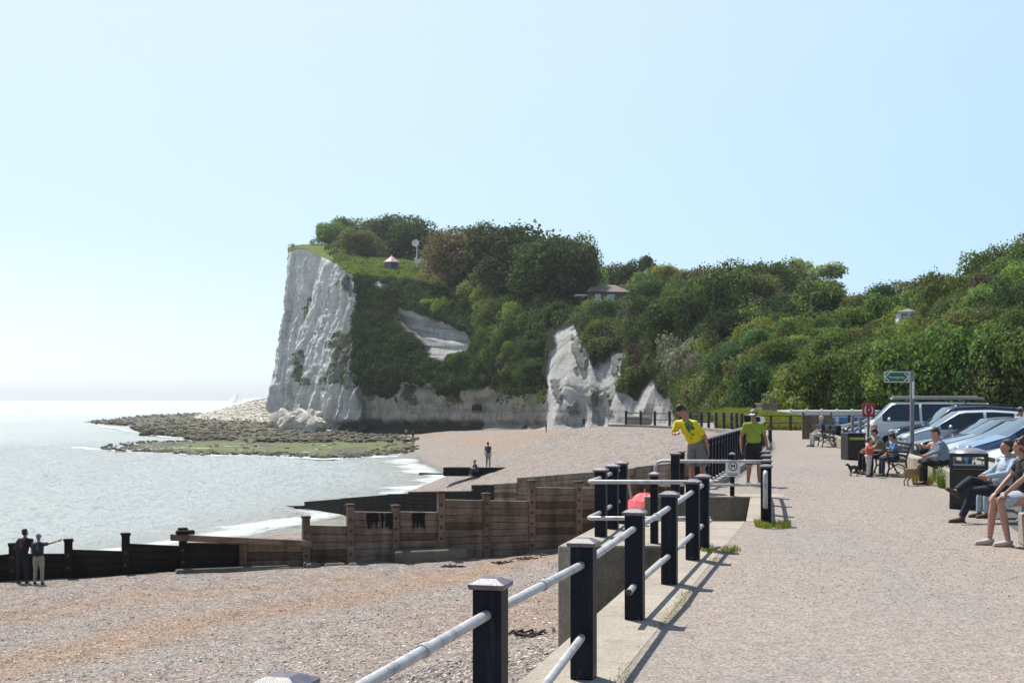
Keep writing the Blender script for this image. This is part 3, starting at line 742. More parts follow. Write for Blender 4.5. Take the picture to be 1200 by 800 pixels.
POLY_CHALK = [
 [(290,285),(345,285),(385,303),(413,320),(415,345),(407,395),(400,430),(404,450),(440,462),(470,448),(520,455),(570,452),(600,462),(632,462),(640,440),(650,392),(668,378),(676,392),(684,396),(690,432),(712,420),(732,412),(727,440),(722,456),(742,470),(764,444),(772,462),(790,478),(796,520),(290,520)],
 [(465,364),(482,367),(497,372),(520,378),(548,388),(554,400),(545,408),(524,411),(515,421),(503,417),(497,405),(488,395),(478,390),(470,382),(464,376)],
 [(432,330),(446,330),(448,338),(436,340)],
 [(645,392),(652,383),(668,378),(664,392),(650,404)]]
POLY_VEG = [  # plants growing on the chalk
 [(398,328),(408,330),(407,352),(398,352)],[(384,392),(404,388),(404,432),(392,455),(380,448),(373,460),(371,440),(380,420)],[(345,418),(356,405),(358,452),(350,452),(345,440)],
 [(348,352),(355,345),(357,372),(350,378)],[(405,435),(425,440),(440,462),(432,470),(418,462)],[(470,452),(482,452),(486,478),(474,472)],[(516,462),(536,460),(541,472),(522,474)],
 [(668,392),(676,392),(684,420),(682,436),(673,428)],[(650,440),(658,445),(652,470),(646,462)],[(690,455),(696,460),(694,478),(688,470)],[(700,462),(712,458),(718,486),(708,484)],[(664,474),(674,470),(676,482),(666,484)],[(718,420),(728,416),(724,440),(716,434)]]
def chalk_mask(px, py):
    wx = (fbm(px*.06, py*.06, 0, 4, 31)-.5)*26; wy = (fbm(px*.06, py*.06, 5, 4, 32)-.5)*22
    d = np.full(px.shape, -1e9)
    for pl in POLY_CHALK: d = np.maximum(d, polydist(px+wx*.6, py+wy*.6, pl))
    dv = np.full(px.shape, -1e9)
    for pl in POLY_VEG: dv = np.maximum(dv, polydist(px+wx*.5, py+wy*.5, pl)+(fbm(px*.25, py*.2, 3, 3, 41)-.5)*9)
    band = (py > 440) & (px > 405) & (px < 640)
    d = d-np.where(band, np.clip(fbm(px*.09, py*.05, 2, 4, 40)-.53, 0, 1)*90, 0)
    return sstep(-1.2, 1.2, d)*(1-.62*sstep(-1, 1.5, dv))
def ridged(x, y, z=0, o=3, s=0): return 1-np.abs(2*fbm(x, y, z, o, s)-1)
def surface(u, v):
    """u column parameter, v row parameter (1-D arrays) -> xyz, px, py"""
    R_ = cr(ctrl, u)                      # (n,6,5)
    out = np.zeros((len(u), 5)); n = NRI
    j = np.clip(np.floor(v).astype(int), 0, n-2); f = v-j
    idx = np.arange(len(u))
    g = lambda k: R_[idx, np.clip(j+k, 0, n-1)]
    a, b, c, d = g(-1), g(0), g(1), g(2); f = f[:, None]
    m0, m1 = (c-a)*.3, (d-b)*.3
    out = (2*f**3-3*f**2+1)*b+(f**3-2*f**2+f)*m0+(-2*f**3+3*f**2)*c+(f**3-f**2)*m1
    X, Y, Z, px, py = out.T
    ck = chalk_mask(px, py)*(v < 3.02)
    cd_ = np.maximum(ck, np.maximum(sstep(420, 408, px), sstep(436, 452, py)*(px < 640)))*(v < 3.02)
    # spurs of chalk running towards the viewer, knife edged
    for (pc, tp, w_, A, b_, t_) in ((646,680,36,6,502,380),(692,690,12,2.5,502,396),(722,726,18,2.5,502,410),(744,768,15,5,502,443),(396,411,12,7,509,325),(370,392,10,6,509,325),(342,352,10,5,505,298),(356,368,7,3,500,300)):
        h = np.clip((b_-py)/(b_-t_), 0, 1.0); c0 = pc+(tp-pc)*h
        k = np.clip(1-np.abs(px-c0)/(w_*(1-.55*h)), 0, 1)*(1-h)**.8*((py < b_+20))
        Y = Y-A*k; X = X-A*k*(px-600)/F
    th = X*.8+Y*.6
    warp = (fbm(Z*.05, th*.02, 0, 3, 49)-.5)*9
    tw_ = th+warp*.6+Z*.05
    def facet(q, sd):          # flat planes meeting at sharp upright edges
        a = np.floor(q); f = q-a; h0 = _h(a, a*0, a*0, sd); h1 = _h(a+1, a*0, a*0, sd); g_ = _h(a, a*0+7, a*0, sd)*.6+.2
        return np.where(f < g_, h0+(h1-h0)*f*.25/g_, h0+(h1-h0)*(.25+.75*(f-g_)/(1-g_)))
    flute = (facet(tw_*.11, 50)-.5)*6.0+(facet(tw_*.37+Z*.015, 51)-.5)*2.6+(facet(tw_*1.05+vn(Z*.2, tw_*.1, 0, 8), 52)-.5)*.9+(fbm(th*1.6, Z*.25, 0, 4, 62)-.5)*.9
    flute = flute*(.30+.70*sstep(450, 415, px)+.45*sstep(440, 455, py)*(px < 640)+.75*(px > 455)*(px < 565)*sstep(350, 365, py)*sstep(432, 420, py))
    ledge = (fbm(th*.05, Z*.3, 0, 3, 56)-.5)*1.0+(fbm(th*.5, Z*1.2, 0, 3, 58)-.5)*.35
    und = np.where((py > 490) & (px < 640), -2.0*sstep(490, 500, py), 0)
    lump = (fbm(X*.07, Y*.05, Z*.08, 4, 53)-.5)*4.0*sstep(3.2, 2.6, v)*(1-.8*sstep(610, 640, px)*sstep(810, 780, px))+(fbm(X*.06, Y*.06, 0, 4, 54)-.5)*3*sstep(2.8, 3.4, v)
    crack = -2.0*np.clip(1-np.abs(fbm(tw_*.10, Z*.012, 3, 3, 59)-.5)*16, 0, 1)-.8*np.clip(1-np.abs(fbm(tw_*.35, Z*.06, 8, 3, 61)-.5)*14, 0, 1)
    disp = cd_*(-1.6*sstep(352, 335, px)+flute+(ledge+crack)*(.35+.65*sstep(640, 620, px))+und)*np.clip(v*4+.2, 0, 1)*sstep(3.05, 2.8, v)+(1-cd_)*lump*np.clip(v*2, 0, 1)
    # along a rough outward direction
    nx = np.where(px < 413, -.8, -.25); ny = np.where(px < 413, -.55, -.95)
    X = X+nx*disp; Y = Y+ny*disp; Z = Z+(1-cd_)*.3*lump*np.clip(v, 0, 1)
    return np.stack([X, Y, Z], -1), px, py, ck
nu, nv = 820, 230
U, Vv = np.meshgrid(np.linspace(0, NCI-1, nu), np.concatenate([np.linspace(0, 3, 170, endpoint=False), np.linspace(3, 5, 60)]), indexing='ij')
XYZ, hpx, hpy, hck = surface(U.ravel(), Vv.ravel())
def m_hill():
    t = NT('chalk_and_turf'); v = t.coords(True)
    n = t.noise(t.coords(True, (1,1,.22)), .6, 9, .75); n2 = t.noise(v, .16, 5, .6); n3 = t.noise(t.coords(True, (1,1,.5)), 2.4, 7, .8)
    ch = t.ramp(n.outputs[0], [(.28, (.34,.32,.28)), (.40, (.68,.67,.64)), (.52, (.84,.84,.83))])
    ch = t.mix(t.ramp(n2.outputs[0], [(.54, (0,0,0)), (.76, (.6,.6,.6))]), ch, t.mix(1.0, ch, (.60,.56,.47), 'MULTIPLY'))
    ch = t.mix(1.0, ch, t.ramp(n3.outputs[0], [(.30, (.55,.53,.49)), (.43, (1,1,1))]), 'MULTIPLY')
    sk_ = t.noise(t.coords(True, (1,1,.07)), .5, 6, .7); ch = t.mix(t.ramp(sk_.outputs[0], [(.58, (0,0,0)), (.70, (.6,.6,.6))]), ch, (.24,.24,.20))
    mo_ = t.noise(v, .45, 8, .75); mof = t.math('MULTIPLY', t.ramp(mo_.outputs[0], [(.46, (0,0,0)), (.60, (1,1,1))]), t.n('Attribute', attribute_name='band').outputs['Fac']); ch = t.mix(t.math('MULTIPLY', mof, .5), ch, (.15,.145,.11))
    fl = t.noise(t.coords(True, (.12,.12,3.2)), 1.0, 3, .6)     # flint bands
    ch = t.mix(t.ramp(fl.outputs[0], [(.60, (0,0,0)), (.66, (.35,.35,.35))]), ch, (.15,.14,.12))
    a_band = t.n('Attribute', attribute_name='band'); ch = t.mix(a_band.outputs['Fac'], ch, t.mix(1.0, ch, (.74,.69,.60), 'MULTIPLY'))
    a_alg = t.n('Attribute', attribute_name='algae'); ch = t.mix(a_alg.outputs['Fac'], ch, (.045,.047,.035))
    g1 = t.noise(v, .35, 7, .7)
    gr = t.ramp(g1.outputs[0], [(.3, (.08,.12,.028)), (.5, (.19,.235,.05)), (.68, (.30,.30,.09))])
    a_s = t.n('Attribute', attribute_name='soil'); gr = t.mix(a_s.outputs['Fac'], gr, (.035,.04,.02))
    a = t.n('Attribute', attribute_name='chalk')
    c = t.mix(a.outputs['Fac'], gr, ch)
    b = t.bump(n.outputs[0], 1.0, 1.3); b = t.bump(n3.outputs[0], 1.0, .5, b)
    t.bsdf(c, .95, 0, b, .15); return t.m
M['hill'] = m_hill()
algae = sstep(488, 499, hpy+(fbm(hpx*.08, hpy*.1, 0, 3, 60)-.5)*14)*((hpx > 372) & (hpx < 560))*.93
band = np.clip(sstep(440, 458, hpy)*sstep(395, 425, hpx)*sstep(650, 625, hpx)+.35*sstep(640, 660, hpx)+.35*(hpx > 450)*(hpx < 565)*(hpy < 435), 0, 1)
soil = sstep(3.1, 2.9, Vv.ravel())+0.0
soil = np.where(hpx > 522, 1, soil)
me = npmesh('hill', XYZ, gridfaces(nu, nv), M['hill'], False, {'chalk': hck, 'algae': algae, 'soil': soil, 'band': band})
tag(link('chalk_cliff_and_hill', me), kind='structure')

# ---------------------------------------------------------------- leaves
def quads(C, N, S, COLr, tw=.55, aspect=1.0, jit=.6):
    """leaf clumps: C centres, N normals, S half sizes, COL colours -> V, F, col"""
    n = len(C); N = N+rng.normal(0, jit, (n, 3)); N /= np.linalg.norm(N, axis=1, keepdims=True)+1e-9
    up = rng.normal(0, 1, (n, 3)); a = np.cross(N, up); a /= np.linalg.norm(a, axis=1, keepdims=True)+1e-9
    b = np.cross(N, a); S = S[:, None]
    k = rng.uniform(.55, 1.15, (n, 4, 1))
    V = np.stack([C+a*S*k[:, 0], C+b*S*aspect*k[:, 1], C-a*S*k[:, 2], C-b*S*aspect*k[:, 3]], 1)
    V[:, 0] += N*S*tw*.5; V[:, 2] += N*S*tw*.5
    return V.reshape(-1, 3), np.arange(4*n).reshape(n, 4), np.repeat(COLr, 4, 0)
GREENS = np.array([(.052,.082,.024),(.070,.105,.028),(.040,.066,.024),(.095,.125,.034),(.085,.10,.040),(.060,.080,.036),(.115,.135,.042),(.135,.14,.060)])
TNT = np.array([.96,.97,1.06])
TINTS = {'dark': (.036,.056,.020), 'mid': (.078,.108,.028), 'light': (.140,.175,.042), 'pale': (.155,.18,.085), 'purple': (.070,.040,.046), 'yellow': (.17,.175,.035), 'grey': (.125,.125,.095), 'red': (.085,.030,.026), 'olive': (.105,.110,.038), 'brown': (.10,.075,.045)}
def cdist(px, py):
    d = np.full(px.shape, -1e9)
    for pl in POLY_CHALK[:2]: d = np.maximum(d, polydist(px, py, pl))
    return d
def scrub_mass(name, n_m, urange, vrange, filt, rad, dens, size_k, label, cols=None, seed=0, cat='undergrowth', lift=.15, flat=.75):
    g = np.random.default_rng(seed+100)
    u = g.uniform(*urange, n_m*3); v = g.uniform(*vrange, n_m*3)
    Pp, px, py, ck = surface(u, v)
    ok = filt(px, py, ck, u, v)
    # thin columns that converge: weight by width
    Pp, px, py = Pp[ok][:n_m], px[ok][:n_m], py[ok][:n_m]
    n = len(Pp); r = g.uniform(rad[0], rad[1], n)*g.uniform(.7, 1.3, n)
    cdm = -cdist(px, py)*Pp[:, 1]/F; kk = (px < 412) | (cdm > .75*r) | ((py > 446) & (px < 635)); Pp, px, py, r = Pp[kk], px[kk], py[kk], r[kk]; n = len(Pp)
    base = (cols if cols is not None else GREENS)[g.integers(0, len(cols) if cols is not None else len(GREENS), n)]
    reg = fbm(Pp[:, 0]*.035, Pp[:, 1]*.035, Pp[:, 2]*.05, 3, 77)[:, None]
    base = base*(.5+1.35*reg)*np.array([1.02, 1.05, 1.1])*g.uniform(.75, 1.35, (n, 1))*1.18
    cnt = (dens*r*r/(size_k*Pp[:, 1])**2).astype(int)+6
    tot = cnt.sum(); ii = np.repeat(np.arange(n), cnt)
    d = g.normal(0, 1, (tot, 3)); d[:, 2] = np.abs(d[:, 2])*1.05-.35; d[:, 1] -= .25; d /= np.linalg.norm(d, axis=1, keepdims=True)
    lump = 1+.28*(fbm(d[:, 0]*2+ii*3.7, d[:, 1]*2, d[:, 2]*2, 3, 5)-.5)*2
    rr = r[ii][:, None]*lump[:, None]*g.uniform(.80, 1.05, (tot, 1))
    C = Pp[ii]+d*rr*np.array([1, 1, flat])+np.array([0, 0, 1])*(r[ii]*lift)[:, None]
    S = size_k*Pp[ii, 1]*g.uniform(.6, 1.35, tot)
    colr = base[ii]*g.uniform(.75, 1.25, (tot, 1))*(1+g.normal(0, .08, (tot, 3)))
    V, Fq, cc = quads(C, d, S, np.clip(colr, .004, .5))
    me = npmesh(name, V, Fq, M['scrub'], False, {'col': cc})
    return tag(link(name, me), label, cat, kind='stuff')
nochalk = lambda px, py, ck, u, v: ck < .35
def w_col(px): return px
YEL = np.array([(.125,.15,.028),(.105,.135,.028),(.14,.16,.04),(.08,.11,.026)])
# left, shaded cliff face: ivy and thorn, greens darkened to paint in the shade
uI = {c[0]: i for i, c in enumerate(COLS)}
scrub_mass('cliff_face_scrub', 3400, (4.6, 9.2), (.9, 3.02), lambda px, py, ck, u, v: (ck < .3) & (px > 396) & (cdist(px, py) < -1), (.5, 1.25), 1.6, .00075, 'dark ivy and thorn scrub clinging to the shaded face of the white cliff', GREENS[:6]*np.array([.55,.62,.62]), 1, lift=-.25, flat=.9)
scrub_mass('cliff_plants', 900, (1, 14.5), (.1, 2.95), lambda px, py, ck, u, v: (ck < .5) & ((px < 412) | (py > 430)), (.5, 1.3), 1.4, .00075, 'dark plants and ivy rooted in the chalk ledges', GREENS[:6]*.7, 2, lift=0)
scrub_mass('hill_scrub', 2300, (9.6, 17), (.2, 4.7), lambda px, py, ck, u, v: (ck < .3) & (px > 540) & True, (1.0, 2.4), 1.5, .00085, 'dense green scrub covering the slope above the beach', GREENS*.8, 3)  # underfill greens darkened to paint shadow gaps between the crowns
scrub_mass('near_hill_scrub', 2300, (16, 24), (.55, 4.7), lambda px, py, ck, u, v: (ck < .3), (.8, 2.0), 1.5, .00105, 'dense bushy scrub covering the hillside behind the car park', GREENS*.8, 4)  # same darkened underfill, shadow between crowns put into the greens
scrub_mass('bright_creeper', 900, (15.3, 17.2), (.15, 1.9), lambda px, py, ck, u, v: (px > 790) & (px < 880), (.7, 1.5), 1.6, .0009, 'bright yellow green creeper draped over the lower slope', YEL, 5)
scrub_mass('hill_thicket', 150, (9.6, 24), (.35, 4.2), lambda px, py, ck, u, v: (ck < .2) & (px > 530), (2.0, 3.6), 1.25, .00095, 'large rounded thickets standing out of the hillside scrub', GREENS*.85, 12, lift=.0)  # greens dimmed likewise for shadow among the crowns
scrub_mass('clifftop_thicket', 60, (3.6, 8.5), (4.05, 4.7), lambda px, py, ck, u, v: (px > 375), (1.6, 3.4), 1.4, .0008, 'dark thicket under the clifftop trees', GREENS[:4]*.8, 13)
scrub_mass('skyline_scrub', 800, (7, 24), (3.9, 4.6), lambda px, py, ck, u, v: (px > 505), (1.6, 3.4), 1.4, .0009, 'dark scrub filling in under the skyline trees', GREENS[:4]*.8, 8)
scrub_mass('edge_bushes', 260, (3.3, 9), (3.0, 3.9), lambda px, py, ck, u, v: (px > 372) & (px < 535), (.35, 1.1), 1.5, .0007, 'low bushes dotted along the grassy clifftop', GREENS[2:]*.9, 6)
def ground_at(px, v):
    """world point of the hill surface in column px at row parameter v"""
    us_ = np.linspace(0, NCI-1, 1200); _, q, _, _ = surface(us_, np.full(1200, float(v)))
    i = int(np.argmin(np.abs(q-px))); p, _, py, _ = surface(us_[i:i+1], np.array([float(v)])); return Vector(p[0]), float(py[0])

# ---------------------------------------------------------------- trees
def blob_crown(seed, kind):
    """unit crown: about 1 wide radius, from z=0 to about 1.6"""
    g = np.random.default_rng(seed); blobs = []
    if kind == 'round':
        for k in range(34):
            a = g.uniform(0, 2*math.pi); t = g.uniform(0, 1)**.6; z = .25+1.0*g.uniform(0, 1)**.8
            R_ = .72*math.sqrt(max(0, 1-((z-.55)/.95)**2)); blobs.append((R_*t*math.cos(a), R_*t*math.sin(a), z, g.uniform(.12, .40)))
    elif kind == 'tall':
        for k in range(34):
            a = g.uniform(0, 2*math.pi); z = g.uniform(.1, 1.9); R_ = .60*math.sqrt(max(0.02, 1-((z-.7)/1.3)**2)); t = g.uniform(.2, 1)
            blobs.append((R_*t*math.cos(a), R_*t*math.sin(a), z, g.uniform(.18, .30)))
    elif kind == 'pine':
        for lev, (z, rr, m) in enumerate(((1.35, .30, 5), (1.1, .55, 8), (.8, .8, 11), (.55, .7, 8))):
            for k in range(m):
                a = 2*math.pi*k/m+g.uniform(-.4, .4); q = rr*g.uniform(.5, 1); blobs.append((q*math.cos(a), q*math.sin(a), z+g.uniform(-.08, .08), g.uniform(.13, .22)))
    elif kind == 'sparse':
        for k in range(20):
            a = g.uniform(0, 2*math.pi); t = g.uniform(.2, 1); z = g.uniform(.5, 1.4); blobs.append((.85*t*math.cos(a), .85*t*math.sin(a), z, g.uniform(.10, .20)))
    else:   # bush
        for k in range(24):
            a = g.uniform(0, 2*math.pi); t = g.uniform(0, 1)**.5; z = .05+.55*g.uniform(0, 1); R_ = .75*math.sqrt(max(0.05, 1-(z/.95)**2))
            blobs.append((R_*t*math.cos(a), R_*t*math.sin(a), z*g.uniform(.8,1.25), g.uniform(.11, .38)))
    B = np.array(blobs); n_leaf = {'round': 9000, 'tall': 9000, 'pine': 6500, 'sparse': 3000, 'bush': 6500}[kind]
    w_ = B[:, 3]**2; ii = g.choice(len(B), n_leaf, p=w_/w_.sum())
    d = g.normal(0, 1, (n_leaf, 3)); d[:, 2] += .25; d /= np.linalg.norm(d, axis=1, keepdims=True)
    lump = 1+.35*(fbm(d[:, 0]*2.4+ii*5, d[:, 1]*2.4, d[:, 2]*2.4, 3, 9)-.5)*2
    C = B[ii, :3]+d*(B[ii, 3]*lump*g.uniform(.72, 1.1, n_leaf))[:, None]*np.array([1, 1, .62 if kind == 'pine' else .85])
    st_ = g.random(n_leaf) < .07; C[st_] = B[ii[st_], :3]+d[st_]*(B[ii[st_], 3]*g.uniform(1.05, 1.28, st_.sum()))[:, None]
    shade = 1.45*g.uniform(.55, 1.5, (n_leaf, 1))*g.uniform(.7, 1.3, len(B))[ii][:, None]
    shade = shade*(.55+.9*fbm(C[:, 0]*4+seed, C[:, 1]*4, C[:, 2]*4, 3, 44))[:, None]
    colr = np.ones((n_leaf, 3))*shade*(1+g.normal(0, .07, (n_leaf, 3)))
    S = g.uniform(.022, .046, n_leaf)*(.8 if kind == 'sparse' else 1)
    V, Fq, cc = quads(C, d, S, np.clip(colr, .05, 3))
    # inner twiggy mass
    return V, Fq, cc
CROWN = {}
def crown_mesh(kind, var, tint):
    key = (kind, var, tint)
    if key not in CROWN:
        V, Fq, cc = blob_crown(11+var*7+len(kind), kind)
        CROWN[key] = npmesh('crown', V, Fq, M['foliage'], False, {'col': cc*np.array(TINTS[tint])[None]*TNT*(1.15)})
    return CROWN[key]
def trunk_mesh(kind, var):
    key = ('t', kind, var)
    if key not in CROWN:
        g = random.Random(var); mb = MB(); top = {'pine': 1.1, 'tall': 1.3, 'sparse': 1.0, 'bush': .4}.get(kind, .85)
        mb.tube([(0,0,-.5),(.02,.0,0),(.05*g.uniform(-1,1),.03,top*.55),(.08*g.uniform(-1,1),0,top)], [.075,.055,.04,.012], 8)
        for k in range(9 if kind != 'bush' else 5):
            a = g.uniform(0, 6.28); z = top*g.uniform(.25, .8); L_ = g.uniform(.35, .7)
            mb.tube([(0,0,z),(L_*.5*math.cos(a), L_*.5*math.sin(a), z+.22),(L_*math.cos(a), L_*math.sin(a), z+.42)], [.028,.018,.006], 6)
        o = mb.build('trunk', M['bark']); CROWN[key] = o.data; bpy.data.objects.remove(o)
    return CROWN[key]
def tree(name, label, cat, loc, w_, h_, kind='round', tint='mid', var=0, group=None):
    """w_ crown width, h_ full height in metres"""
    r = tag(empty(name, loc, random.uniform(0, 6.28)), label, cat, group)
    ht = {'round': 1.5, 'tall': 2.1, 'pine': 1.55, 'sparse': 1.5, 'bush': .85}[kind]
    c = link('crown', crown_mesh(kind, var, tint), r); t = link('trunk', trunk_mesh(kind, var), r)
    for o in (c, t): o.scale = (w_/1.9, w_/1.9, h_/ht)
    return r
def tree_px(name, label, cat, px, ytop, wpx, v, kind, tint, var=0, group=None, sink=.8):
    g, gy = ground_at(px, v); Y = g.y; top = EYE+(HZ-ytop)/F*Y; loc = g-Vector((0,0,sink))
    return tree(name, label, cat, loc, wpx/F*Y, max(1.2, top-loc.z), kind, tint, var, group)
T = [
 (546,276,84,3.45,'round','brown','large brownish tree at the left edge of the great dark mass, above the cliff face'),
 (592,266,100,3.4,'round','dark','largest and highest dark tree of the great mass'),
 (640,278,90,3.4,'round','dark','large dark tree right of the highest one in the great mass'),
 (675,284,66,3.5,'round','dark','large dark tree closing the right end of the great mass'),
 (700,350,34,3.35,'bush','light','light green bush hiding the left corner of the bungalow'),
 (728,354,30,3.3,'bush','grey','greyish bush in front of the bungalow wall'),
 (524,292,50,3.75,'round','brown','brownish tree at the left front of the great dark mass'),
 (548,306,54,3.4,'round','dark','dark tree low at the left front of the great mass, beside the grass slope'),
 (580,312,60,3.35,'round','olive','lower olive tree in the front row of the great tree mass'),
 (612,316,58,3.35,'round','dark','lower dark tree in the middle of the front row of the great mass'),
 (642,324,56,3.35,'round','dark','lower dark tree at the right of the front row of the great mass'),
 (668,308,56,3.7,'round','dark','dark tree behind the right end of the front row of the great mass'),
 (682,296,46,4.2,'round','mid','mid green tree right of the great mass, above the bungalow'),
 (572,282,60,4.1,'round','dark','dark tree in the second row of the great tree mass, left of centre'),
 (618,283,60,4.1,'round','mid','dark green tree in the second row of the great tree mass, right of centre'),
 # px, top y, width px, row parameter, kind, tint, label
 (385,262,40,4.25,'round','mid','clifftop tree nearest the cliff edge, low and rounded'),
 (404,256,44,4.6,'round','mid','second clifftop tree from the cliff edge, mid green and round'),
 (424,270,42,4.05,'round','olive','small olive clifftop tree standing in front of the others at the cliff edge'),
 (436,259,46,4.7,'round','dark','dark clifftop tree between the cliff edge trees and the broad crown above the pavilion'),
 (462,253,64,4.5,'round','dark','broad dark clifftop tree directly above the blue pavilion'),
 (480,262,54,4.25,'round','dark','dark round clifftop tree just left of the white mast'),
 (508,271,34,4.8,'round','olive','low far tree on the skyline right of the white mast'),
 (530,276,52,4.3,'round','brown','brownish bushy tree left of the great dark tree mass'),
 (553,268,64,4.5,'round','dark','tall dark tree at the left of the great tree mass'),
 (590,266,74,4.5,'round','dark','highest broad dark tree in the great tree mass'),
 (560,298,62,3.7,'round','olive','olive tree on the front left of the great tree mass'),
 (604,294,70,3.7,'round','dark','dark tree hanging over the cliff in the middle of the great tree mass'),
 (634,280,66,4.4,'round','dark','dark rounded tree right of the highest tree of the great mass'),
 (668,281,58,4.5,'round','mid','rounded tree ending the great tree mass on the right'),
 (646,306,60,3.8,'round','dark','dark tree low in front at the right of the great mass'),
 (690,312,44,4.3,'bush','light','light green bushy tree below the right end of the great mass'),
 (712,312,34,4.7,'round','purple','small purple leaved tree on the skyline behind the bungalow'),
 (738,309,44,4.6,'round','dark','dark round tree on the skyline right of the purple one'),
 (757,301,34,4.9,'pine','dark','flat topped dark pine on the skyline above the bungalow'),
 (782,311,46,4.5,'round','yellow','yellowish green tree on the skyline right of the pine'),
 (812,317,40,4.7,'round','mid','small mid green tree on the skyline between the yellowish tree and the purple bush'),
 (745,332,40,4.05,'bush','grey','silvery grey bush right of the bungalow'),
 (772,332,44,4.05,'bush','red','reddish purple bush right of the silvery one'),
 (800,322,52,4.2,'bush','purple','purple brown bush on the slope under the skyline'),
 (834,312,52,4.3,'bush','olive','olive bushy tree on the skyline left of the tall pale trees'),
 (872,310,66,4.3,'round','mid','rounded green tree left of the tall pale trees'),
 (905,305,54,4.5,'round','mid','mid green tree touching the left side of the tall pale tree'),
 (940,303,52,4.7,'tall','pale','pale feathery tree left of the tallest pale one'),
 (972,307,64,4.5,'tall','pale','widest pale feathery tree on the middle skyline'),
 (925,345,60,3.9,'round','dark','dark green tree below the pale feathery trees'),
 (990,346,60,4.0,'round','dark','dark tree at the right foot of the pale feathery trees'),
 (1036,333,44,4.5,'round','dark','dark round tree left of the white summerhouse'),
 (1062,330,40,4.8,'round','olive','olive tree on the skyline above the summerhouse'),
 (1092,324,62,4.5,'round','olive','broad olive tree on the skyline right of the summerhouse'),
 (1122,330,36,4.6,'round','dark','small dark tree left of the white house in the trees'),
 (1150,322,44,3.9,'bush','mid','bushy green tree at the top of the near slope'),
 (1180,306,52,3.8,'round','mid','rounded green tree near the top of the slope below the pine'),
 (1192,288,52,4.2,'sparse','brown','open topped brown pine on the skyline at the right edge'),
 (884,408,56,2.3,'bush','dark','dark thorn tree hanging above the grassy bank'),
 (862,395,50,2.6,'bush','mid','mid green bush left of the dark thorn tree'),
 (930,372,56,3.2,'bush','light','light green bush mound in the middle of the slope'),
 (975,372,60,3.2,'bush','mid','wide green bush mound under the pale feathery trees'),
 (945,425,66,1.5,'round','mid','rounded tree above the left end of the long white huts'),
 (990,415,70,1.5,'round','olive','olive tree above the middle of the long white huts'),
 (1040,400,76,1.6,'round','mid','round tree behind the red lifebuoy board'),
 (1085,420,66,1.2,'round','olive','olive tree behind the roof rack of the white van'),
 (1022,440,60,.8,'round','dark','dark low tree right behind the long white huts'),
 (1120,385,80,1.9,'round','mid','large round tree on the near slope above the parked cars'),
 (1160,410,76,1.3,'round','dark','dark tree behind the parked cars near the right edge'),
 (1195,370,84,1.9,'round','mid','large green tree on the near slope at the right edge'),
 (1125,445,60,.7,'round','dark','dark low tree in the shade behind the parked cars'),
 (1190,440,70,.7,'round','dark','dark low tree behind the cars at the right edge'),
 (1062,362,50,3.3,'bush','yellow','yellow green clipped bush mound beside the white summerhouse'),
 (1090,374,60,2.9,'bush','light','light green bush below the white summerhouse'),
 (1140,345,60,3.2,'bush','olive','olive bush below the white house in the trees'),
]
T += [(858,330,50,3.9,'round','dark','dark tree on the ridge under the first rounded green tree'),(890,322,56,3.9,'round','olive','olive tree on the ridge left of the pale feathery trees'),
 (956,330,60,3.8,'round','mid','mid green tree in front of the pale feathery trees'),(1010,345,50,3.9,'round','olive','olive tree filling the dip in the skyline left of the summerhouse'),
 (905,352,50,3.4,'bush','dark','dark bush mound low in front of the ridge trees, left one'),(1015,360,60,3.4,'bush','mid','mid green bush mound low in front of the ridge trees, right one')]
for i, (px, yt, wp, v, kind, tint, lab) in enumerate(T):
    nm = 'pine_tree' if kind in ('pine', 'sparse') else 'bush' if kind == 'bush' else 'tree'
    tree_px(nm, lab, 'bush' if kind == 'bush' else 'tree', px, yt-1, wp*1.38, v, kind, tint, i % 4)
tree_px('stunted_tree', 'tiny wind bent tree alone on the very edge of the white cliff', 'tree', 344, 285, 11, 3.15, 'sparse', 'dark', 3, sink=.1)

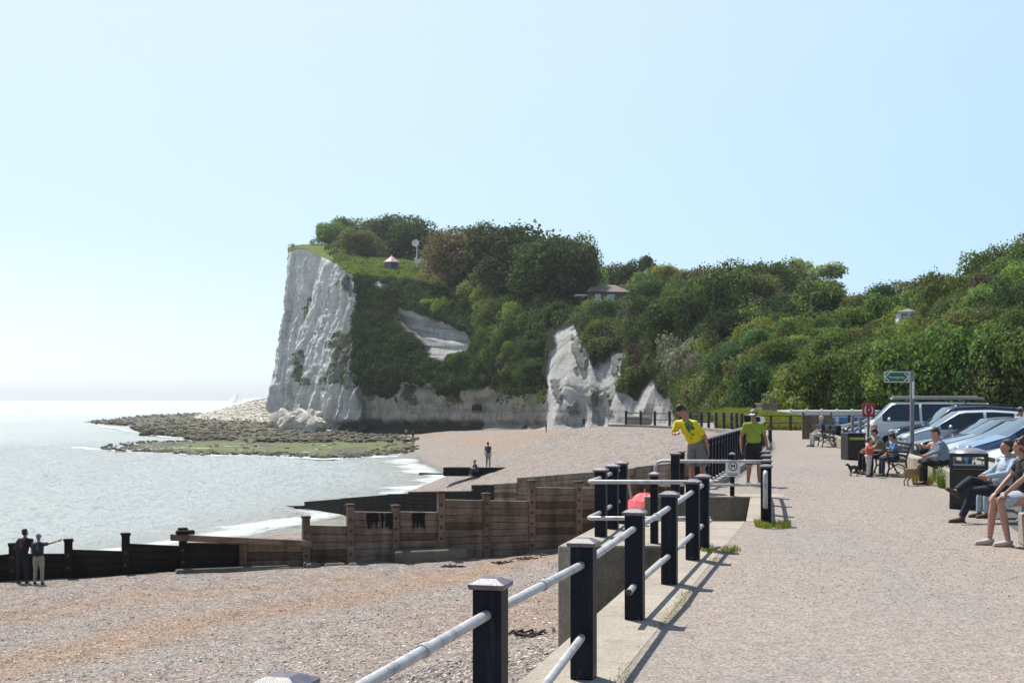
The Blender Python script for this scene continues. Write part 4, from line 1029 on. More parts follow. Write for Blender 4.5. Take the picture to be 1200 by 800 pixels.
# shrubs and small trees that make up the hillside, each its own crown
SHR = []
def hill_shrubs(n, urange, vrange, wr, zone, seed, filt):
    g = np.random.default_rng(seed); placed = []; tries = 0
    while len(placed) < n and tries < 40:
        tries += 1
        u = g.uniform(*urange, 400); v = g.uniform(*vrange, 400); Pp, px, py, ck = surface(u, v)
        cdm = -cdist(px, py)*Pp[:, 1]/F
        for p, x_, y_, c_, m_, vv in zip(Pp, px, py, ck, cdm, v):
            if len(placed) >= n: break
            w_ = g.uniform(*wr)*(1 if g.random() < .75 else 1.45)
            if c_ > .2 or not filt(x_, y_) or m_ < w_*.42 or x_ > 1260 or (1045 < x_ < 1088 and 345 < y_ < 392) or (688 < x_ < 748 and 338 < y_ < 372): continue
            if all((p[0]-q[0])**2+(p[1]-q[1])**2*.35+(p[2]-q[2])**2 > (.31*(w_+q[3]))**2 for q in placed):
                placed.append((p[0], p[1], p[2], w_))
                reg = float(fbm(p[0]*.03, p[1]*.03, p[2]*.04, 3, 91))
                tint = g.choice(['dark','mid','mid','light','olive','mid'] if reg > .44 else ['dark','dark','mid','olive','dark','mid','grey']) if g.random() > .02 else g.choice(['brown','purple'])
                kind = g.choice(['round','bush','bush','round'])
                o = link('shrub', crown_mesh(kind, int(g.integers(0, 4)), str(tint))); ht = .85 if kind == 'bush' else 1.5
                h_ = w_*g.uniform(.62, .9); o.scale = (w_/1.8, w_/1.8, h_/ht); o.rotation_euler = (g.uniform(-.2, .2), g.uniform(-.2, .2), g.uniform(0, 6.28)); o.location = (p[0], p[1], p[2]-h_*.30)
                SHR.append((o, x_, y_, str(tint), kind, w_))
                nm_ = {'dark':'dark green','mid':'mid green','light':'light green','olive':'olive green','yellow':'yellowish green','grey':'greyish','brown':'brownish','purple':'purplish'}[str(tint)]
                tag(o, nm_+' '+('low spreading' if kind == 'bush' else 'rounded')+' shrub in the dense growth '+zone, 'shrub', 'shrubs in the dense growth '+zone)
hill_shrubs(100, (9.3, 16.5), (.9, 4.3), (5.5, 9.5), 'on the slope above the beach', 21, lambda x, y: x > 545)
hill_shrubs(125, (15.5, 23), (.35, 4.3), (3.6, 7.0), 'on the hillside behind the car park', 22, lambda x, y: True)
hill_shrubs(8, (7.5, 9.4), (1.4, 2.9), (3.0, 5.0), 'on the shaded face of the cliff', 23, lambda x, y: x > 500)
LMK = [(430,'right of the white cliff corner'),(475,'left of the bare chalk patch'),(520,'beside the bare chalk patch'),(570,'under the great dark tree mass'),(612,'left of the pointed chalk spur'),(665,'above the pointed chalk spur'),(705,'below the bungalow'),(740,'above the lower chalk faces'),
 (775,'above the last chalk spur'),(812,'behind the man in yellow'),(845,'left of the grassy bank'),(885,'above the man in green'),(925,'above the left end of the huts'),(965,'above the brown hoarding'),(1005,'above the lifebuoy board'),(1045,'left of the green sign'),(1085,'right of the green sign'),(1125,'above the camper van'),(1165,'above the nearest parked cars'),(1215,'at the right edge')]
NMT = {'dark':'dark green','mid':'mid green','light':'light green','olive':'olive','yellow':'yellowish','grey':'greyish','brown':'brownish','purple':'purplish'}
grp = {}
for o, x_, y_, tn, kd, w_ in SHR:
    lm = min(LMK, key=lambda q: abs(q[0]-x_))[1]; hb_ = 'low on the slope' if y_ > 435 else 'halfway up' if y_ > 385 else 'high up'
    grp.setdefault(('large' if w_ > 7.2 else 'small' if w_ < 5 else 'middling')+' '+NMT[tn]+' '+('spreading' if kd == 'bush' else 'rounded')+' shrub '+hb_+' '+lm, []).append((x_, o))
for lab, it in grp.items():
    it.sort(key=lambda q: q[0])
    for i, (x_, o) in enumerate(it):
        if len((lab+' third from left').split()) > 16: lab = lab.replace(' rounded', '').replace(' spreading', ' low')
        o['label'] = lab if len(it) == 1 else lab+(', left one' if i == 0 else ', right one' if i == len(it)-1 else (', middle one' if len(it) == 3 else ', '+('second','third','fourth','fifth')[i-1]+' from left'))
# tall trees standing at the foot of the hill, behind the car park
for i, (px, yt, wp, Y, tint, lab) in enumerate([(925,436,70,104,'light','lowest light green tree on the left above the white huts'),(968,412,84,103,'mid','tall green tree, second from the left of those above the white huts'),
 (1012,432,74,102,'light','light green tree at the foot of the hill behind the green sign'),(1050,396,90,101,'mid','tall green tree at the foot of the hill just right of the footpath sign'),(1092,424,88,99,'light','tall tree at the foot of the hill above the camper van roof boards'),
 (1132,376,104,98,'mid','tallest green tree at the hill foot, above the middle parked cars'),(1172,412,96,96,'olive','tall tree at the foot of the hill, second from the right edge'),(1212,384,110,94,'mid','tall tree at the foot of the hill cut by the right edge'),
 (880,425,60,112,'dark','dark tree at the foot of the hill just above the concrete lookout')]):
    q = P(px, 492, Y); tp = P(px, yt, Y); tree('tree', lab, 'tree', (q.x, Y, -.8), wp/F*Y*1.2, tp.z+.8, 'round', tint, i % 4)
# ---------------------------------------------------------------- tidal rocks
z0 = -5.75
def to_xy(poly, z): return [tuple(PG(px, py, z).xy) for px, py in poly]
flat = to_xy([(122,524),(180,516.5),(300,515),(400,515.5),(470,515.5),(486,519),(480,525),(455,529.5),(430,531.5),(400,534.5),(370,534),(330,532),(300,530.5),(255,531),(200,528.5),(160,527)], -5.7)
rocks = to_xy([(112,493),(140,491),(180,486.5),(220,485),(260,485),(300,487),(345,490),(380,506),(485,511),(480,516),(300,515.5),(262,511.5),(245,513.5),(220,508.5),(205,506),(183,504.5),(165,500.5),(178,497.5),(150,496.5),(118,496)], -5.4)
pyv = np.linspace(537, 480, 250); pxv = np.linspace(60, 500, 620)
PY, PX = np.meshgrid(pyv, pxv, indexing='ij')
Yg = (EYE+5.6)*F/(PY-HZ); Xg = (PX-600)/F*Yg
df = polydist(Xg, Yg, flat); dr = polydist(Xg, Yg, rocks)
Zf = -6.5+.8*sstep(-3, 2.5, df+(fbm(Xg*.2, Yg*.06, 0, 4, 70)-.5)*9)+(fbm(Xg*.5, Yg*.3, 0, 4, 71)-.5)*.35
rg_ = ridged(Xg*.16, Yg*.05, 0, 4, 72)
Zr = -7.0+1.55*sstep(-5, 4, dr+(fbm(Xg*.1, Yg*.03, 0, 4, 73)-.5)*16)*(.55+.45*rg_)+(fbm(Xg*.9, Yg*.5, 0, 4, 74)-.45)*1.0+np.clip((Yg-300)/200, 0, 1)*.35
Zt = np.maximum(Zf, Zr)
green = sstep(.42, .60, fbm(Xg*.12, Yg*.05, 0, 4, 75)+.10*(Xg+75)/40*(df > -2)+.06)*(Zf >= Zr-.1)+(Zf < Zr-.1)*sstep(.56, .70, fbm(Xg*.12, Yg*.04, 0, 4, 76)+.0)*.6
def m_rock():
    t = NT('tidal_rock'); v = t.coords(True); n = t.noise(v, .8, 8, .75); n2 = t.noise(v, 3, 5, .7)
    rk = t.ramp(n.outputs[0], [(.3, (.035,.030,.022)), (.5, (.10,.085,.062)), (.7, (.22,.19,.145))])
    wd = t.ramp(n.outputs[0], [(.3, (.05,.06,.022)), (.5, (.12,.15,.045)), (.7, (.23,.26,.09))])
    a = t.n('Attribute', attribute_name='green'); c = t.mix(a.outputs['Fac'], rk, wd)
    t.bsdf(c, .75, 0, t.bump(n2.outputs[0], .9, .25, t.bump(n.outputs[0], .9, .5)), .3); return t.m
M['rock'] = m_rock()
me = npmesh('rocky_shore', np.stack([Xg, Yg, Zt], -1).reshape(-1, 3), gridfaces(*Xg.shape)[:, ::-1], M['rock'], True, {'green': green.ravel()})
tag(link('rocky_shore_ground', me), kind='structure')
def stones(name, pts, sizes, mat, label, seed=1, cat='rocks', flat=.6):
    g = np.random.default_rng(seed)
    # base icosphere shapes
    import bmesh
    shapes = []
    for k in range(5):
        bm = bmesh.new(); bmesh.ops.create_icosphere(bm, subdivisions=1 if len(pts) > 500 else 2, radius=1)
        V = np.array([v.co for v in bm.verts]); Fq = np.array([[v.index for v in f.verts] for f in bm.faces]); bm.free()
        V = V*(1+(fbm(V[:, 0]*1.1+k*9, V[:, 1]*1.1, V[:, 2]*1.1, 3, k)-.5)[:, None]*.9); shapes.append((V, Fq))
    Vs = []; Fs = []; b = 0; C = []
    for p, s in zip(pts, sizes):
        V, Fq = shapes[g.integers(0, 5)]; a = g.uniform(0, 6.28); ca, sa = math.cos(a), math.sin(a)
        q = V*np.array([s*g.uniform(.8, 1.5), s*g.uniform(.7, 1.1), s*flat*g.uniform(.7, 1.2)])
        q = np.stack([q[:, 0]*ca-q[:, 1]*sa, q[:, 0]*sa+q[:, 1]*ca, q[:, 2]], -1)+np.array(p)
        Vs.append(q); Fs.append(Fq+b); b += len(V); C.append(np.full((len(V),), g.random()))
    me = npmesh(name, np.vstack(Vs), np.vstack(Fs), mat, False, {'green': np.concatenate(C)**4})
    return tag(link(name, me), label, cat, kind='stuff')
pts = []; sz = []
for k in range(5200):
    px, py = rng.uniform(105, 490), rng.uniform(484, 517); Y = (EYE+5.5)*F/(py-HZ); X = (px-600)/F*Y
    if polydist(np.array([X]), np.array([Y]), rocks)[0] > -3: pts.append((X, Y, -5.75+rng.uniform(0, .45)+max(0, (Y-300)/200)*.3)); sz.append(rng.uniform(.25, 1.0)*rng.uniform(.5, 1.1))
stones('tidal_rocks', pts, sz, M['rock'], 'dark weedy rocks scattered over the foreshore below the cliff', 3)
M['chalk'] = pm('fallen_chalk', (.70,.66,.57), (.46,.41,.34), .7, .95, .6, 3, dist=.15, world=True)
# fallen chalk slope beyond the cliff corner
nX, nY = 90, 60
pxg, pyg = np.meshgrid(np.linspace(0, 1, nX), np.linspace(0, 1, nY), indexing='ij')
b0 = lambda t: P(228+t*95, 488.5+t*3, 470-60*t)
V = []; pts = []; sz = []
for i in range(nX):
    for j in range(nY):
        t = i/(nX-1); s_ = j/(nY-1); p = b0(t); topz = .9+(3.6)*t**1.0
        z = -5.9+(topz+5.0)*s_**.9*(t**.55); q = Vector((p.x*(1+.12*s_), p.y*(1+.12*s_), z+1.0*(vn(t*30, s_*14, 0, 3)-.5)))
        V.append(q)
        if random.random() < .42: pts.append(tuple(q+Vector((0,0,.1)))); sz.append(random.uniform(.25, 1.1)*random.uniform(.5,1))
me = npmesh('chalk_rubble_slope', np.array([tuple(v) for v in V]), gridfaces(nX, nY), M['chalk'], True); tag(link('chalk_scree_ground', me), kind='structure')
stones('chalk_rubble', pts, sz, M['chalk'], 'pale fallen chalk rubble piled at the foot of the cliff beyond the corner', 4, 'rubble')
import bmesh
def boulder(px, py, Y, rx, rz, label, mat, seed):
    bm = bmesh.new(); bmesh.ops.create_icosphere(bm, subdivisions=4, radius=1)
    for v in bm.verts:
        n = mn.noise(v.co*1.3+Vector((seed*7, 0, 0)))*.45+mn.noise(v.co*4+Vector((seed, 3, 0)))*.12
        v.co *= 1+n
        for ax, lim in ((Vector((.8,.5,.3)).normalized(), .78), (Vector((-.6,-.7,.4)).normalized(), .72), (Vector((-.1,-.9,-.1)).normalized(), .8)):
            d = v.co.dot(ax)
            if d > lim: v.co -= ax*(d-lim)*.9
        v.co = Vector((v.co.x*rx, v.co.y*rx*.8, v.co.z*rz))
    me = bpy.data.meshes.new('boulder'); bm.to_mesh(me); bm.free(); me.materials.append(mat)
    o = link('boulder', me); o.location = P(px, py, Y); tag(o, label, 'boulder'); return o
pts = []; sz = []
for k in range(2600):
    px, py = rng.uniform(120, 490), rng.uniform(514, 537); Y = (EYE+5.7)*F/(py-HZ); X = (px-600)/F*Y
    d_ = float(polydist(np.array([X]), np.array([Y]), flat)[0])
    if -3 < d_ < 4 or (d_ > 0 and random.random() < .10): pts.append((X, Y, -5.85+random.uniform(0, .15))); sz.append(rng.uniform(.12, .5))
stones('reef_edge_rocks', pts, sz, M['rock'], 'small dark rocks along the broken edge of the green weed flats', 6)
boulder(341,495,318,3.0,2.4,'large angular chalk boulder leaning at the foot of the white cliff corner', M['chalk'], 1)
boulder(351,490,322,2.7,2.6,'upright pale boulder right of the leaning one at the cliff foot', M['chalk'], 2)
boulder(361,494,308,3.0,2.0,'pale boulder wedged between the upright one and the dark ledge', M['chalk'], 3)
boulder(366,489,312,2.4,2.0,'topmost pale boulder of the heap at the cliff foot', M['chalk'], 4)
boulder(371,497,302,2.6,1.8,'low pale boulder nearest the dark ledge', M['chalk'], 5)
boulder(330,492,335,3.3,2.7,'grey boulder against the left base of the cliff', M['chalk'], 6)
boulder(172,508,282,1.6,1.2,'lone dark rock standing in the sea off the green ledge', M['rock'], 7)
boulder(186,509,278,1.3,.8,'smaller rock in the sea right of the lone dark one', M['rock'], 8)
# distant headland
hp = [(255,472.2),(262,470.5),(268,469),(272,466),(277,461),(281,464),(286,467),(292,466.5),(300,466),(316,465.5),(340,464)]
V = []; Yd = 3000
for k, (px, py) in enumerate(hp):
    for (dy, hh) in ((0, 0), (25, 1), (420, .9), (600, 0)):
        p = P(px, py, Yd+dy); V.append((p.x, p.y, -6.3+(p.z+6.3)*hh))
me = npmesh('headland', np.array(V), gridfaces(len(hp), 4), M['hill'], False, {'chalk': np.ones(len(V))})
tag(link('distant_headland', me), kind='structure')
# grass on the clifftop and bank
def blades(name, n, fn, hgt, wd, cols, label, seed=0):
    g = np.random.default_rng(seed); Pp = fn(g, n); n = len(Pp)
    a = g.uniform(0, 6.28, n); h = hgt*g.uniform(.5, 1.3, n); w_ = wd*g.uniform(.6, 1.3, n); lean = g.normal(0, .25, (n, 2))*h[:, None]
    dx, dy = np.cos(a)*w_, np.sin(a)*w_
    b1 = Pp+np.stack([dx, dy, 0*dx], -1); b2 = Pp-np.stack([dx, dy, 0*dx], -1); tp = Pp+np.stack([lean[:, 0], lean[:, 1], h], -1)
    V = np.stack([b1, b2, tp], 1).reshape(-1, 3); Fq = np.arange(3*n).reshape(n, 3)
    cc = np.repeat(cols[g.integers(0, len(cols), n)]*g.uniform(.7, 1.3, (n, 1)), 3, 0)
    me = npmesh(name, V, Fq, M['grass'], False, {'col': cc}); return tag(link(name, me), label, 'grass', kind='stuff')
GC = np.array([(.19,.25,.05),(.24,.29,.07),(.15,.21,.045),(.30,.30,.11)])
def f1(g, n):
    p, px, py, ck = surface(g.uniform(4, 9.4, n), g.uniform(3.02, 4.3, n)); return p[(px < 535) & (ck < .5)]
blades('clifftop_grass', 60000, f1, .55, .22, GC, 'bright rough grass on the sloping clifftop', 1)
# grassy bank at the end of the promenade
nb_ = 60; V = []
for i in range(nb_):
    for j in range(20):
        t = i/(nb_-1); s_ = j/19; a = P(838+t*112, 502, 86-3*t); z = .0+2.1*math.sin(min(1, s_*1.3)*math.pi/2)*(.55+.45*math.sin(math.pi*min(1, max(0, t*.9+.15))))-.1
        V.append((a.x*(1+.06*s_), a.y*(1+.06*s_), z*(.42+.16*vn(t*8, s_*3, 0, 2))*(1-.35*t)))
V = np.array(V); me = npmesh('grassy_bank', V, gridfaces(nb_, 20), M['hill'], True, {'chalk': np.zeros(len(V)), 'soil': np.zeros(len(V))})
tag(link('grass_bank_ground', me), kind='structure')
YC = np.array([(.24,.27,.05),(.30,.30,.07),(.18,.23,.04),(.34,.29,.10)])
def f2(g, n):
    i = g.integers(0, nb_-1, n); j = g.integers(0, 19, n); q = V.reshape(nb_, 20, 3); a = g.random((n, 1)); b = g.random((n, 1))
    return q[i, j]*(1-a)*(1-b)+q[i+1, j]*a*(1-b)+q[i, j+1]*(1-a)*b+q[i+1, j+1]*a*b
blades('bank_grass', 26000, f2, .45, .05, YC, 'tall yellow green grass on the bank at the end of the promenade', 2)
# ---------------------------------------------------------------- buildings
def m_flat(n, c, r=.6, **k): return pm(n, c, None, rough=r, **k)
M['brick'] = m_flat('red_brick', (.19,.095,.07), .9); M['tile'] = m_flat('weathered_roof_tile', (.20,.165,.13), .9)
M['glass'] = pm('window_glass', (.03,.04,.05), (.02,.025,.03), 3, .08, 0, spec=.8)
M['blue'] = m_flat('blue_paint', (.045,.13,.32)); M['pinkroof'] = m_flat('faded_pink_roofing', (.55,.33,.28)); M['greyst'] = m_flat('grey_steel', (.22,.22,.23), .5)
# bungalow
g, _ = ground_at(708, 3.55); Yb = g.y; cx = P(712, 350, Yb); wpx = Yb/F
r = tag(empty('bungalow', (cx.x, Yb, cx.z-1.2), R(6)), 'low brick bungalow with a weathered tile roof half hidden in the hillside trees', 'house')
W_, H_ = 46*wpx, 2.5
mb = MB(); mb.box((0,4,H_/2), (W_,8,H_)); mb.build('wall', M['brick'], r)
mb = MB(); mb.add([(-W_/2-.5,-.6,H_),(W_/2+.5,-.6,H_),(W_/2+.5,8.6,H_),(-W_/2-.5,8.6,H_),(-W_/2+1.5,4,H_+1.7),(W_/2-1.5,4,H_+1.7)], [(0,3,2,1),(0,1,5,4),(1,2,5),(2,3,4,5),(3,0,4)]); mb.build('roof', M['tile'], r)
for x, w_ in ((W_*.09, 1.5), (-W_*.25, 1.1)):
    mb = MB(); mb.box((x,-.05,H_*.55), (w_,.1,1.3)); wn = mb.build('window', M['white'], r)
    mb = MB(); mb.box((x,-.13,H_*.55), (w_-.25,.04,1.05)); mb.build('pane', m_flat('pale_curtain_glass', (.40,.55,.66), .2), wn)
mb = MB(); mb.box((W_*.33,-.05,H_/2), (W_*.30,.12,H_-.1)); mb.build('pale_wall_panel', M['tile'], r)
mb = MB(); mb.box((-W_/2-.8,2.5,1.9), (3.0,4,.25)); mb.build('porch_roof', M['white'], r)
# summerhouse on the slope
def house(name, label, px, py_top, wpx_, hpx_, v, roofm, wallm, cat='house', nwin=2, Y=None):
    Y = Y or ground_at(px, v)[0].y; k = Y/F; W_, H_ = wpx_*k, hpx_*k; p = P(px, py_top, Y)
    r = tag(empty(name, (p.x, Y, p.z-H_), R(-8)), label, cat); hw = H_*.72
    mb = MB(); mb.box((0,W_*.5,hw/2-1.2), (W_, W_, hw+2.4)); mb.build('wall', wallm, r)
    mb = MB(); o = .25; mb.add([(-W_/2-o,-o,hw),(W_/2+o,-o,hw),(W_/2+o,W_+o,hw),(-W_/2-o,W_+o,hw),(0,W_*.5,H_)], [(0,3,2,1),(0,1,4),(1,2,4),(2,3,4),(3,0,4)]); mb.build('roof', roofm, r)
    for i in range(nwin):
        x = (-.5+(i+.5)/nwin)*W_*.92; ww = W_*.7/nwin
        mb = MB()
        for sx in (-1, 1): mb.box((x+sx*ww/2,-.04,hw*.55), (.09,.07,hw*.62))
        for sz in (-1, 0, 1): mb.box((x,-.045,hw*.55+sz*hw*.30), (ww,.06,.08))
        wn = mb.build('window_frame', M['white'], r); mb = MB(); mb.box((x,-.012,hw*.55), (ww-.05,.02,hw*.6)); mb.build('pane', M['glass'], wn)
    return r
house('summerhouse', 'white glazed summerhouse peeping out of the bushes on the hillside', 1065, 360.5, 23, 17, 3.0, M['greyst'], M['white'], 'summerhouse')
house('white_house', 'white house almost hidden by trees near the top of the slope', 1124, 337.5, 9, 14, 3.9, M['white'], M['white'], nwin=1)
house('roof_gable', 'small pale gable showing above the trees left of the pine', 1061, 336, 5, 8, 4.6, M['white'], M['white'], nwin=1)
# clifftop pavilion
g, gy = ground_at(459, 3.45); k = g.y/F; n = 8; rad = 8.3*k
pv = tag(empty('pavilion', P(459, 319, g.y)), 'small blue octagonal pavilion with a faded pink roof on the clifftop grass', 'pavilion')
mb = MB(); mb.lathe([(rad,-1.5),(rad, 2.3)], n=8, sm=False); mb.build('wall', M['blue'], pv)
mb = MB(); mb.lathe([(rad*1.18,2.28),(rad*1.18,2.42),(.05,4.0)], n=8, sm=False); mb.build('roof', M['pinkroof'], pv)
mb = MB(); mb.ell((0,0,4.05), (.12,.12,.2), 8); mb.build('finial', M['white'], pv)
for i in range(8):
    a = 2*math.pi*(i+.5)/8; T_ = Matrix.Rotation(a, 4, 'Z'); mb = MB(); mb.box((rad*.93,0,1.25), (.05,rad*.5,1.3), T_); mb.build('window', M['glass'], pv)
# mast with dish
g, gy = ground_at(488, 3.75); Ym = g.y; b = P(488.5, 309, Ym); t_ = P(488.5, 280, Ym)
ms = tag(empty('mast', (b.x, Ym, b.z)), 'white mast with a round dish standing on the clifftop among the trees', 'mast'); hh = t_.z-b.z
mb = MB(); mb.tube([(0,0,-2),(0,0,hh)], [.16,.10], 8); mb.build('pole', M['white'], ms)
mb = MB(); mb.lathe([(.0,0),(.5,.08),(.9,.35)], (0,0,0), 16, 0, Matrix.Translation((-.35,-.3,hh*.82)) @ Matrix.Rotation(R(-90), 4, 'X')@Matrix.Rotation(R(180),4,'X')); mb.build('dish', M['white'], ms)
mb = MB(); mb.box((.3,0,hh*.9), (1.2,.1,.12)); mb.box((-.25,-.15,1.1), (.7,.5,.9)); mb.build('equipment_box', M['white'], ms)
mb = MB(); 
w0 = P(500, 313, Ym+6); mb = MB(); mb.box((0,0,-.6), (26*Ym/F,.3,2.6)); o = mb.build('clifftop_wall', M['white']); o.location = P(498, 307, Ym+7); o.rotation_euler = (0,R(4),R(-12)); tag(o, 'low white wall on the clifftop behind the mast', 'wall')
# beach huts
hY = 92; a = P(928, 482.5, hY); b = P(1035, 482.5, hY)
r = tag(empty('beach_huts', ((a.x+b.x)/2, hY, -1.2), R(0)), 'long single storey white building with blue doors at the foot of the wooded hill', 'beach huts')
W_ = b.x-a.x; H_ = a.z+1.2
mb = MB(); mb.box((0,2,H_/2), (W_,4,H_)); mb.build('wall', m_flat('pale_blue_white_paint', (.74,.80,.84), .7), r)
mb = MB(); mb.box((0,2,H_+.05), (W_+.4,4.4,.10)); mb.build('roof', M['white'], r)
for i in range(6):
    x = -W_/2+W_*(i+.45)/6; mb = MB(); mb.box((x,-.03,H_*.70), (.75,.06,H_*.26)); mb.build('door', m_flat('bright_blue_door', (.06,.22,.50), .5), r)
    mb = MB(); mb.box((x-W_/12,-.04,H_*.6), (.14,.09,H_*1.0)); mb.build('pilaster', M['white'], r)
# ruined lookout
Yk = 99; p = P(902, 474, Yk)
r = tag(empty('lookout', (p.x, Yk, -1.0)), 'old grey concrete lookout with thin roof railing at the foot of the hill', 'pillbox')
kk = Yk/F; hh = p.z+1.0
mb = MB(); mb.box((0,1.2,hh/2), (18*kk,2.6,hh)); mb.build('wall', M['concrete2'], r)
mb = MB(); mb.box((0,1.2,hh+.06), (20*kk,3.0,.12)); mb.build('roof_slab', M['concrete2'], r)
mb = MB(); mb.box((4.5*kk,-.14,hh*.62), (5*kk,.04,hh*.35)); mb.build('opening', M['black'], r)  # black slab on the wall face, painting the shade inside the opening
for x in (-9*kk, -3*kk, 3*kk, 9*kk): mb = MB(); mb.tube([(x,.1,hh),(x,.1,hh+.85)], .025, 6); mb.build('railing_post', M['greyst'], r)
mb = MB(); mb.tube([(-9*kk,.1,hh+.85),(9*kk,.1,hh+.85)], .025, 6); mb.build('handrail', M['greyst'], r)
M['cavedark'] = pm('painted_cave_shade', (.035,.033,.028), None, 3, .95, .4)
# dark block proud of the chalk, painting the shade inside a square opening
us_ = np.linspace(8, 10, 400); vs_ = np.full(400, .62); p, qx, qy, _ = surface(us_, vs_); k_ = int(np.argmin(np.abs(qx-559))); c = Vector(p[k_])
pz_ = P(559, 478, c.y-2.0)
mb = MB(); mb.prism([(-1.0,-.5),(1.0,-.5),(1.0,.6),(-1.0,.6)], -.85, .55); mb.prism([(-.75,-.45),(.8,-.45),(.8,.6),(-.75,.6)], .55, .8); o = mb.build('cave_opening', M['cavedark'], bevel=.12, seg=2); o.location = pz_; tag(o, 'small dark square opening cut into the chalk low in the cliff face', 'cave')
mb = MB(); mb.box((.1,-.55,-.75), (2.2,.5,.5)); mb.build('sill', M['concrete2'], o, bevel=.1)
# block at the far end of the sea wall
Yq = 98; p = P(747, 492, Yq); mb = MB(); mb.box((0,0,0), (1.7,1.2,.9)); mb.box((0,0,.52), (1.9,1.4,.12)); o = mb.build('concrete_block', M['concrete']); o.location = (p.x, p.y, p.z-.3); tag(o, 'pale concrete block where the far end of the seawall meets the chalk', 'concrete block')

# ---------------------------------------------------------------- car park side
PWv = [(-6,3.6),(13,5.9),(17.4,6.95),(21,7.85),(26.3,9.15),(30.6,10.2),(40,11.75),(52.6,13.4),(66,15.5),(77,18.5)]
def low_wall(y0, y1, label):
    n = max(1, int((y1-y0)/3)); L_ = []; Rr_ = []
    for i in range(n+1):
        y = y0+(y1-y0)*i/n; x = wallX(y); d = Vector((wallX(y+.5)-wallX(y-.5), 1)).normalized(); L_.append((x, y)); Rr_.append((x+.32*d.y, y-.32*d.x))
    mb = MB(); mb.prism((L_+Rr_[::-1])[::-1], 0.003, .43); o = mb.build('low_wall', M['concrete'], bevel=.02, seg=2); return tag(o, label, 'wall')
low_wall(-3, 17.9, 'nearest stretch of low concrete wall, beneath the woman in the patterned skirt')
low_wall(24.6, 31.1, 'short stretch of low concrete wall that the man in the blue shirt sits on')
low_wall(31.5, 44.0, 'low concrete wall behind the bench and the footpath sign')
low_wall(44.4, 64.0, 'farthest stretch of low concrete wall, beyond the banded litter bin')
def parkground():
    ys = [-6,13,21,30.6,40,52.6,66,77,100]; V = []
    for y in ys: V.append((wallX(y)+.2, y, .004)); V.append((wallX(y)+(18 if y > 60 else 60), y, .004))
    return npmesh('car_park', V, [(2*i, 2*i+1, 2*i+3, 2*i+2) for i in range(len(ys)-1)], pm('car_park_tarmac', (.10,.098,.095), (.065,.063,.06), 2, .9, .3, 60, world=True))
tag(link('car_park', parkground()), kind='structure')

# ---------------------------------------------------------------- vehicles
def carpaint(name, c, metal=.35): return pm(name, c, tuple(x*.93 for x in c), 2, .28, 0, metal=metal, coat=.9)
M['cglass'] = pm('car_glass', (.025,.035,.04), (.015,.02,.025), 2, .04, 0, spec=1.0)
M['trimb'] = pm('black_trim', (.02,.02,.02), None, 4, .5, .05); M['lens'] = pm('headlamp_lens', (.55,.58,.6), (.35,.37,.4), 20, .08, .1, metal=.6)
M['alloy'] = pm('alloy_wheel', (.45,.46,.47), (.3,.3,.31), 12, .3, .1, metal=.8); M['redlens'] = pm('tail_lamp', (.35,.02,.02), None, 9, .15, .05); M['plate'] = pm('number_plate', (.7,.68,.6), None, 9, .5, .05)
CARS = {
 # length, width, profile: bonnet front z, cowl x z, roof start x, roof z, roof end x, tail
 'hatch': dict(L=4.1, W=1.74, hood0=.72, cowl=(1.05,.98), rf=(1.75,1.42), rr=(3.35,1.42), tail=(3.95,1.0), end=.9, belt=.93, pill=(2.55,)),
 'saloon': dict(L=4.6, W=1.78, hood0=.70, cowl=(1.25,.95), rf=(2.05,1.42), rr=(3.35,1.40), tail=(4.1,1.03), end=.95, belt=.93, pill=(2.7,)),
 'mpv': dict(L=4.4, W=1.82, hood0=.82, cowl=(.95,1.08), rf=(1.75,1.62), rr=(3.9,1.58), tail=(4.3,1.05), end=1.0, belt=1.02, pill=(2.55,3.5)),
 'suv': dict(L=4.6, W=1.85, hood0=.95, cowl=(1.25,1.14), rf=(1.85,1.74), rr=(4.25,1.70), tail=(4.5,1.1), end=1.05, belt=1.10, pill=(2.7,3.65)),
 'van': dict(L=4.6, W=1.84, hood0=1.12, cowl=(.22,1.22), rf=(.85,1.90), rr=(4.45,1.88), tail=(4.55,1.3), end=1.2, belt=1.18, pill=(1.9,3.2)),
}
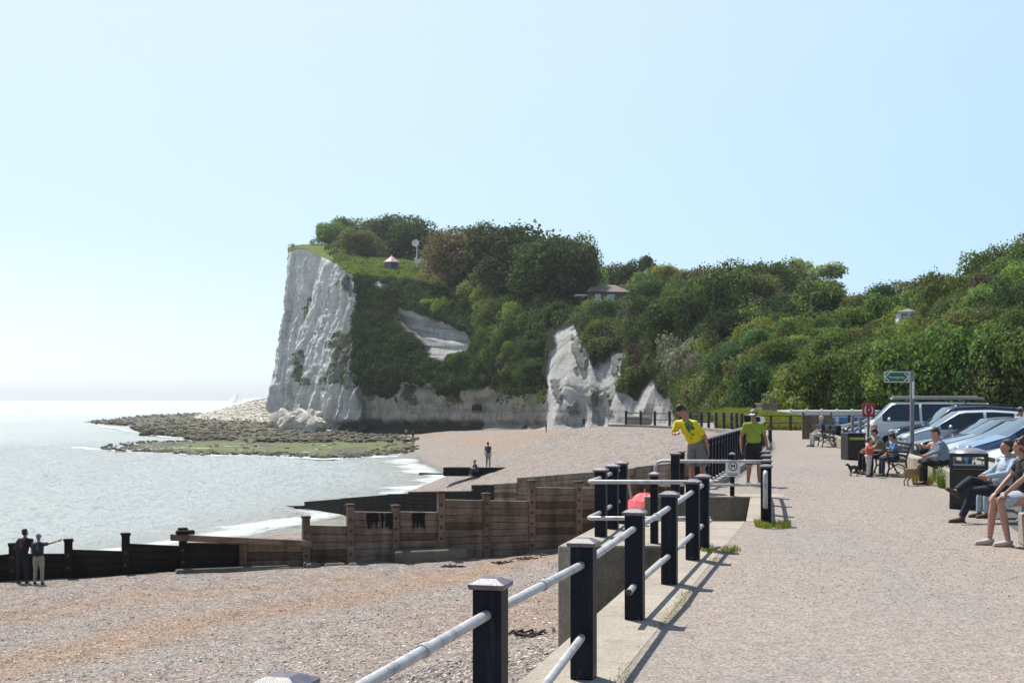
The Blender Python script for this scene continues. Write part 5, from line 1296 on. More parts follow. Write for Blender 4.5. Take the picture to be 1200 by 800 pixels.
def car_meshes(kind, paint):
    d = CARS[kind]; L_, W_ = d['L'], d['W']; hw = W_/2; wr = .31 if kind != 'suv' else .36
    ax = (.80 if kind != 'van' else .72, L_-.78)
    (cx_, cz), (fx, fz), (rx, rz), (tx, tz) = d['cowl'], d['rf'], d['rr'], d['tail']
    prof = [(0,.50),(.02,d['hood0']-.12),(.10,d['hood0']),(cx_,cz),(fx,fz-.03),(fx+.25,fz+.01),((fx+rx)/2,fz+.03),(rx,rz),(tx,tz),(L_-.03,d['end']-.1),(L_,.55)]
    px_ = [p[0] for p in prof]; pz_ = [p[1] for p in prof]
    top = lambda x: float(np.interp(x, px_, pz_))
    xs = sorted(set([0,.03,.08,.2,.4,.6,cx_,(cx_+fx)/2,fx,fx+.22,(fx+rx)/2,rx,(rx+tx)/2,tx,L_-.2,L_-.06,L_-.02,L_]+[p-.045 for p in d['pill']]+[p+.045 for p in d['pill']]
        +[a+wr*1.12*math.cos(t) for a in ax for t in np.linspace(0, math.pi, 9)]+[a+s*wr*1.14 for a in ax for s in (-1,1)]+[rx-.25, cx_+.12]))
    xs = [x for i, x in enumerate(xs) if i == 0 or x-xs[i-1] > .012]
    def sill(x):
        z = .22+.10*max(0, 1-x/.25)+.12*max(0, 1-(L_-x)/.3)
        for a in ax:
            q = wr*1.13
            if abs(x-a) < q: z = max(z, wr+math.sqrt(q*q-(x-a)**2)*.98)
        return z
    rows = []
    for x in xs:
        e = min(x, L_-x); wfac = 1-.16*max(0, 1-e/.55)**2.2
        w_ = hw*wfac; t = top(x); s = sill(x)
        bl = min(d['belt']+.03*(x/L_), t-.02) if t > d['belt'] else t-.03
        bl = max(bl, s+.06); t = max(t, bl+.015)
        mid = min(.56, bl-.05); mid = max(mid, s+.025)
        gh = (t-bl); inset = min(.23, gh*.42); wt = w_-.03-inset
        ring = [(0, s), (w_*.86, s), (w_*.97, s+.02), (w_*1.0, mid), (w_*.985, (mid+bl)/2), (w_*.965, bl-.012), (w_-.045, bl), (w_-.05-inset*.45, bl+gh*.5), (wt, bl+gh*.9), (wt-.07, t-.006), (wt*.55, t+.006 if gh > .1 else t+.01), (0, t+.012)]
        rows.append(ring)
    n = len(rows[0]); V = []; 
    for x, ring in zip(xs, rows):
        for y, z in ring: V.append((x, y, z))
        for y, z in ring: V.append((x, -y, z))
    body = MB(); glass = {}; 
    def seg(i, j):
        xm = (xs[i]+xs[i+1])/2; tm = top(xm)-d['belt']
        side = 6 <= j <= 7
        if side and cx_+.25 < xm < tx-.12 and tm > .12:
            if fx > xm and (xm-cx_)/(fx-cx_+1e-6) < .35: return 'body'
            for p in d['pill']:
                if abs(xm-p) < .05: return 'body'
            if abs(xm-(rx-.12)) < .10 and kind != 'van': return 'body'
            return 'side'
        if j >= 8 and cx_+.02 < xm < fx-.005 and (j >= 9): return 'front'
        if j >= 9 and rx+.02 < xm < tx-.02 and kind != 'saloonx': return 'rear'
        return 'body'
    faces = {'body': [], 'side': [], 'front': [], 'rear': []}
    for i in range(len(xs)-1):
        for s_ in (0, 1):
            for j in range(n-1):
                a, b = i*2*n+s_*n+j, (i+1)*2*n+s_*n+j
                f = (a, b, b+1, a+1) if s_ == 1 else (a, a+1, b+1, b)
                faces[seg(i, j)].append(f)
    for i in (0, len(xs)-1):
        for j in range(n-1):
            a, b = i*2*n+j, i*2*n+n+j
            f = (a, a+1, b+1, b) if i else (a, b, b+1, a+1)
            faces['body'].append(f)
    out = {}
    for k, fs in faces.items():
        if not fs: continue
        used = sorted({v for f in fs for v in f}); mp = {v: q for q, v in enumerate(used)}
        me = bpy.data.meshes.new(k); me.from_pydata([V[v] for v in used], [], [tuple(mp[v] for v in f) for f in fs])
        me.materials.append(paint if k == 'body' else M['cglass']); me.polygons.foreach_set('use_smooth', [True]*len(fs)); me.update()
        out[k] = me
    return out, d, ax, wr, top
def car(kind, paint, label, x, y, rz=0.0, z=0.0, rack=False, cat='car', name='parked_car'):
    r = tag(empty(name, (x, y, z), rz), label, cat, 'cars parked nose in behind the low wall')
    ms, d, ax, wr, top = car_meshes(kind, paint); hw = d['W']/2; L_ = d['L']
    b = link('body', ms['body'], r)
    es = b.modifiers.new('edge', 'EDGE_SPLIT'); es.split_angle = R(38)
    for k, nm in (('side', 'side_windows'), ('front', 'windscreen'), ('rear', 'rear_window')):
        if k in ms:
            if k == 'side':
                me = ms[k]; cs = [v.co.copy() for v in me.vertices]; fs = [tuple(p.vertices) for p in me.polygons]
                for sg in (1, -1):
                    sel = [f for f in fs if cs[f[0]].y*sg > 0]; us_ = sorted({v for f in sel for v in f}); mp_ = {v: q for q, v in enumerate(us_)}
                    m2 = bpy.data.meshes.new('side_window'); m2.from_pydata([cs[v] for v in us_], [], [tuple(mp_[v] for v in f) for f in sel]); m2.materials.append(M['cglass']); m2.update(); link('side_windows', m2, b)
            else: link(nm, ms[k], b)
    for a in ax:
        for s in (-1, 1):
            T_ = Matrix.Translation((a, s*(hw-.11), wr)) @ Matrix.Rotation(R(90), 4, 'X')
            m = MB(); m.lathe([(.17,-.11),(wr*.9,-.11),(wr,-.07),(wr,.07),(wr*.9,.11),(.17,.11)], n=24, M=T_)
            w_ = m.build('wheel', M['rubber'], r)
            m = MB(); m.lathe([(wr*.66,-.105),(wr*.60,-.06),(.04,-.09),(0,-.10)], n=20, M=T_); m.lathe([(wr*.66,.105),(wr*.60,.06),(.04,.09),(0,.10)], n=20, M=T_); m.build('rim', M['alloy'], w_)
            m = MB(); m.box((a, s*(hw-.28), .42), (wr*2.25,.3,.62)); m.build('wheel_arch_liner', M['trimb'], r)
    h0 = d['hood0']
    for s in (-1, 1):
        m = MB(); m.ell((.115, s*(hw*.68), h0-.10), (.13,.19,.085), 12); m.build('headlight', M['lens'], r)
        m = MB(); m.ell((L_-.10, s*(hw*.78), d['end']-.16), (.12,.10,.13), 10); m.build('tail_light', M['redlens'], r)
        m = MB(); m.ell((d['cowl'][0]+.48, s*(hw+.07), d['belt']+.09), (.06,.12,.075), 10); m.build('wing_mirror', paint, r)
    m = MB(); m.box((.012,0,.42), (.05,hw*1.15,.16)); m.box((.035,0,h0-.13), (.05,hw*.75,.09)); m.build('grille', M['trimb'], r, bevel=.01)
    m = MB(); m.box((-.022,0,.50), (.012,.50,.11)); m.build('number_plate', M['plate'], r)
    for s in (-1, 1):
        m = MB(); m.box(((d['cowl'][0]+d['rr'][0])/2+.25, s*(hw*.998), .50), (1.9,.02,.045)); m.build('side_trim', M['trimb'], r)
    if kind == 'suv' or rack == 'rails':
        for s in (-1, 1):
            m = MB(); zt = d['rf'][1]; m.tube([(d['rf'][0]+.3, s*hw*.62, zt), (d['rf'][0]+.4, s*hw*.62, zt+.09), (d['rr'][0]-.3, s*hw*.62, zt+.06), (d['rr'][0]-.2, s*hw*.62, zt-.03)], .022, 8); m.build('roof_rail', M['trimb'], r)
    if rack == 'board':
        for xx in (1.6, 3.6): m = MB(); m.box((xx,0,1.99), (.06,1.5,.05)); m.box((xx,.6,1.93), (.05,.05,.14)); m.box((xx,-.6,1.93), (.05,.05,.14)); m.build('roof_bar', M['trimb'], r)
        m = MB(); m.box((2.6,-.2,2.06), (3.4,.7,.09)); m.box((2.6,.25,2.14), (3.2,.25,.05)); m.build('roof_board', m_flat('grey_boards', (.36,.34,.30), .7), r, bevel=.02)
    return r
PT = {k: carpaint(k+'_paint', c, m) for k, c, m in (('white',(.82,.82,.80),0),('silver',(.60,.63,.66),.25),('paleblue',(.28,.45,.62),.35),('navy',(.012,.018,.05),.3),('black',(.012,.012,.016),.3),('steelblue',(.06,.14,.28),.3),('cream',(.62,.60,.52),.2),('maroon',(.12,.015,.02),.3),('darkgrey',(.07,.08,.09),.5),('skyblue',(.08,.30,.66),.2))}
row = [ # kind, paint, Y, label
 ('hatch','skyblue',25.4,'bright blue hatchback nearest the camera in the parked row, at the right edge'),
 ('mpv','white',27.8,'white car with a long sloping windscreen beside the bright blue one'),
 ('saloon','cream',30.2,'cream car between the white car and the steel blue one'),
 ('mpv','steelblue',32.6,'steel blue car behind the seated man in the blue shirt'),
 ('hatch','silver',35.0,'silver hatchback just right of the footpath sign post'),
 ('hatch','darkgrey',37.4,'dark grey hatchback just behind the footpath sign post'),
 ('saloon','black',39.8,'black saloon beyond the footpath sign post'),
 ('mpv','silver',42.3,'silver people carrier between the black saloon and the navy off roader'),
 ('suv','navy',45.2,'tall navy off roader with roof rails in front of the white van')]
for k, p, y, lab in row:
    car(k, PT[p], lab, wallX(y)+.75+random.uniform(0,.25), y, R(random.uniform(-9,-5)), .006)
car('van', PT['white'], 'white camper van with long boards on its roof rack', wallX(50)+.8, 50.0, R(-8), -.02, 'board', 'van', 'camper_van')
for k, p, y, lab in (('saloon','white',53.4,'white saloon just beyond the camper van'),('hatch','steelblue',56.4,'small blue grey hatchback second beyond the camper van'),('hatch','maroon',59.6,'maroon hatchback at the far end of the parked row'),('saloon','silver',63,'farthest silver saloon behind the brown hoarding')):
    car(k, PT[p], lab, wallX(y)+.9, y, R(-8), .006)
for k, p, x, y, lab in (('hatch','silver',27,66,'silver hatchback parked far back near the beach huts'),('saloon','darkgrey',33,70,'dark saloon parked far back under the trees')):
    car(k, PT[p], lab, x, y, R(10), .006)

# ---------------------------------------------------------------- signs, bins, benches
r = tag(empty('footpath_sign', (11.72, 37.5, 0)), 'green directional sign at the head of a grey steel post beside the bench', 'sign')
mb = MB(); mb.box((0,0,1.42), (.11,.09,2.83)); mb.build('post', M['greyst'], r, bevel=.01)
mb = MB(); mb.box((.015,-.05,2.28), (.07,.012,.5)); mb.build('sticker', M['white'], r)
mb = MB(); mb.box((-.44,0,2.66), (.74,.03,.32)); bd = mb.build('sign_board', m_flat('pale_sign_edge', (.55,.66,.60), .4), r, bevel=.01)
gm = m_flat('sign_green', (.008,.115,.055), .35)
mb = MB(); mb.box((-.455,-.018,2.66), (.66,.006,.25)); mb.build('green_panel', gm, bd)
for s in (-1, 1):
    mb = MB(); cx_ = -.455+s*.27
    pts_ = [(cx_-s*.05,-.024,2.66+.105),(cx_+s*.03,-.024,2.66+.05),(cx_+s*.045,-.024,2.66),(cx_+s*.03,-.024,2.66-.05),(cx_-s*.05,-.024,2.66-.105)]
    mb.tube(pts_, .016, 6); mb.build('arrow_chevron', M['white'], bd)
fc = bpy.data.curves.new('word', 'FONT'); fc.body = 'Emergency'; fc.size = .105; fc.extrude = .002; fc.align_x = 'CENTER'; fc.align_y = 'CENTER'
tmp = bpy.data.objects.new('tmp', fc); col.objects.link(tmp); dg = bpy.context.evaluated_depsgraph_get()
me = bpy.data.meshes.new_from_object(tmp.evaluated_get(dg)); bpy.data.objects.remove(tmp); me.materials.clear(); me.materials.append(M['white'])
wd = link('lettering', me, bd); wd.location = (-.455,-.024,2.655); wd.rotation_euler = (R(90),0,0)
# lifebuoy board
r = tag(empty('lifebuoy_board', (13.4, 48.1, 0)), 'red lifebuoy board standing in front of the camper van', 'sign')
redm = m_flat('rescue_red', (.42,.02,.03), .4)
mb = MB(); mb.box((0,.04,.8), (.09,.07,1.6)); mb.build('post', M['greyst'], r)
mb = MB(); mb.box((0,0,1.60), (.48,.05,.50)); bd = mb.build('board', redm, r, bevel=.05, seg=4)
for s in (-1, 1):
    mb = MB(); mb.tube([(s*(.07+.07*math.cos(a)), -.03, 1.60+.15*math.sin(a)) for a in np.linspace(-1.3, 1.3, 9)], .026, 6); mb.build('white_arc', M['white'], bd)
mb = MB(); mb.ell((0,-.03,1.61), (.03,.01,.04), 8); mb.build('centre_mark', M['white'], bd)
# near bin
def slot_bin(x, y, rz, label):
    r = tag(empty('litter_bin', (x, y, 0), rz), label, 'litter bin')
    mb = MB(); mb.box((0,0,.38), (.62,.55,.68)); mb.box((0,0,.035), (.68,.60,.07)); mb.build('body', M['black'], r, bevel=.02)
    for sx in (-1, 1):
        for sy in (-1, 1): mb = MB(); mb.box((sx*.305,sy*.27,.52), (.06,.06,1.0)); mb.build('corner_post', M['black'], r, bevel=.01)
    mb = MB(); mb.box((0,0,.765), (.66,.58,.06)); mb.box((0,0,.985), (.66,.58,.07)); mb.build('rim', M['black'], r, bevel=.012)
    mb = MB(); mb.box((0,-.29,.73), (.56,.01,.012)); mb.build('gold_line', m_flat('dull_gold', (.35,.26,.10), .4), r)
    mb = MB(); mb.lathe([(.34,1.02),(.30,1.06),(.18,1.10),(.05,1.125),(.04,1.15),(0,1.16)], n=24); mb.build('lid', m_flat('grey_lid', (.24,.24,.27), .35), r)
    return r
slot_bin(8.42, 23.6, -.33, 'large square black litter bin with open slot and domed lid, beside the crossed legs man')
def round_bin(x, y, label, h=.86, band_=True, wdt=.62):
    r = tag(empty('litter_bin', (x, y, 0), .15), label, 'litter bin')
    mb = MB(); mb.box((0,0,h*.47), (wdt,wdt,h*.93)); mb.build('body', M['black'], r, bevel=.03)
    mb = MB(); mb.box((0,0,h*.965), (wdt*1.05,wdt*1.05,h*.07)); mb.box((0,-wdt*.46,h*.86), (wdt*.8,wdt*.15,.05)); mb.build('lid', M['black'], r, bevel=.02)
    if band_: mb = MB(); mb.box((0,-wdt/2-.006,h*.80), (wdt*.82,.012,h*.11)); mb.build('yellow_label', m_flat('yellow_label', (.45,.42,.08), .5), r)
    return r
round_bin(11.35, 42.6, 'black litter bin with a yellow label, in front of the low wall by the toddler', .90)
round_bin(15.1, 62.5, 'small far black bin left of the brown hoarding', .78, False)
round_bin(14.9, 59.5, 'far black bin standing in front of the brown hoarding', .8, False)
r = tag(empty('hoarding', (15.4, 64.6, 0), R(0)), 'brown timber hoarding beside the far bins', 'screen')
mb = MB(); 
for k in range(9): mb.box((-.62+k*.155,0,.62), (.145,.03,1.22)); 
mb.build('board_panel', M['plank'], r)
for x in (-.7,.72): mb = MB(); mb.box((x,.05,.68), (.09,.09,1.36)); mb.build('post', M['plank'], r)
# posts at the wall
for px, py, h, y, lab in ((1008,488,None,46.5,'grey wooden post standing behind the low wall left of the lifebuoy board'),(999,490,None,49,'slim grey post second left of the lifebuoy board')):
    x = (px-600)/F*y; mb = MB(); mb.box((0,0,.68), (.10,.10,1.36)); o = mb.build('wooden_post', M['greyst']); o.location = (x, y, 0); tag(o, lab, 'post')
def bench(x, y, rz, L_, label, mat=None):
    """faces -X locally; length along Y"""
    mat = mat or M['black']; r = tag(empty('park_bench', (x, y, 0), rz), label, 'bench')
    mb = MB()
    for k in range(5): mb.box((-.16+k*.085,0,.44), (.07,L_,.025))
    mb.build('seat', mat, r, bevel=.005)
    mb = MB()
    for k in range(4): mb.box((.24+k*.03,0,.54+k*.1), (.022,L_,.07))
    mb.build('backrest', mat, r, bevel=.005)
    for s in (-1, 1):
        yy = s*(L_/2-.06)
        mb = MB(); mb.tube([(-.27,yy,.0),(-.20,yy,.22),(-.22,yy,.44),(-.24,yy,.64)], .024, 8); mb.tube([(.36,yy,.0),(.24,yy,.22),(.22,yy,.44),(.36,yy,.88)], .024, 8)
        mb.tube([(-.26,yy,.64),(-.05,yy,.66),(.25,yy,.64)], .026, 8); mb.tube([(-.21,yy,.40),(.22,yy,.40)], .022, 8)
        mb.tube([(-.18,yy,.20)]+[(-.18+.42*t, yy, .20+.14*math.sin(t*math.pi)) for t in (.25,.5,.75,1)], .018, 6)
        for k in range(3): mb.tube([(-.12+.13*k+.05*math.cos(a), yy, .52+.05*math.sin(a)) for a in np.linspace(0, 6.28, 9)], .011, 5)
        mb.tube([(-.30,yy,.01),(-.22,yy,.03)], .03, 6); mb.tube([(.33,yy,.01),(.41,yy,.02)], .03, 6)
        mb.build('cast_end', mat, r)
    return r
bench(10.02, 33.9, -.1, 1.9, 'black cast iron bench where the family sits beside the footpath sign')
bench(13.35, 54.4, -.12, 1.6, 'far dark bench where a lone pale haired person sits')
bench(14.1, 76, -.2, 1.8, 'distant empty bench by the grassy bank, left of the bins')
bench(8.75, 21.9, -.2, 2.2, 'grey wooden seat under the man with crossed legs', m_flat('grey_timber', (.36,.36,.33), .8))
mb = MB(); mb.box((0,0,.49), (.10,.10,.98)); o = mb.build('wooden_post', m_flat('grey_timber_post', (.40,.40,.36), .8), bevel=.01); o.location = (9.55, 24.4, 0); tag(o, 'grey square timber post right behind the large litter bin', 'post')
mb = MB(); mb.box((0,0,.49), (.10,.10,.98)); o = mb.build('wooden_post', m_flat('grey_timber_post', (.40,.40,.36), .8), bevel=.01); o.location = (9.72, 24.0, 0); tag(o, 'second grey timber post, right of the one behind the large bin', 'post')
# clumps of weeds
def tuft(x, y, r_, h, n, label, seed, cols=YC, flowers=False, z=.004):
    g = np.random.default_rng(seed); a = g.uniform(0, 6.28, n); q = r_*np.sqrt(g.random(n)); Pp = np.stack([x+q*np.cos(a), y+q*np.sin(a)*1.6, np.full(n, z)], -1)
    o = blades('grass_tuft', n, lambda g_, n_: Pp, h, .006, cols, label, seed); o['kind'] = 'stuff'; o['category'] = 'plant'
    if flowers:
        Cc = Pp[:n//3]+np.array([0,0,1])*g.uniform(h*.5, h*1.15, (n//3, 1)); V_, F_, c_ = quads(Cc, np.tile([0,-.5,.8], (len(Cc), 1)), np.full(len(Cc), .016), np.tile([.85,.85,.80], (len(Cc), 1)))
        link('flowers', npmesh('flowers', V_, F_, M['grass'], False, {'col': c_}), o)
    return o
tuft(2.75, 17.0, .28, .05, 500, 'small green grass tuft by the last near railing posts', 1)
tuft(4.1, 20.15, .27, .10, 1200, 'bright grass tuft at the foot of the end post of the stairwell railing', 2)
tuft(10.05, 28.9, .38, .42, 1500, 'white flowering daisy clump growing against the low wall', 3, np.array([(.10,.15,.04),(.14,.19,.05)]), True)
tuft(9.75, 30.4, .22, .25, 600, 'green weed clump beside the tan dog', 4)
def f3(g, n):
    y = g.uniform(8.5, 17, n); k = fbm(y*1.2, 0*y, 0, 3, 8); x = edgeX(y)+.70+g.normal(0, .045, n); q = np.stack([x, y, np.full(n, .004)], -1); return q[g.random(n) < sstep(.48, .62, k)]
blades('seam_grass', 2600, f3, .012, .004, YC, 'thin line of moss and grass in the joint between coping and tarmac', 5)

pts = []; sz = []
g_ = np.random.default_rng(55)
for k in range(5200):
    y = 7+g_.random()**1.4*30; x = edgeX(y)+.9+g_.random()*(wallX(y)-edgeX(y)-.9)
    kk = float(vn(x*.5, y*.35, 0, 12)); 
    if kk+.35*(x/wallX(y)) > .62+.25*g_.random(): pts.append((x, y, .006)); sz.append(g_.uniform(.004, .012))
M['pebble'] = pm('loose_pebble', (.50,.42,.36), (.34,.28,.24), 9, .85, .2, world=True)
stones('loose_pebbles', pts, sz, M['pebble'], 'loose pebbles thrown up on the promenade surface', 9, 'pebbles', .5)
pts = []; sz = []
for k in range(26000):
    y = 13+g_.random()*30; x = (-(.44)+g_.random()*.56)*y
    if x > edgeX(y)-.1 or (y > 17 and x > pline(y)-.5): continue
    z = float(0); pts.append((x, y)); sz.append(g_.uniform(.010, .027)*(1.8 if g_.random() < .03 else 1))
pa = np.array(pts); zz = beach_z(pa[:, 0], pa[:, 1])[0]
def m_peb():
    t = NT('beach_cobble'); a = t.n('Attribute', attribute_name='green')
    c = t.ramp(a.outputs['Fac'], [(0, (.05,.045,.04)), (.02, (.21,.19,.17)), (.2, (.34,.30,.27)), (.5, (.45,.37,.31)), (.8, (.64,.61,.58)), (1, (.78,.76,.74))]); n = t.noise(t.coords(True), 60, 3)
    t.bsdf(c, .75, 0, t.bump(n.outputs[0], .2, .005), .3); return t.m
M['cobble'] = m_peb()
stones('beach_cobbles', [(p[0], p[1], z_) for p, z_ in zip(pts, zz)], sz, M['cobble'], 'larger pebbles lying on the near shingle beach', 10, 'pebbles', .6)
# wrack and driftwood on the beach
for i, (px, py, s_, lab) in enumerate([(620,655,.24,'largest dark weed heap in front of the groyne by the landing'),(640,650,.22,'weed heap just left of the landing wall'),(590,660,.13,'long weed scrap on the crest of the beach'),(625,745,.16,'dark weed heap at the foot of the seawall'),(530,664,.10,'weed scrap on the orange shingle crest')]):
    Y_ = 20.0
    for it in range(40):
        z_ = float(beach_z(np.array([(px-600)/F*Y_]), np.array([Y_]))[0][0]); Yn = (EYE-z_)*F/(py-HZ); Y_ = Y_*.6+Yn*.4
    mb = MB(); gg = random.Random(i)
    for k in range(26):
        a = gg.uniform(0, 6.28); r_ = s_*3*gg.random()**.7; x, y = r_*math.cos(a), r_*.6*math.sin(a)
        mb.tube([(x,y,0),(x+gg.uniform(-.15,.15),y+gg.uniform(-.08,.08),gg.uniform(.02,.09)),(x+gg.uniform(-.3,.3),y+gg.uniform(-.1,.1),.01)], [.012,.028,.008], 5)
    o = mb.build('seaweed_clump', M['weed'] if 'weed' in M else M.setdefault('weed', pm('dried_weed', (.06,.035,.025), (.03,.02,.015), 12, .8, .5)))
    o.location = ((px-600)/F*Y_, Y_, z_); tag(o, lab, 'seaweed')

# ---------------------------------------------------------------- sea air
hz = MB(); hz.box((0, 5900, 31.0), (26000, 12600, 80)); hz_o = hz.build('haze', bpy.data.materials.new('sea_haze')); hm = hz_o.data.materials[0]; hm.use_nodes = True
ht_ = hm.node_tree; ht_.nodes.clear(); pv_ = ht_.nodes.new('ShaderNodeVolumePrincipled'); pv_.inputs['Color'].default_value = (.97,.985,1.0,1); pv_.inputs['Density'].default_value = .00013; pv_.inputs['Anisotropy'].default_value = .5
ho_ = ht_.nodes.new('ShaderNodeOutputMaterial'); ht_.links.new(pv_.outputs[0], ho_.inputs['Volume']); tag(hz_o, 'thin pale haze in the sea air', 'haze', kind='stuff')
# ---------------------------------------------------------------- people and animals
def remesh(mb, voxel, name, mat, parent, sm=3):
    me = bpy.data.meshes.new(name); me.from_pydata(mb.v, [], mb.f); me.update()
    o = link('tmp', me); m = o.modifiers.new('r', 'REMESH'); m.mode = 'VOXEL'; m.voxel_size = voxel; m.use_smooth_shade = True
    if sm: s_ = o.modifiers.new('s', 'SMOOTH'); s_.factor = .5; s_.iterations = sm
    dg = bpy.context.evaluated_depsgraph_get(); out = bpy.data.meshes.new_from_object(o.evaluated_get(dg)); out.name = name
    bpy.data.objects.remove(o); out.materials.clear(); out.materials.append(mat)
    out.polygons.foreach_set('use_smooth', [True]*len(out.polygons))
    return link(name, out, parent)
def cloth(name, c, c2=None, scale=9): return pm(name, c, c2 or tuple(x*.75 for x in c), scale, .85, .35, 30, dist=.01)
M['skin'] = pm('skin', (.46,.25,.17), (.38,.19,.13), 7, .55, .05); M['skin_tan'] = pm('tanned_skin', (.36,.18,.115), (.30,.14,.09), 7, .55, .05); M['skin_pale'] = pm('pale_skin', (.55,.33,.24), (.48,.27,.19), 7, .55, .05)
HAIR = {k: pm(k+'_hair', c, tuple(x*.5 for x in c), 40, .6, .8, 60, dist=.01) for k, c in (('black',(.012,.010,.010)),('brown',(.06,.032,.018)),('auburn',(.13,.045,.025)),('blonde',(.40,.27,.13)),('white',(.6,.58,.54)),('grey',(.22,.2,.18)))}
M['eye'] = m_flat('eye', (.02,.015,.012), .3); M['lip'] = m_flat('lips', (.30,.11,.09), .5)
def V3(*a): return Vector(a)
def stand(lean=(0, 0), head=(0, 0), arms=None, legs=None):
    """lean (x,y) of the neck relative to the pelvis, head (x,y) shift of head"""
    J = {}
    lx, ly = lean
    J['pel'] = V3(0,0,.95); J['nb'] = V3(lx, .01+ly, 1.46-abs(lx)*.2-abs(ly)*.25)
    J['hipa'], J['hipb'] = V3(-.095,0,.90), V3(.095,0,.90)
    J['kna'], J['knb'] = V3(-.115,-.02,.49), V3(.115,-.02,.49); J['ana'], J['anb'] = V3(-.13,.02,.08), V3(.13,.02,.08)
    J['sha'], J['shb'] = J['nb']+V3(-.185,0,-.055), J['nb']+V3(.185,0,-.055)
    J['ela'], J['elb'] = J['sha']+V3(-.06,.03,-.29), J['shb']+V3(.06,.03,-.29)
    J['wra'], J['wrb'] = J['ela']+V3(-.015,-.07,-.25), J['elb']+V3(.015,-.07,-.25)
    J['hd'] = J['nb']+V3(head[0], head[1]-.015, .195); J['face'] = V3(0,-1,0); J['toe'] = V3(0,-1,0)
    for k, v in (arms or {}).items(): J[k] = V3(*v)
    for k, v in (legs or {}).items(): J[k] = V3(*v)
    return J
def sit(lean=0, hip=.50, knee=.47, kx=.10, arms=None, head=(0, 0), fwd=.46, sx=0):
    J = {}
    J['pel'] = V3(0,0,hip+.06); J['nb'] = V3(sx, -lean, hip+.06+.50-abs(lean)*.28)
    J['hipa'], J['hipb'] = V3(-.09,-.02,hip+.03), V3(.09,-.02,hip+.03)
    J['kna'], J['knb'] = V3(-kx,-fwd,knee+.05), V3(kx,-fwd+.03,knee+.05); J['ana'], J['anb'] = V3(-kx,-fwd-.03,.08), V3(kx,-fwd+.02,.08)
    J['sha'], J['shb'] = J['nb']+V3(-.18,0,-.055), J['nb']+V3(.18,0,-.055)
    J['ela'], J['elb'] = J['sha']+V3(-.06,-.10,-.26), J['shb']+V3(.06,-.10,-.26)
    J['wra'], J['wrb'] = J['kna']+V3(.02,.06,.09), J['knb']+V3(-.02,.06,.09)
    J['hd'] = J['nb']+V3(head[0], head[1]-.03, .185); J['face'] = V3(0,-1,0); J['toe'] = V3(0,-1,0)
    for k, v in (arms or {}).items(): J[k] = V3(*v)
    return J
def limb(mb, a, b, r0, rm, r1, c=None, sq=None):
    m = a.lerp(b, .35); mb.tube([a-(b-a)*.0, m, b], [r0, rm, r1], 12, sq=sq); mb.ell(a, (r0, r0, r0), 10); mb.ell(b, (r1, r1, r1), 10)
def frame(J, f=1):
    z = (J['nb']-J['pel']).normalized(); x = (J['shb']-J['sha']); x = (x-z*x.dot(z)).normalized(); y = z.cross(x)
    return Matrix((x, y, z)).transposed().to_quaternion()
def torso(mb, J, e=0.0, k=1.0, belly=0.0, full=True, low=0.0):
    q = frame(J); p, n = J['pel'], J['nb']; L_ = (n-p).length; z = (n-p)/L_
    fw = q @ Vector((0,-1,0))
    mb.ell(p+z*(.01+low), (.155*k+e, .115*k+e, .12+e), 16, rot=q)
    mb.ell(p+z*L_*.30+fw*belly*.5, (.142*k+e+belly*.3, .103*k+e+belly*.6, .16+e), 16, rot=q)
    mb.ell(p+z*L_*.62, (.160*k+e, .112*k+e, .17+e), 16, rot=q)
    if full:
        mb.tube([J['sha'], p+z*L_*.90, J['shb']], [.058+e, .075+e, .058+e], 12); mb.ell(J['sha'], (.062+e,)*3, 10); mb.ell(J['shb'], (.062+e,)*3, 10)
        mb.ell(p+z*L_*.82, (.13*k+e, .09*k+e, .10), 14, rot=q)
def hand(mb, w_, d, palm_n, side, r=1.0, curl=.5):
    """w_ wrist, d direction of the hand, palm_n palm normal, side +-1 for the thumb"""
    d = d.normalized(); palm_n = (palm_n-d*palm_n.dot(d)).normalized(); sx = d.cross(palm_n).normalized()
    c = w_+d*.05; q = Matrix((sx, palm_n, d)).transposed().to_quaternion()
    mb.ell(c, (.041, .018, .052), 10, rot=q)
    for i, (o, l) in enumerate(((-.030,.062),(-.010,.074),(.011,.080),(.031,.070))):
        b = w_+d*.088+sx*o*side; b0 = w_+d*.05+sx*o*.7*side
        m = b+d*l*.5+palm_n*l*.18*curl*2; e_ = m+(d*(1-curl)+palm_n*curl*1.1).normalized()*l*.5
        mb.tube([b0, b, m, e_], [.010,.0098,.009,.007], 8)
    t0 = w_+d*.02+sx*.03*side; t1 = t0+(d*.6+sx*side*.9+palm_n*.3).normalized()*.04; t2 = t1+(d*.9+sx*.2*side+palm_n*.4).normalized()*.032
    mb.tube([t0, t1, t2], [.013,.011,.009], 8)
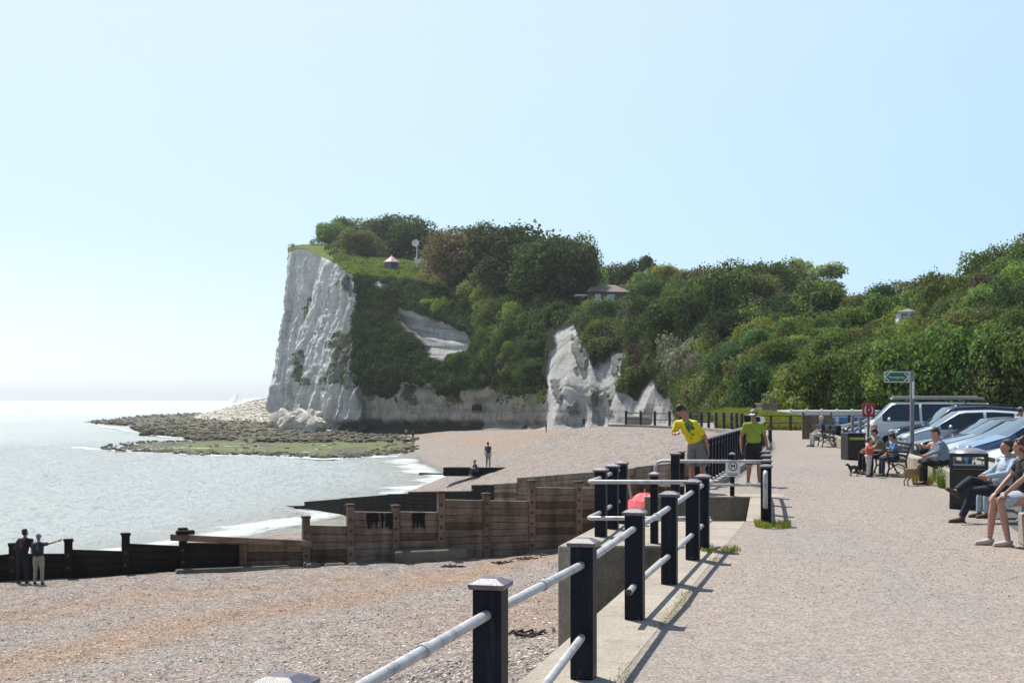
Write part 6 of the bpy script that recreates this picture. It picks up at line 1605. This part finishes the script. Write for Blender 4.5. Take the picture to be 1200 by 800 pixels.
def person(label, loc, rz, J, H=1.75, vox=.010, skin='skin', hair=('brown', 'short'), top=None, sleeve=.55, bottom=None, leg=1.0, shoe=None, k=1.0, belly=.02, cap=None, skirt=None, sock=None, sm=3, long_sleeve=False, group=None, face=True, child=False):
    s = H/1.75
    r = tag(empty('person', loc, rz), label, 'person', group); r.scale = (s, s, s)
    sk = M[skin]; mb = MB(); torso(mb, J, 0, k, belly)
    toe = J['toe'].normalized()
    for a in 'ab':
        h_, kn, an = J['hip'+a], J['kn'+a], J['an'+a]
        limb(mb, h_, kn, .082*k, .078*k, .052); limb(mb, kn, an, .050, .057, .034)
        td = J.get('toe'+a, toe).normalized()
        mb.tube([an+V3(0,0,-.02)-td*.03, an+td*.05+V3(0,0,-.035), an+td*.15+V3(0,0,-.055)], [.036,.036,.026], 10, sq=.75)
        sh, el, wr = J['sh'+a], J['el'+a], J['wr'+a]
        limb(mb, sh, el, .048*k, .046*k, .036); limb(mb, el, wr, .036, .038, .025)
        sd = -1 if a == 'a' else 1
        hd_ = J.get('hand'+a, (wr-el)).normalized(); hand(mb, wr, hd_, J.get('palm'+a, V3(-sd*.8,-.3,-.1)), -sd if J.get('flip') else sd, curl=J.get('curl'+a, .45))
    hc = J['hd']; f = J['face'].normalized(); up = (hc-J['nb']).normalized(); up = (up*.45+V3(0,0,1)*.55); up = (up-f*up.dot(f)).normalized(); x = up.cross(f)*-1
    hs = 1.18 if child else 1.0
    q = Matrix((x, -f, up)).transposed().to_quaternion()
    at_ = lambda a_, b_, c_: hc+(x*a_+f*b_+up*c_)*hs
    mb.tube([J['nb']-V3(0,0,.03), at_(0,-.02,-.08)], [.062*min(k,1.1), .052], 12)
    mb.ell(at_(0,-.012,.025), (.074*hs,.094*hs,.088*hs), 16, rot=q); mb.ell(at_(0,.022,-.045), (.055*hs,.065*hs,.070*hs), 14, rot=q)
    mb.ell(at_(0,.045,-.095), (.028*hs,.028*hs,.022*hs), 10, rot=q)
    mb.tube([at_(0,.078,.012), at_(0,.098,-.022), at_(0,.085,-.034)], [.009,.014,.012], 8)
    for sg in (-1, 1): mb.ell(at_(sg*.076,-.008,-.012), (.012*hs,.022*hs,.032*hs), 8, rot=q); mb.ell(at_(sg*.028,.072,.028), (.020,.012,.008), 8, rot=q)
    body = remesh(mb, vox, 'body', sk, r, sm)
    if face:
        for sg in (-1, 1): m = MB(); m.ell(at_(sg*.030,.0825,.012), (.0125,.007,.008), 8, rot=q); m.build('eye', M['eye'], body)
        m = MB(); m.ell(at_(0,.082,-.062), (.024,.008,.007), 10, rot=q); m.build('mouth', M['lip'], body)
    if hair:
        hcN, st_ = hair; m = MB()
        if st_ != 'bald':
            m.ell(at_(0,-.030,.048), (.084*hs,.094*hs,.088*hs), 16, rot=q); m.ell(at_(0,-.052,.0), (.078*hs,.070*hs,.085*hs), 14, rot=q); m.ell(at_(0,.022,.092), (.060*hs,.045*hs,.026*hs), 12, rot=q)
            if st_ == 'long': m.ell(at_(0,-.06,-.08), (.085,.055,.13), 14, rot=q)
            if st_ == 'curly':
                gg = random.Random(3)
                for i in range(46):
                    a_, b_ = gg.uniform(0, 6.28), gg.uniform(-.9, 1); c_ = math.sqrt(1-b_*b_)
                    pp_ = (.095*c_*math.cos(a_), -.028+.10*c_*math.sin(a_), .03+.10*b_)
                    if pp_[1] < .05 or pp_[2] > .075: m.ell(at_(*pp_), (.026,)*3, 8)
        else:
            m.ell(at_(0,-.045,-.005), (.079,.070,.050), 14, rot=q)
        remesh(m, max(vox, .009), 'hair', HAIR[hcN], r, 2)
    if cap:
        m = MB(); m.lathe([(.098,0),(.096,.035),(.075,.075),(.035,.098),(0,.104)], n=20, M=Matrix.Translation(at_(0,-.014,.055)) @ q.to_matrix().to_4x4()); c_ = m.build('cap', cap[0], r)
        m = MB(); m.ell(at_(0,.105,.052), (.075,.07,.009), 14, rot=q); m.build('peak', cap[1], c_)
    if top:
        m = MB(); torso(m, J, .016, k, belly, True, -.02)
        if not J.get('seat'): q2 = frame(J); m.ell(J['pel']+V3(0,0,-.0), (.165*k+.012, .125*k+.012, .115), 16, rot=q2)
        for a in 'ab':
            sh, el, wr = J['sh'+a], J['el'+a], J['wr'+a]
            if long_sleeve: m.tube([sh, el, wr], [.064, .052, .040], 12); m.ell(el, (.05,)*3, 10)
            else: m.tube([sh, sh.lerp(el, sleeve)], [.064*min(k,1.1), .066], 12)
        m.tube([J['nb']-V3(0,0,.05), J['nb']+V3(0,0,.005)], [.085,.068], 14)
        remesh(m, vox, 'shirt', top, r, sm)
    if bottom:
        m = MB(); q2 = frame(J); e = .028
        m.ell(J['pel']+V3(0,0,-.01), (.158*k+e, .118*k+e, .125), 16, rot=q2)
        for a in 'ab':
            h_, kn, an = J['hip'+a], J['kn'+a], J['an'+a]
            if leg >= 1: m.tube([h_, h_.lerp(kn, .4), kn, kn.lerp(an, .4), an.lerp(kn, .04)], [.098*k, .096*k, .070, .068, .056], 14); m.ell(kn, (.068,)*3, 12); m.ell(h_, (.098*k,)*3, 12)
            else: m.tube([h_, h_.lerp(kn, .5), h_.lerp(kn, leg*1.9 if leg < .5 else .95+ (leg-.5)*.1)], [.100*k, .102*k, .098], 14); m.ell(h_, (.098*k,)*3, 12)
        remesh(m, vox, 'trousers' if leg >= 1 else 'shorts', bottom, r, sm)
    if skirt:
        m = MB(); q2 = frame(J); m.ell(J['pel'], (.175*k, .14*k, .13), 16, rot=q2); kn = J['kna'].lerp(J['knb'], .5); hp_ = J['pel']
        a_ = hp_+V3(0,-.02,-.0); b_ = hp_.lerp(kn, .82)
        m.tube([a_, a_.lerp(b_, .5), b_], [.15, .165, .175], 18, sq=.62); m.ell(b_+V3(0,0,-.03), (.17,.05,.11), 12)
        remesh(m, vox, 'skirt', skirt, r, sm)
    if shoe:
        for a in 'ab':
            an = J['an'+a]; td = J.get('toe'+a, toe).normalized(); m = MB()
            m.tube([an-td*.055+V3(0,0,-.030), an+V3(0,0,-.018), an+td*.08+V3(0,0,-.040), an+td*.19+V3(0,0,-.052)], [.036,.048,.043,.030], 12, sq=.85)
            m.tube([an-td*.08+V3(0,0,-.066), an+td*.20+V3(0,0,-.066)], [.030,.036], 10, sq=.35)
            remesh(m, vox*.9, 'shoe', shoe, r, 2)
    return r
def shirt_print(r, pts, mat, name='print'):
    for c, rr in pts: pass
C_ = {k: cloth(k, c) for k, c in (('yellow_cotton',(.62,.52,.02)),('lime_cotton',(.26,.36,.035)),('black_cotton',(.012,.012,.014)),('grey_cotton',(.17,.17,.17)),('denim',(.04,.055,.09)),('dark_denim',(.018,.02,.032)),('blue_grey_shirt',(.20,.25,.33)),('pink_cotton',(.55,.30,.28)),('olive_cotton',(.20,.19,.13)),('light_blue_cotton',(.14,.30,.55)),('orange_cotton',(.62,.10,.035)),('white_cotton',(.62,.58,.55)),('purple_cotton',(.05,.035,.13)),('pale_blue_cloth',(.38,.45,.52)),('dark_red',(.15,.02,.025)),('stone_cotton',(.33,.29,.23)),('slate',(.05,.06,.09)))}
M['brown_leather'] = m_flat('brown_leather', (.07,.045,.03), .6); M['black_leather'] = m_flat('black_leather', (.015,.015,.015), .5); M['white_leather'] = m_flat('pale_leather', (.5,.42,.38), .6)
# yellow T-shirt with a green print (pattern in the material)
def m_yellow():
    t = NT('printed_yellow_cotton'); v = t.coords(False); n = t.noise(v, 9, 4)
    base = t.ramp(n.outputs[0], [(.3, (.58,.47,.012)), (.7, (.72,.60,.02))])
    n2 = t.noise(v, 16, 4, .7, 1.0); g = t.ramp(n2.outputs[0], [(.45, (.02,.10,.03)), (.55, (.16,.34,.04)), (.7, (.01,.03,.02))])
    acc = None
    for (cx_, cz_, rr) in ((-.02,1.31,.085),(.045,1.26,.05),(-.03,1.19,.035),(.02,1.12,.028),(-.005,1.06,.018)):
        s_ = t.n('SeparateXYZ'); t.l(v, s_.inputs[0])
        dx = t.math('SUBTRACT', s_.outputs[0], cx_); dz = t.math('SUBTRACT', s_.outputs[2], cz_)
        d = t.math('SQRT', t.math('ADD', t.math('MULTIPLY', dx, dx), t.math('MULTIPLY', dz, dz)))
        d = t.math('ADD', d, t.math('MULTIPLY', t.math('SUBTRACT', n2.outputs[0], .5), .10))
        m_ = t.math('LESS_THAN', d, rr); m_ = t.math('MULTIPLY', m_, t.math('LESS_THAN', s_.outputs[1], 0.0))
        acc = m_ if acc is None else t.math('MAXIMUM', acc, m_)
    t.bsdf(t.mix(acc, base, g), .85, 0, t.bump(n.outputs[0], .4, .02)); return t.m
M['yellow'] = m_yellow()
def m_skirt():
    t = NT('patterned_skirt'); v = t.coords(False); n = t.noise(v, 22, 4, .7, 1.5)
    c = t.ramp(n.outputs[0], [(.40, (.62,.64,.66)), (.47, (.10,.13,.20)), (.53, (.55,.58,.62)), (.6, (.20,.24,.32)), (.66, (.6,.6,.62))]); t.bsdf(c, .85); return t.m
M['skirt'] = m_skirt()
# man in yellow
J = stand(lean=(-.12,-.24), head=(-.05,-.10), arms={'ela': (-.36,-.30,1.13), 'wra': (-.20,-.50,1.13), 'elb': (.20,-.06,1.08), 'wrb': (.24,-.02,.84)}); J['face'] = V3(-.25,-.45,-.86); J['curla'] = .9
J['anb'] = V3(.14,.06,.08); J['handa'] = V3(.6,-.5,.3)
person('man in a yellow T-shirt with a green print looking down over the stairwell railing', (4.0,27.6,.004), R(-38), J, 1.95, .009, 'skin_tan', ('black','short'), M['yellow'], .8, C_['grey_cotton'], .62, M['brown_leather'], 1.12, .02)
# man in green
J = stand(lean=(.0,-.02), head=(-.02,-.03), arms={'ela': (-.29,.02,1.12), 'wra': (-.31,-.10,.86), 'elb': (.30,.05,1.12), 'wrb': (.33,-.03,.86)}, legs={'kna': (-.10,-.03,.49), 'ana': (-.10,.10,.09), 'knb': (.12,-.04,.49), 'anb': (.12,-.08,.08)}); J['face'] = V3(-.40,-.85,-.30)
person('walking man in a lime green polo shirt, black shorts and blue cap', (5.60,29.7,.004), R(4), J, 1.74, .009, 'skin_tan', ('grey','short'), C_['lime_cotton'], .62, C_['black_cotton'], .60, M['brown_leather'], 1.08, .03, cap=(C_['slate'], C_['white_cotton']))
# woman at the right
J = sit(lean=.10, hip=.60, knee=.54, kx=.09, head=(0,-.01)); J['seat'] = 1
J['ela'] = V3(-.25,-.17,.93); J['wra'] = V3(-.12,-.42,.70); J['elb'] = V3(.25,-.16,.93); J['wrb'] = V3(.12,-.38,.70); J['handa'] = V3(.2,-.6,-.5); J['handb'] = V3(-.2,-.6,-.5); J['palma'] = V3(0,.1,-1); J['palmb'] = V3(0,.1,-1); J['ana'] = V3(-.08,-.52,.08); J['anb'] = V3(.12,-.34,.08)
person('seated auburn haired woman in black top and blue and white patterned skirt', (7.10,17.5,0), R(-93), J, 1.80, .0085, 'skin', ('auburn','curly'), C_['black_cotton'], .6, None, 1, M['white_leather'], 1.08, .03, skirt=M['skirt'])
# man with crossed legs
J = sit(lean=-.14, hip=.47, knee=.47, kx=.08, head=(0,-.02)); J['seat'] = 1
J['kna'] = V3(-.02,-.48,.66); J['ana'] = V3(.16,-.78,.50); J['toea'] = V3(.1,-.75,.45); J['knb'] = V3(.10,-.46,.50); J['anb'] = V3(.08,-.66,.08)
J['ela'] = V3(-.30,-.02,.78); J['wra'] = V3(-.12,-.24,.72); J['elb'] = V3(.30,-.02,.78); J['wrb'] = V3(.10,-.26,.72)
person('man in jeans and brown shoes leaning back with crossed legs beside the large bin', (7.98,20.9,0), R(-88), J, 1.82, .009, 'skin', ('brown','short'), C_['pale_blue_cloth'], .5, C_['dark_denim'], 1, M['brown_leather'], 1.08, .03, long_sleeve=True)
J = sit(lean=.0, hip=.47, kx=.09); J['seat'] = 1
person('person in purple top and pale jeans beyond the crossed legs man', (8.42,21.7,0), R(-85), J, 1.70, .011, 'skin', ('brown','short'), C_['purple_cotton'], .6, C_['pale_blue_cloth'], 1, M['brown_leather'], 1.05)
# man in the blue shirt on the wall
J = sit(lean=.12, hip=.43, knee=.44, kx=.11, head=(-.02,-.06)); J['seat'] = 1; J['face'] = V3(.25,-.8,-.5)
J['ela'] = V3(-.27,-.14,.76); J['wra'] = V3(-.12,-.38,.66); J['elb'] = V3(.27,-.14,.76); J['wrb'] = V3(.12,-.38,.66)
person('man in a blue grey shirt seated on the low wall, back turned', (10.12,29.9,0), R(-105), J, 1.86, .010, 'skin', ('brown','short'), C_['blue_grey_shirt'], .9, C_['black_cotton'], 1, M['brown_leather'], 1.18, .05, long_sleeve=True)
J = sit(lean=.08, hip=.45, kx=.09); J['seat'] = 1; J['ela'] = V3(-.30,-.16,.86); J['wra'] = V3(-.22,-.36,.92)
person('blonde woman in a pink top half hidden behind the man in the blue shirt', (10.42,31.3,0), R(-75), J, 1.68, .011, 'skin_pale', ('blonde','long'), C_['pink_cotton'], .4, C_['denim'], 1, M['brown_leather'], 1.0)
# family on the bench
J = sit(lean=.10, kx=.12, head=(.02,-.03)); J['seat'] = 1; J['face'] = V3(.3,-.8,-.45)
person('bald man in a grey shirt at the far end of the bench', (9.92,34.55,0), R(-90), J, 1.78, .011, 'skin_pale', ('grey','bald'), C_['pale_blue_cloth'], .6, C_['black_cotton'], 1, M['black_leather'], 1.1, .04)
J = sit(lean=.24, kx=.10, head=(0,-.05)); J['seat'] = 1; J['ela'] = V3(-.22,-.38,.78); J['wra'] = V3(-.08,-.56,.72); J['elb'] = V3(.22,-.38,.78); J['wrb'] = V3(.06,-.58,.70); J['face'] = V3(0,-.8,-.5)
person('dark haired woman in olive leaning forward between the bald man and the boy', (9.90,33.95,0), R(-86), J, 1.66, .011, 'skin', ('brown','short'), C_['olive_cotton'], .5, C_['black_cotton'], 1, M['black_leather'], 1.0)
J = sit(lean=.06, kx=.09, hip=.58, knee=.55, head=(0,-.04)); J['seat'] = 1; J['face'] = V3(-.3,-.8,-.45)
person('boy in a light blue T-shirt at the near end of the bench', (9.98,33.3,0), R(-92), J, 1.36, .011, 'skin', ('brown','short'), C_['light_blue_cotton'], .65, C_['denim'], 1, M['black_leather'], .95, 0, child=True)
J = stand(lean=(0,-.05), head=(0,-.02), arms={'ela': (-.30,-.12,1.30), 'wra': (-.50,-.25,1.36), 'elb': (.26,-.15,1.18), 'wrb': (.28,-.38,1.20)}); J['hd'] = J['nb']+V3(0,-.03,.20)
person('toddler in an orange T-shirt standing in front of the bench', (9.22,33.1,0), R(62), J, 1.0, .009, 'skin_pale', ('brown','short'), C_['orange_cotton'], .7, C_['white_cotton'], 1, C_['purple_cotton'], 1.25, .05, child=True)
# far seated
J = sit(lean=.05, kx=.10); J['seat'] = 1
person('white haired person in a slate top and white trousers alone on the far bench', (13.2,54.4,0), R(-88), J, 1.70, .014, 'skin_pale', ('white','short'), C_['slate'], .7, C_['white_cotton'], 1, M['black_leather'], 1.1, .03, face=False)
J = stand(); 
person('person in a striped pale top standing behind the parked cars at the right edge', (15.75,39.6,.0), R(20), J, 1.74, .014, 'skin', ('grey','short'), C_['white_cotton'], .6, C_['denim'], 1, M['black_leather'], 1.1, .03, face=False, cap=(C_['slate'], C_['slate']))
# pair on the beach
def bz(x, y): return float(beach_z(np.array([x]), np.array([y]))[0][0])
x, y = -15.95, 41.7; J = stand(lean=(-.05,-.14), head=(.02,-.02), arms={'ela': (-.26,-.12,1.12), 'wra': (-.30,-.34,1.0), 'elb': (.25,-.02,1.12), 'wrb': (.18,-.22,1.0)}); J['face'] = V3(-.5,-.8,0)
p1 = person('taller dark clothed walker with a black and red rucksack, leaning on the groyne', (x, y, bz(x, y)-.02), R(180), J, 1.80, .013, 'skin_tan', ('black','short'), C_['black_cotton'], .9, C_['black_cotton'], 1, M['black_leather'], 1.08, face=False, long_sleeve=True)
def rucksack(par_loc, rz, s, c1, c2, label):
    T_ = Matrix.Translation(par_loc) @ Matrix.Rotation(rz, 4, 'Z'); m = MB(); m.ell((0,.17*s,1.24*s), (.17*s,.11*s,.25*s), 14); m.ell((0,.25*s,1.14*s), (.12*s,.07*s,.13*s), 12)
    o = remesh(m, .014, 'rucksack', c1, None, 3); o.matrix_world = T_; tag(o, label, 'rucksack')
    m = MB()
    for sg in (-1, 1): m.tube([(sg*.10*s,.12*s,1.42*s),(sg*.11*s,.0,1.475*s),(sg*.12*s,-.12*s,1.36*s),(sg*.14*s,-.06*s,1.12*s),(sg*.12*s,.12*s,1.04*s)], .018*s, 6)
    m.build('strap', c1, o); m = MB(); m.ell((-.06*s,.27*s,1.28*s), (.07*s,.04*s,.13*s), 10); m.build('pocket', c2, o)
rucksack((x, y, bz(x, y)-.05), R(180), 1.03, C_['black_cotton'], C_['dark_red'], 'black and red rucksack on the back of the taller beach walker')
x, y = -15.35, 41.5; J = stand(lean=(.0,-.02), arms={'elb': (-.40,-.12,1.36), 'wrb': (-.62,-.30,1.44)})
J = stand(lean=(0,-.02), arms={'ela': (-.36,-.16,1.42), 'wra': (-.60,-.22,1.50), 'elb': (.25,.0,1.14), 'wrb': (.20,-.20,1.02)})
person('shorter walker in beige trousers and a pale cap pointing out to sea', (x, y, bz(x, y)-.02), R(180), J, 1.63, .013, 'skin', ('grey','short'), C_['slate'], .6, C_['stone_cotton'], 1, M['black_leather'], 1.08, face=False, cap=(C_['stone_cotton'], C_['stone_cotton']))
rucksack((x, y, bz(x, y)-.02), R(180), .93, C_['black_cotton'], C_['slate'], 'small dark rucksack on the back of the shorter beach walker')
# far figures
q = Vector((0, 0, 0)); sp = P(571, 551, 1)
x, y = (572-600)/F*STUMP.y, STUMP.y+.2; J = stand()
person('far figure in dark clothes standing on the timber stump at the water line', (x, y, STUMP.z+.25), R(150), J, 1.75, .03, 'skin', ('brown','short'), C_['slate'], .6, C_['stone_cotton'], 1, None, 1.05, face=False, sm=1)
x, y = (559-600)/F*STUMP.y, STUMP.y-.3; J = sit(lean=.15, hip=.3, knee=.42); 
person('far figure sitting low at the left end of the timber stump', (x, y, bz(x, y)+.12), R(-70), J, 1.7, .03, 'skin', ('brown','short'), C_['slate'], .6, C_['slate'], 1, None, 1.05, face=False, sm=1)
for (px, Y, z, rz, c, lab) in ((484,238,None,20,'slate','tiny far figure walking at the right end of the green weed flats'),(476,250,None,0,'pale_blue_cloth','tiny far figure at the foot of the cliff, left of the walker'),(640,196,None,90,'dark_red','tiny far figure in dark red on the beach below the chalk spur'),(684,192,None,0,'black_cotton','tiny far figure in black on the beach below the second chalk spur')):
    x = (px-600)/F*Y; zz = bz(x, Y)
    person(lab, (x, Y, max(zz, -5.7)), R(rz), stand(), 1.75, .045, 'skin', ('brown','short'), C_[c], .6, C_['slate'], 1, None, 1.05, face=False, sm=1)
# dogs
def dog(label, loc, rz, s, fur, tail_up=True, coat=None):
    """faces -Y"""
    r = tag(empty('dog', loc, rz), label, 'dog'); r.scale = (s, s, s); mb = MB()
    mb.ell((0,-.20,.47), (.105,.17,.125), 14); mb.ell((0,.02,.49), (.09,.20,.10), 14); mb.ell((0,.20,.49), (.095,.13,.105), 14)
    mb.tube([(0,-.26,.52),(0,-.38,.62)], [.085,.065], 12); mb.ell((0,-.43,.66), (.07,.085,.07), 12); mb.tube([(0,-.46,.65),(0,-.57,.62)], [.045,.030], 10)
    for sg in (-1, 1):
        mb.tube([(sg*.065,-.22,.42),(sg*.065,-.20,.24),(sg*.065,-.21,.10),(sg*.065,-.23,.02)], [.050,.032,.024,.026], 8); mb.ell((sg*.065,-.25,.02), (.028,.042,.02), 8)
        mb.tube([(sg*.07,.22,.46),(sg*.075,.14,.28),(sg*.07,.26,.17),(sg*.07,.24,.02)], [.075,.045,.026,.024], 8); mb.ell((sg*.07,.21,.02), (.028,.042,.02), 8)
        mb.tube([(sg*.055,-.40,.72),(sg*.085,-.42,.68),(sg*.09,-.43,.62)], [.022,.028,.012], 8)
    if tail_up: mb.tube([(0,.31,.53),(0,.36,.60),(0,.35,.70),(0,.29,.74)], [.028,.024,.02,.012], 8)
    else: mb.tube([(0,.31,.52),(0,.40,.44),(0,.44,.33)], [.028,.022,.012], 8)
    b = remesh(mb, .012, 'body', fur, r, 2)
    m = MB(); m.ell((0,-.585,.63), (.018,.014,.014), 8); m.build('nose', M['black'], b)
    for sg in (-1, 1): m = MB(); m.ell((sg*.032,-.50,.685), (.01,.008,.01), 6); m.build('eye', M['eye'], b)
    m = MB(); m.tube([(0.075*math.cos(a), -.33+.02*math.sin(a), .575+.07*math.sin(a)) for a in np.linspace(0, 6.28, 13)], .012, 6); m.build('collar', C_['dark_red'], b)
    if coat: m = MB(); m.ell((0,-.02,.51), (.112,.22,.115), 14); m.build('coat', coat, b)
M['tan_fur'] = pm('tan_fur', (.36,.23,.12), (.24,.14,.07), 12, .9, .6, 50, dist=.02); M['dark_fur'] = pm('dark_fur', (.06,.04,.03), (.02,.016,.014), 14, .9, .6, 50, dist=.02)
dog('sandy brown dog with raised tail standing beside the man in the blue shirt', (9.27,29.75,0), R(125), .70, M['tan_fur'])
dog('small dark dog in a slate coat at the toddler’s feet'.replace('’s',''), (8.95,33.5,0), R(-70), .46, M['dark_fur'], False, C_['slate'])
# umbrella behind the landing
ub = tag(empty('beach_umbrella', (2.92,27.55-.1,-2.0)), 'bright red beach umbrella rising behind the concrete landing', 'umbrella')
ub.location = (2.86,27.6,-2.12); ub.scale = (.62,.62,1.0)
mb = MB(); n = 10
vs = [(0,0,2.12)]; fs = []
for j in range(1, 6):
    for k in range(n*2):
        a = math.pi*k/n; rr = .92*j/5*(1-.05*(k % 2)*(j/5)); vs.append((rr*math.cos(a), rr*math.sin(a), 2.12-.42*(j/5)**2-.04*(1-(k % 2))*(j/5)))
for k in range(n*2): fs.append((0, 1+k, 1+(k+1) % (n*2)))
for j in range(4):
    for k in range(n*2): a_ = 1+j*n*2+k; b_ = 1+j*n*2+(k+1) % (n*2); fs.append((a_, a_+n*2, b_+n*2, b_))
mb.add(vs, fs, 0, False); c_ = mb.build('canopy', m_flat('red_umbrella_cloth', (.72,.03,.06), .6), ub); so = c_.modifiers.new('t', 'SOLIDIFY'); so.thickness = .012
mb = MB(); mb.tube([(0,0,-.2),(0,0,2.2)], .02, 8); mb.build('pole', M['galv'], ub)
for k in range(n):
    a = 2*math.pi*k/n; mb = MB(); mb.tube([(.02,0,1.95),(.55*math.cos(a), .55*math.sin(a), 1.93),(.88*math.cos(a), .88*math.sin(a), 1.66)], .008, 5); mb.build('rib', M['galv'], ub)
p0, p1 = P(742,595,27.4), P(735,553,27.9); mb = MB(); mb.tube([p0+(p0-p1)*.9, p1], [.035,.03], 8); tag(mb.build('wooden_pole', M['planktop']), 'pale wooden pole leaning beside the red umbrella', 'pole')
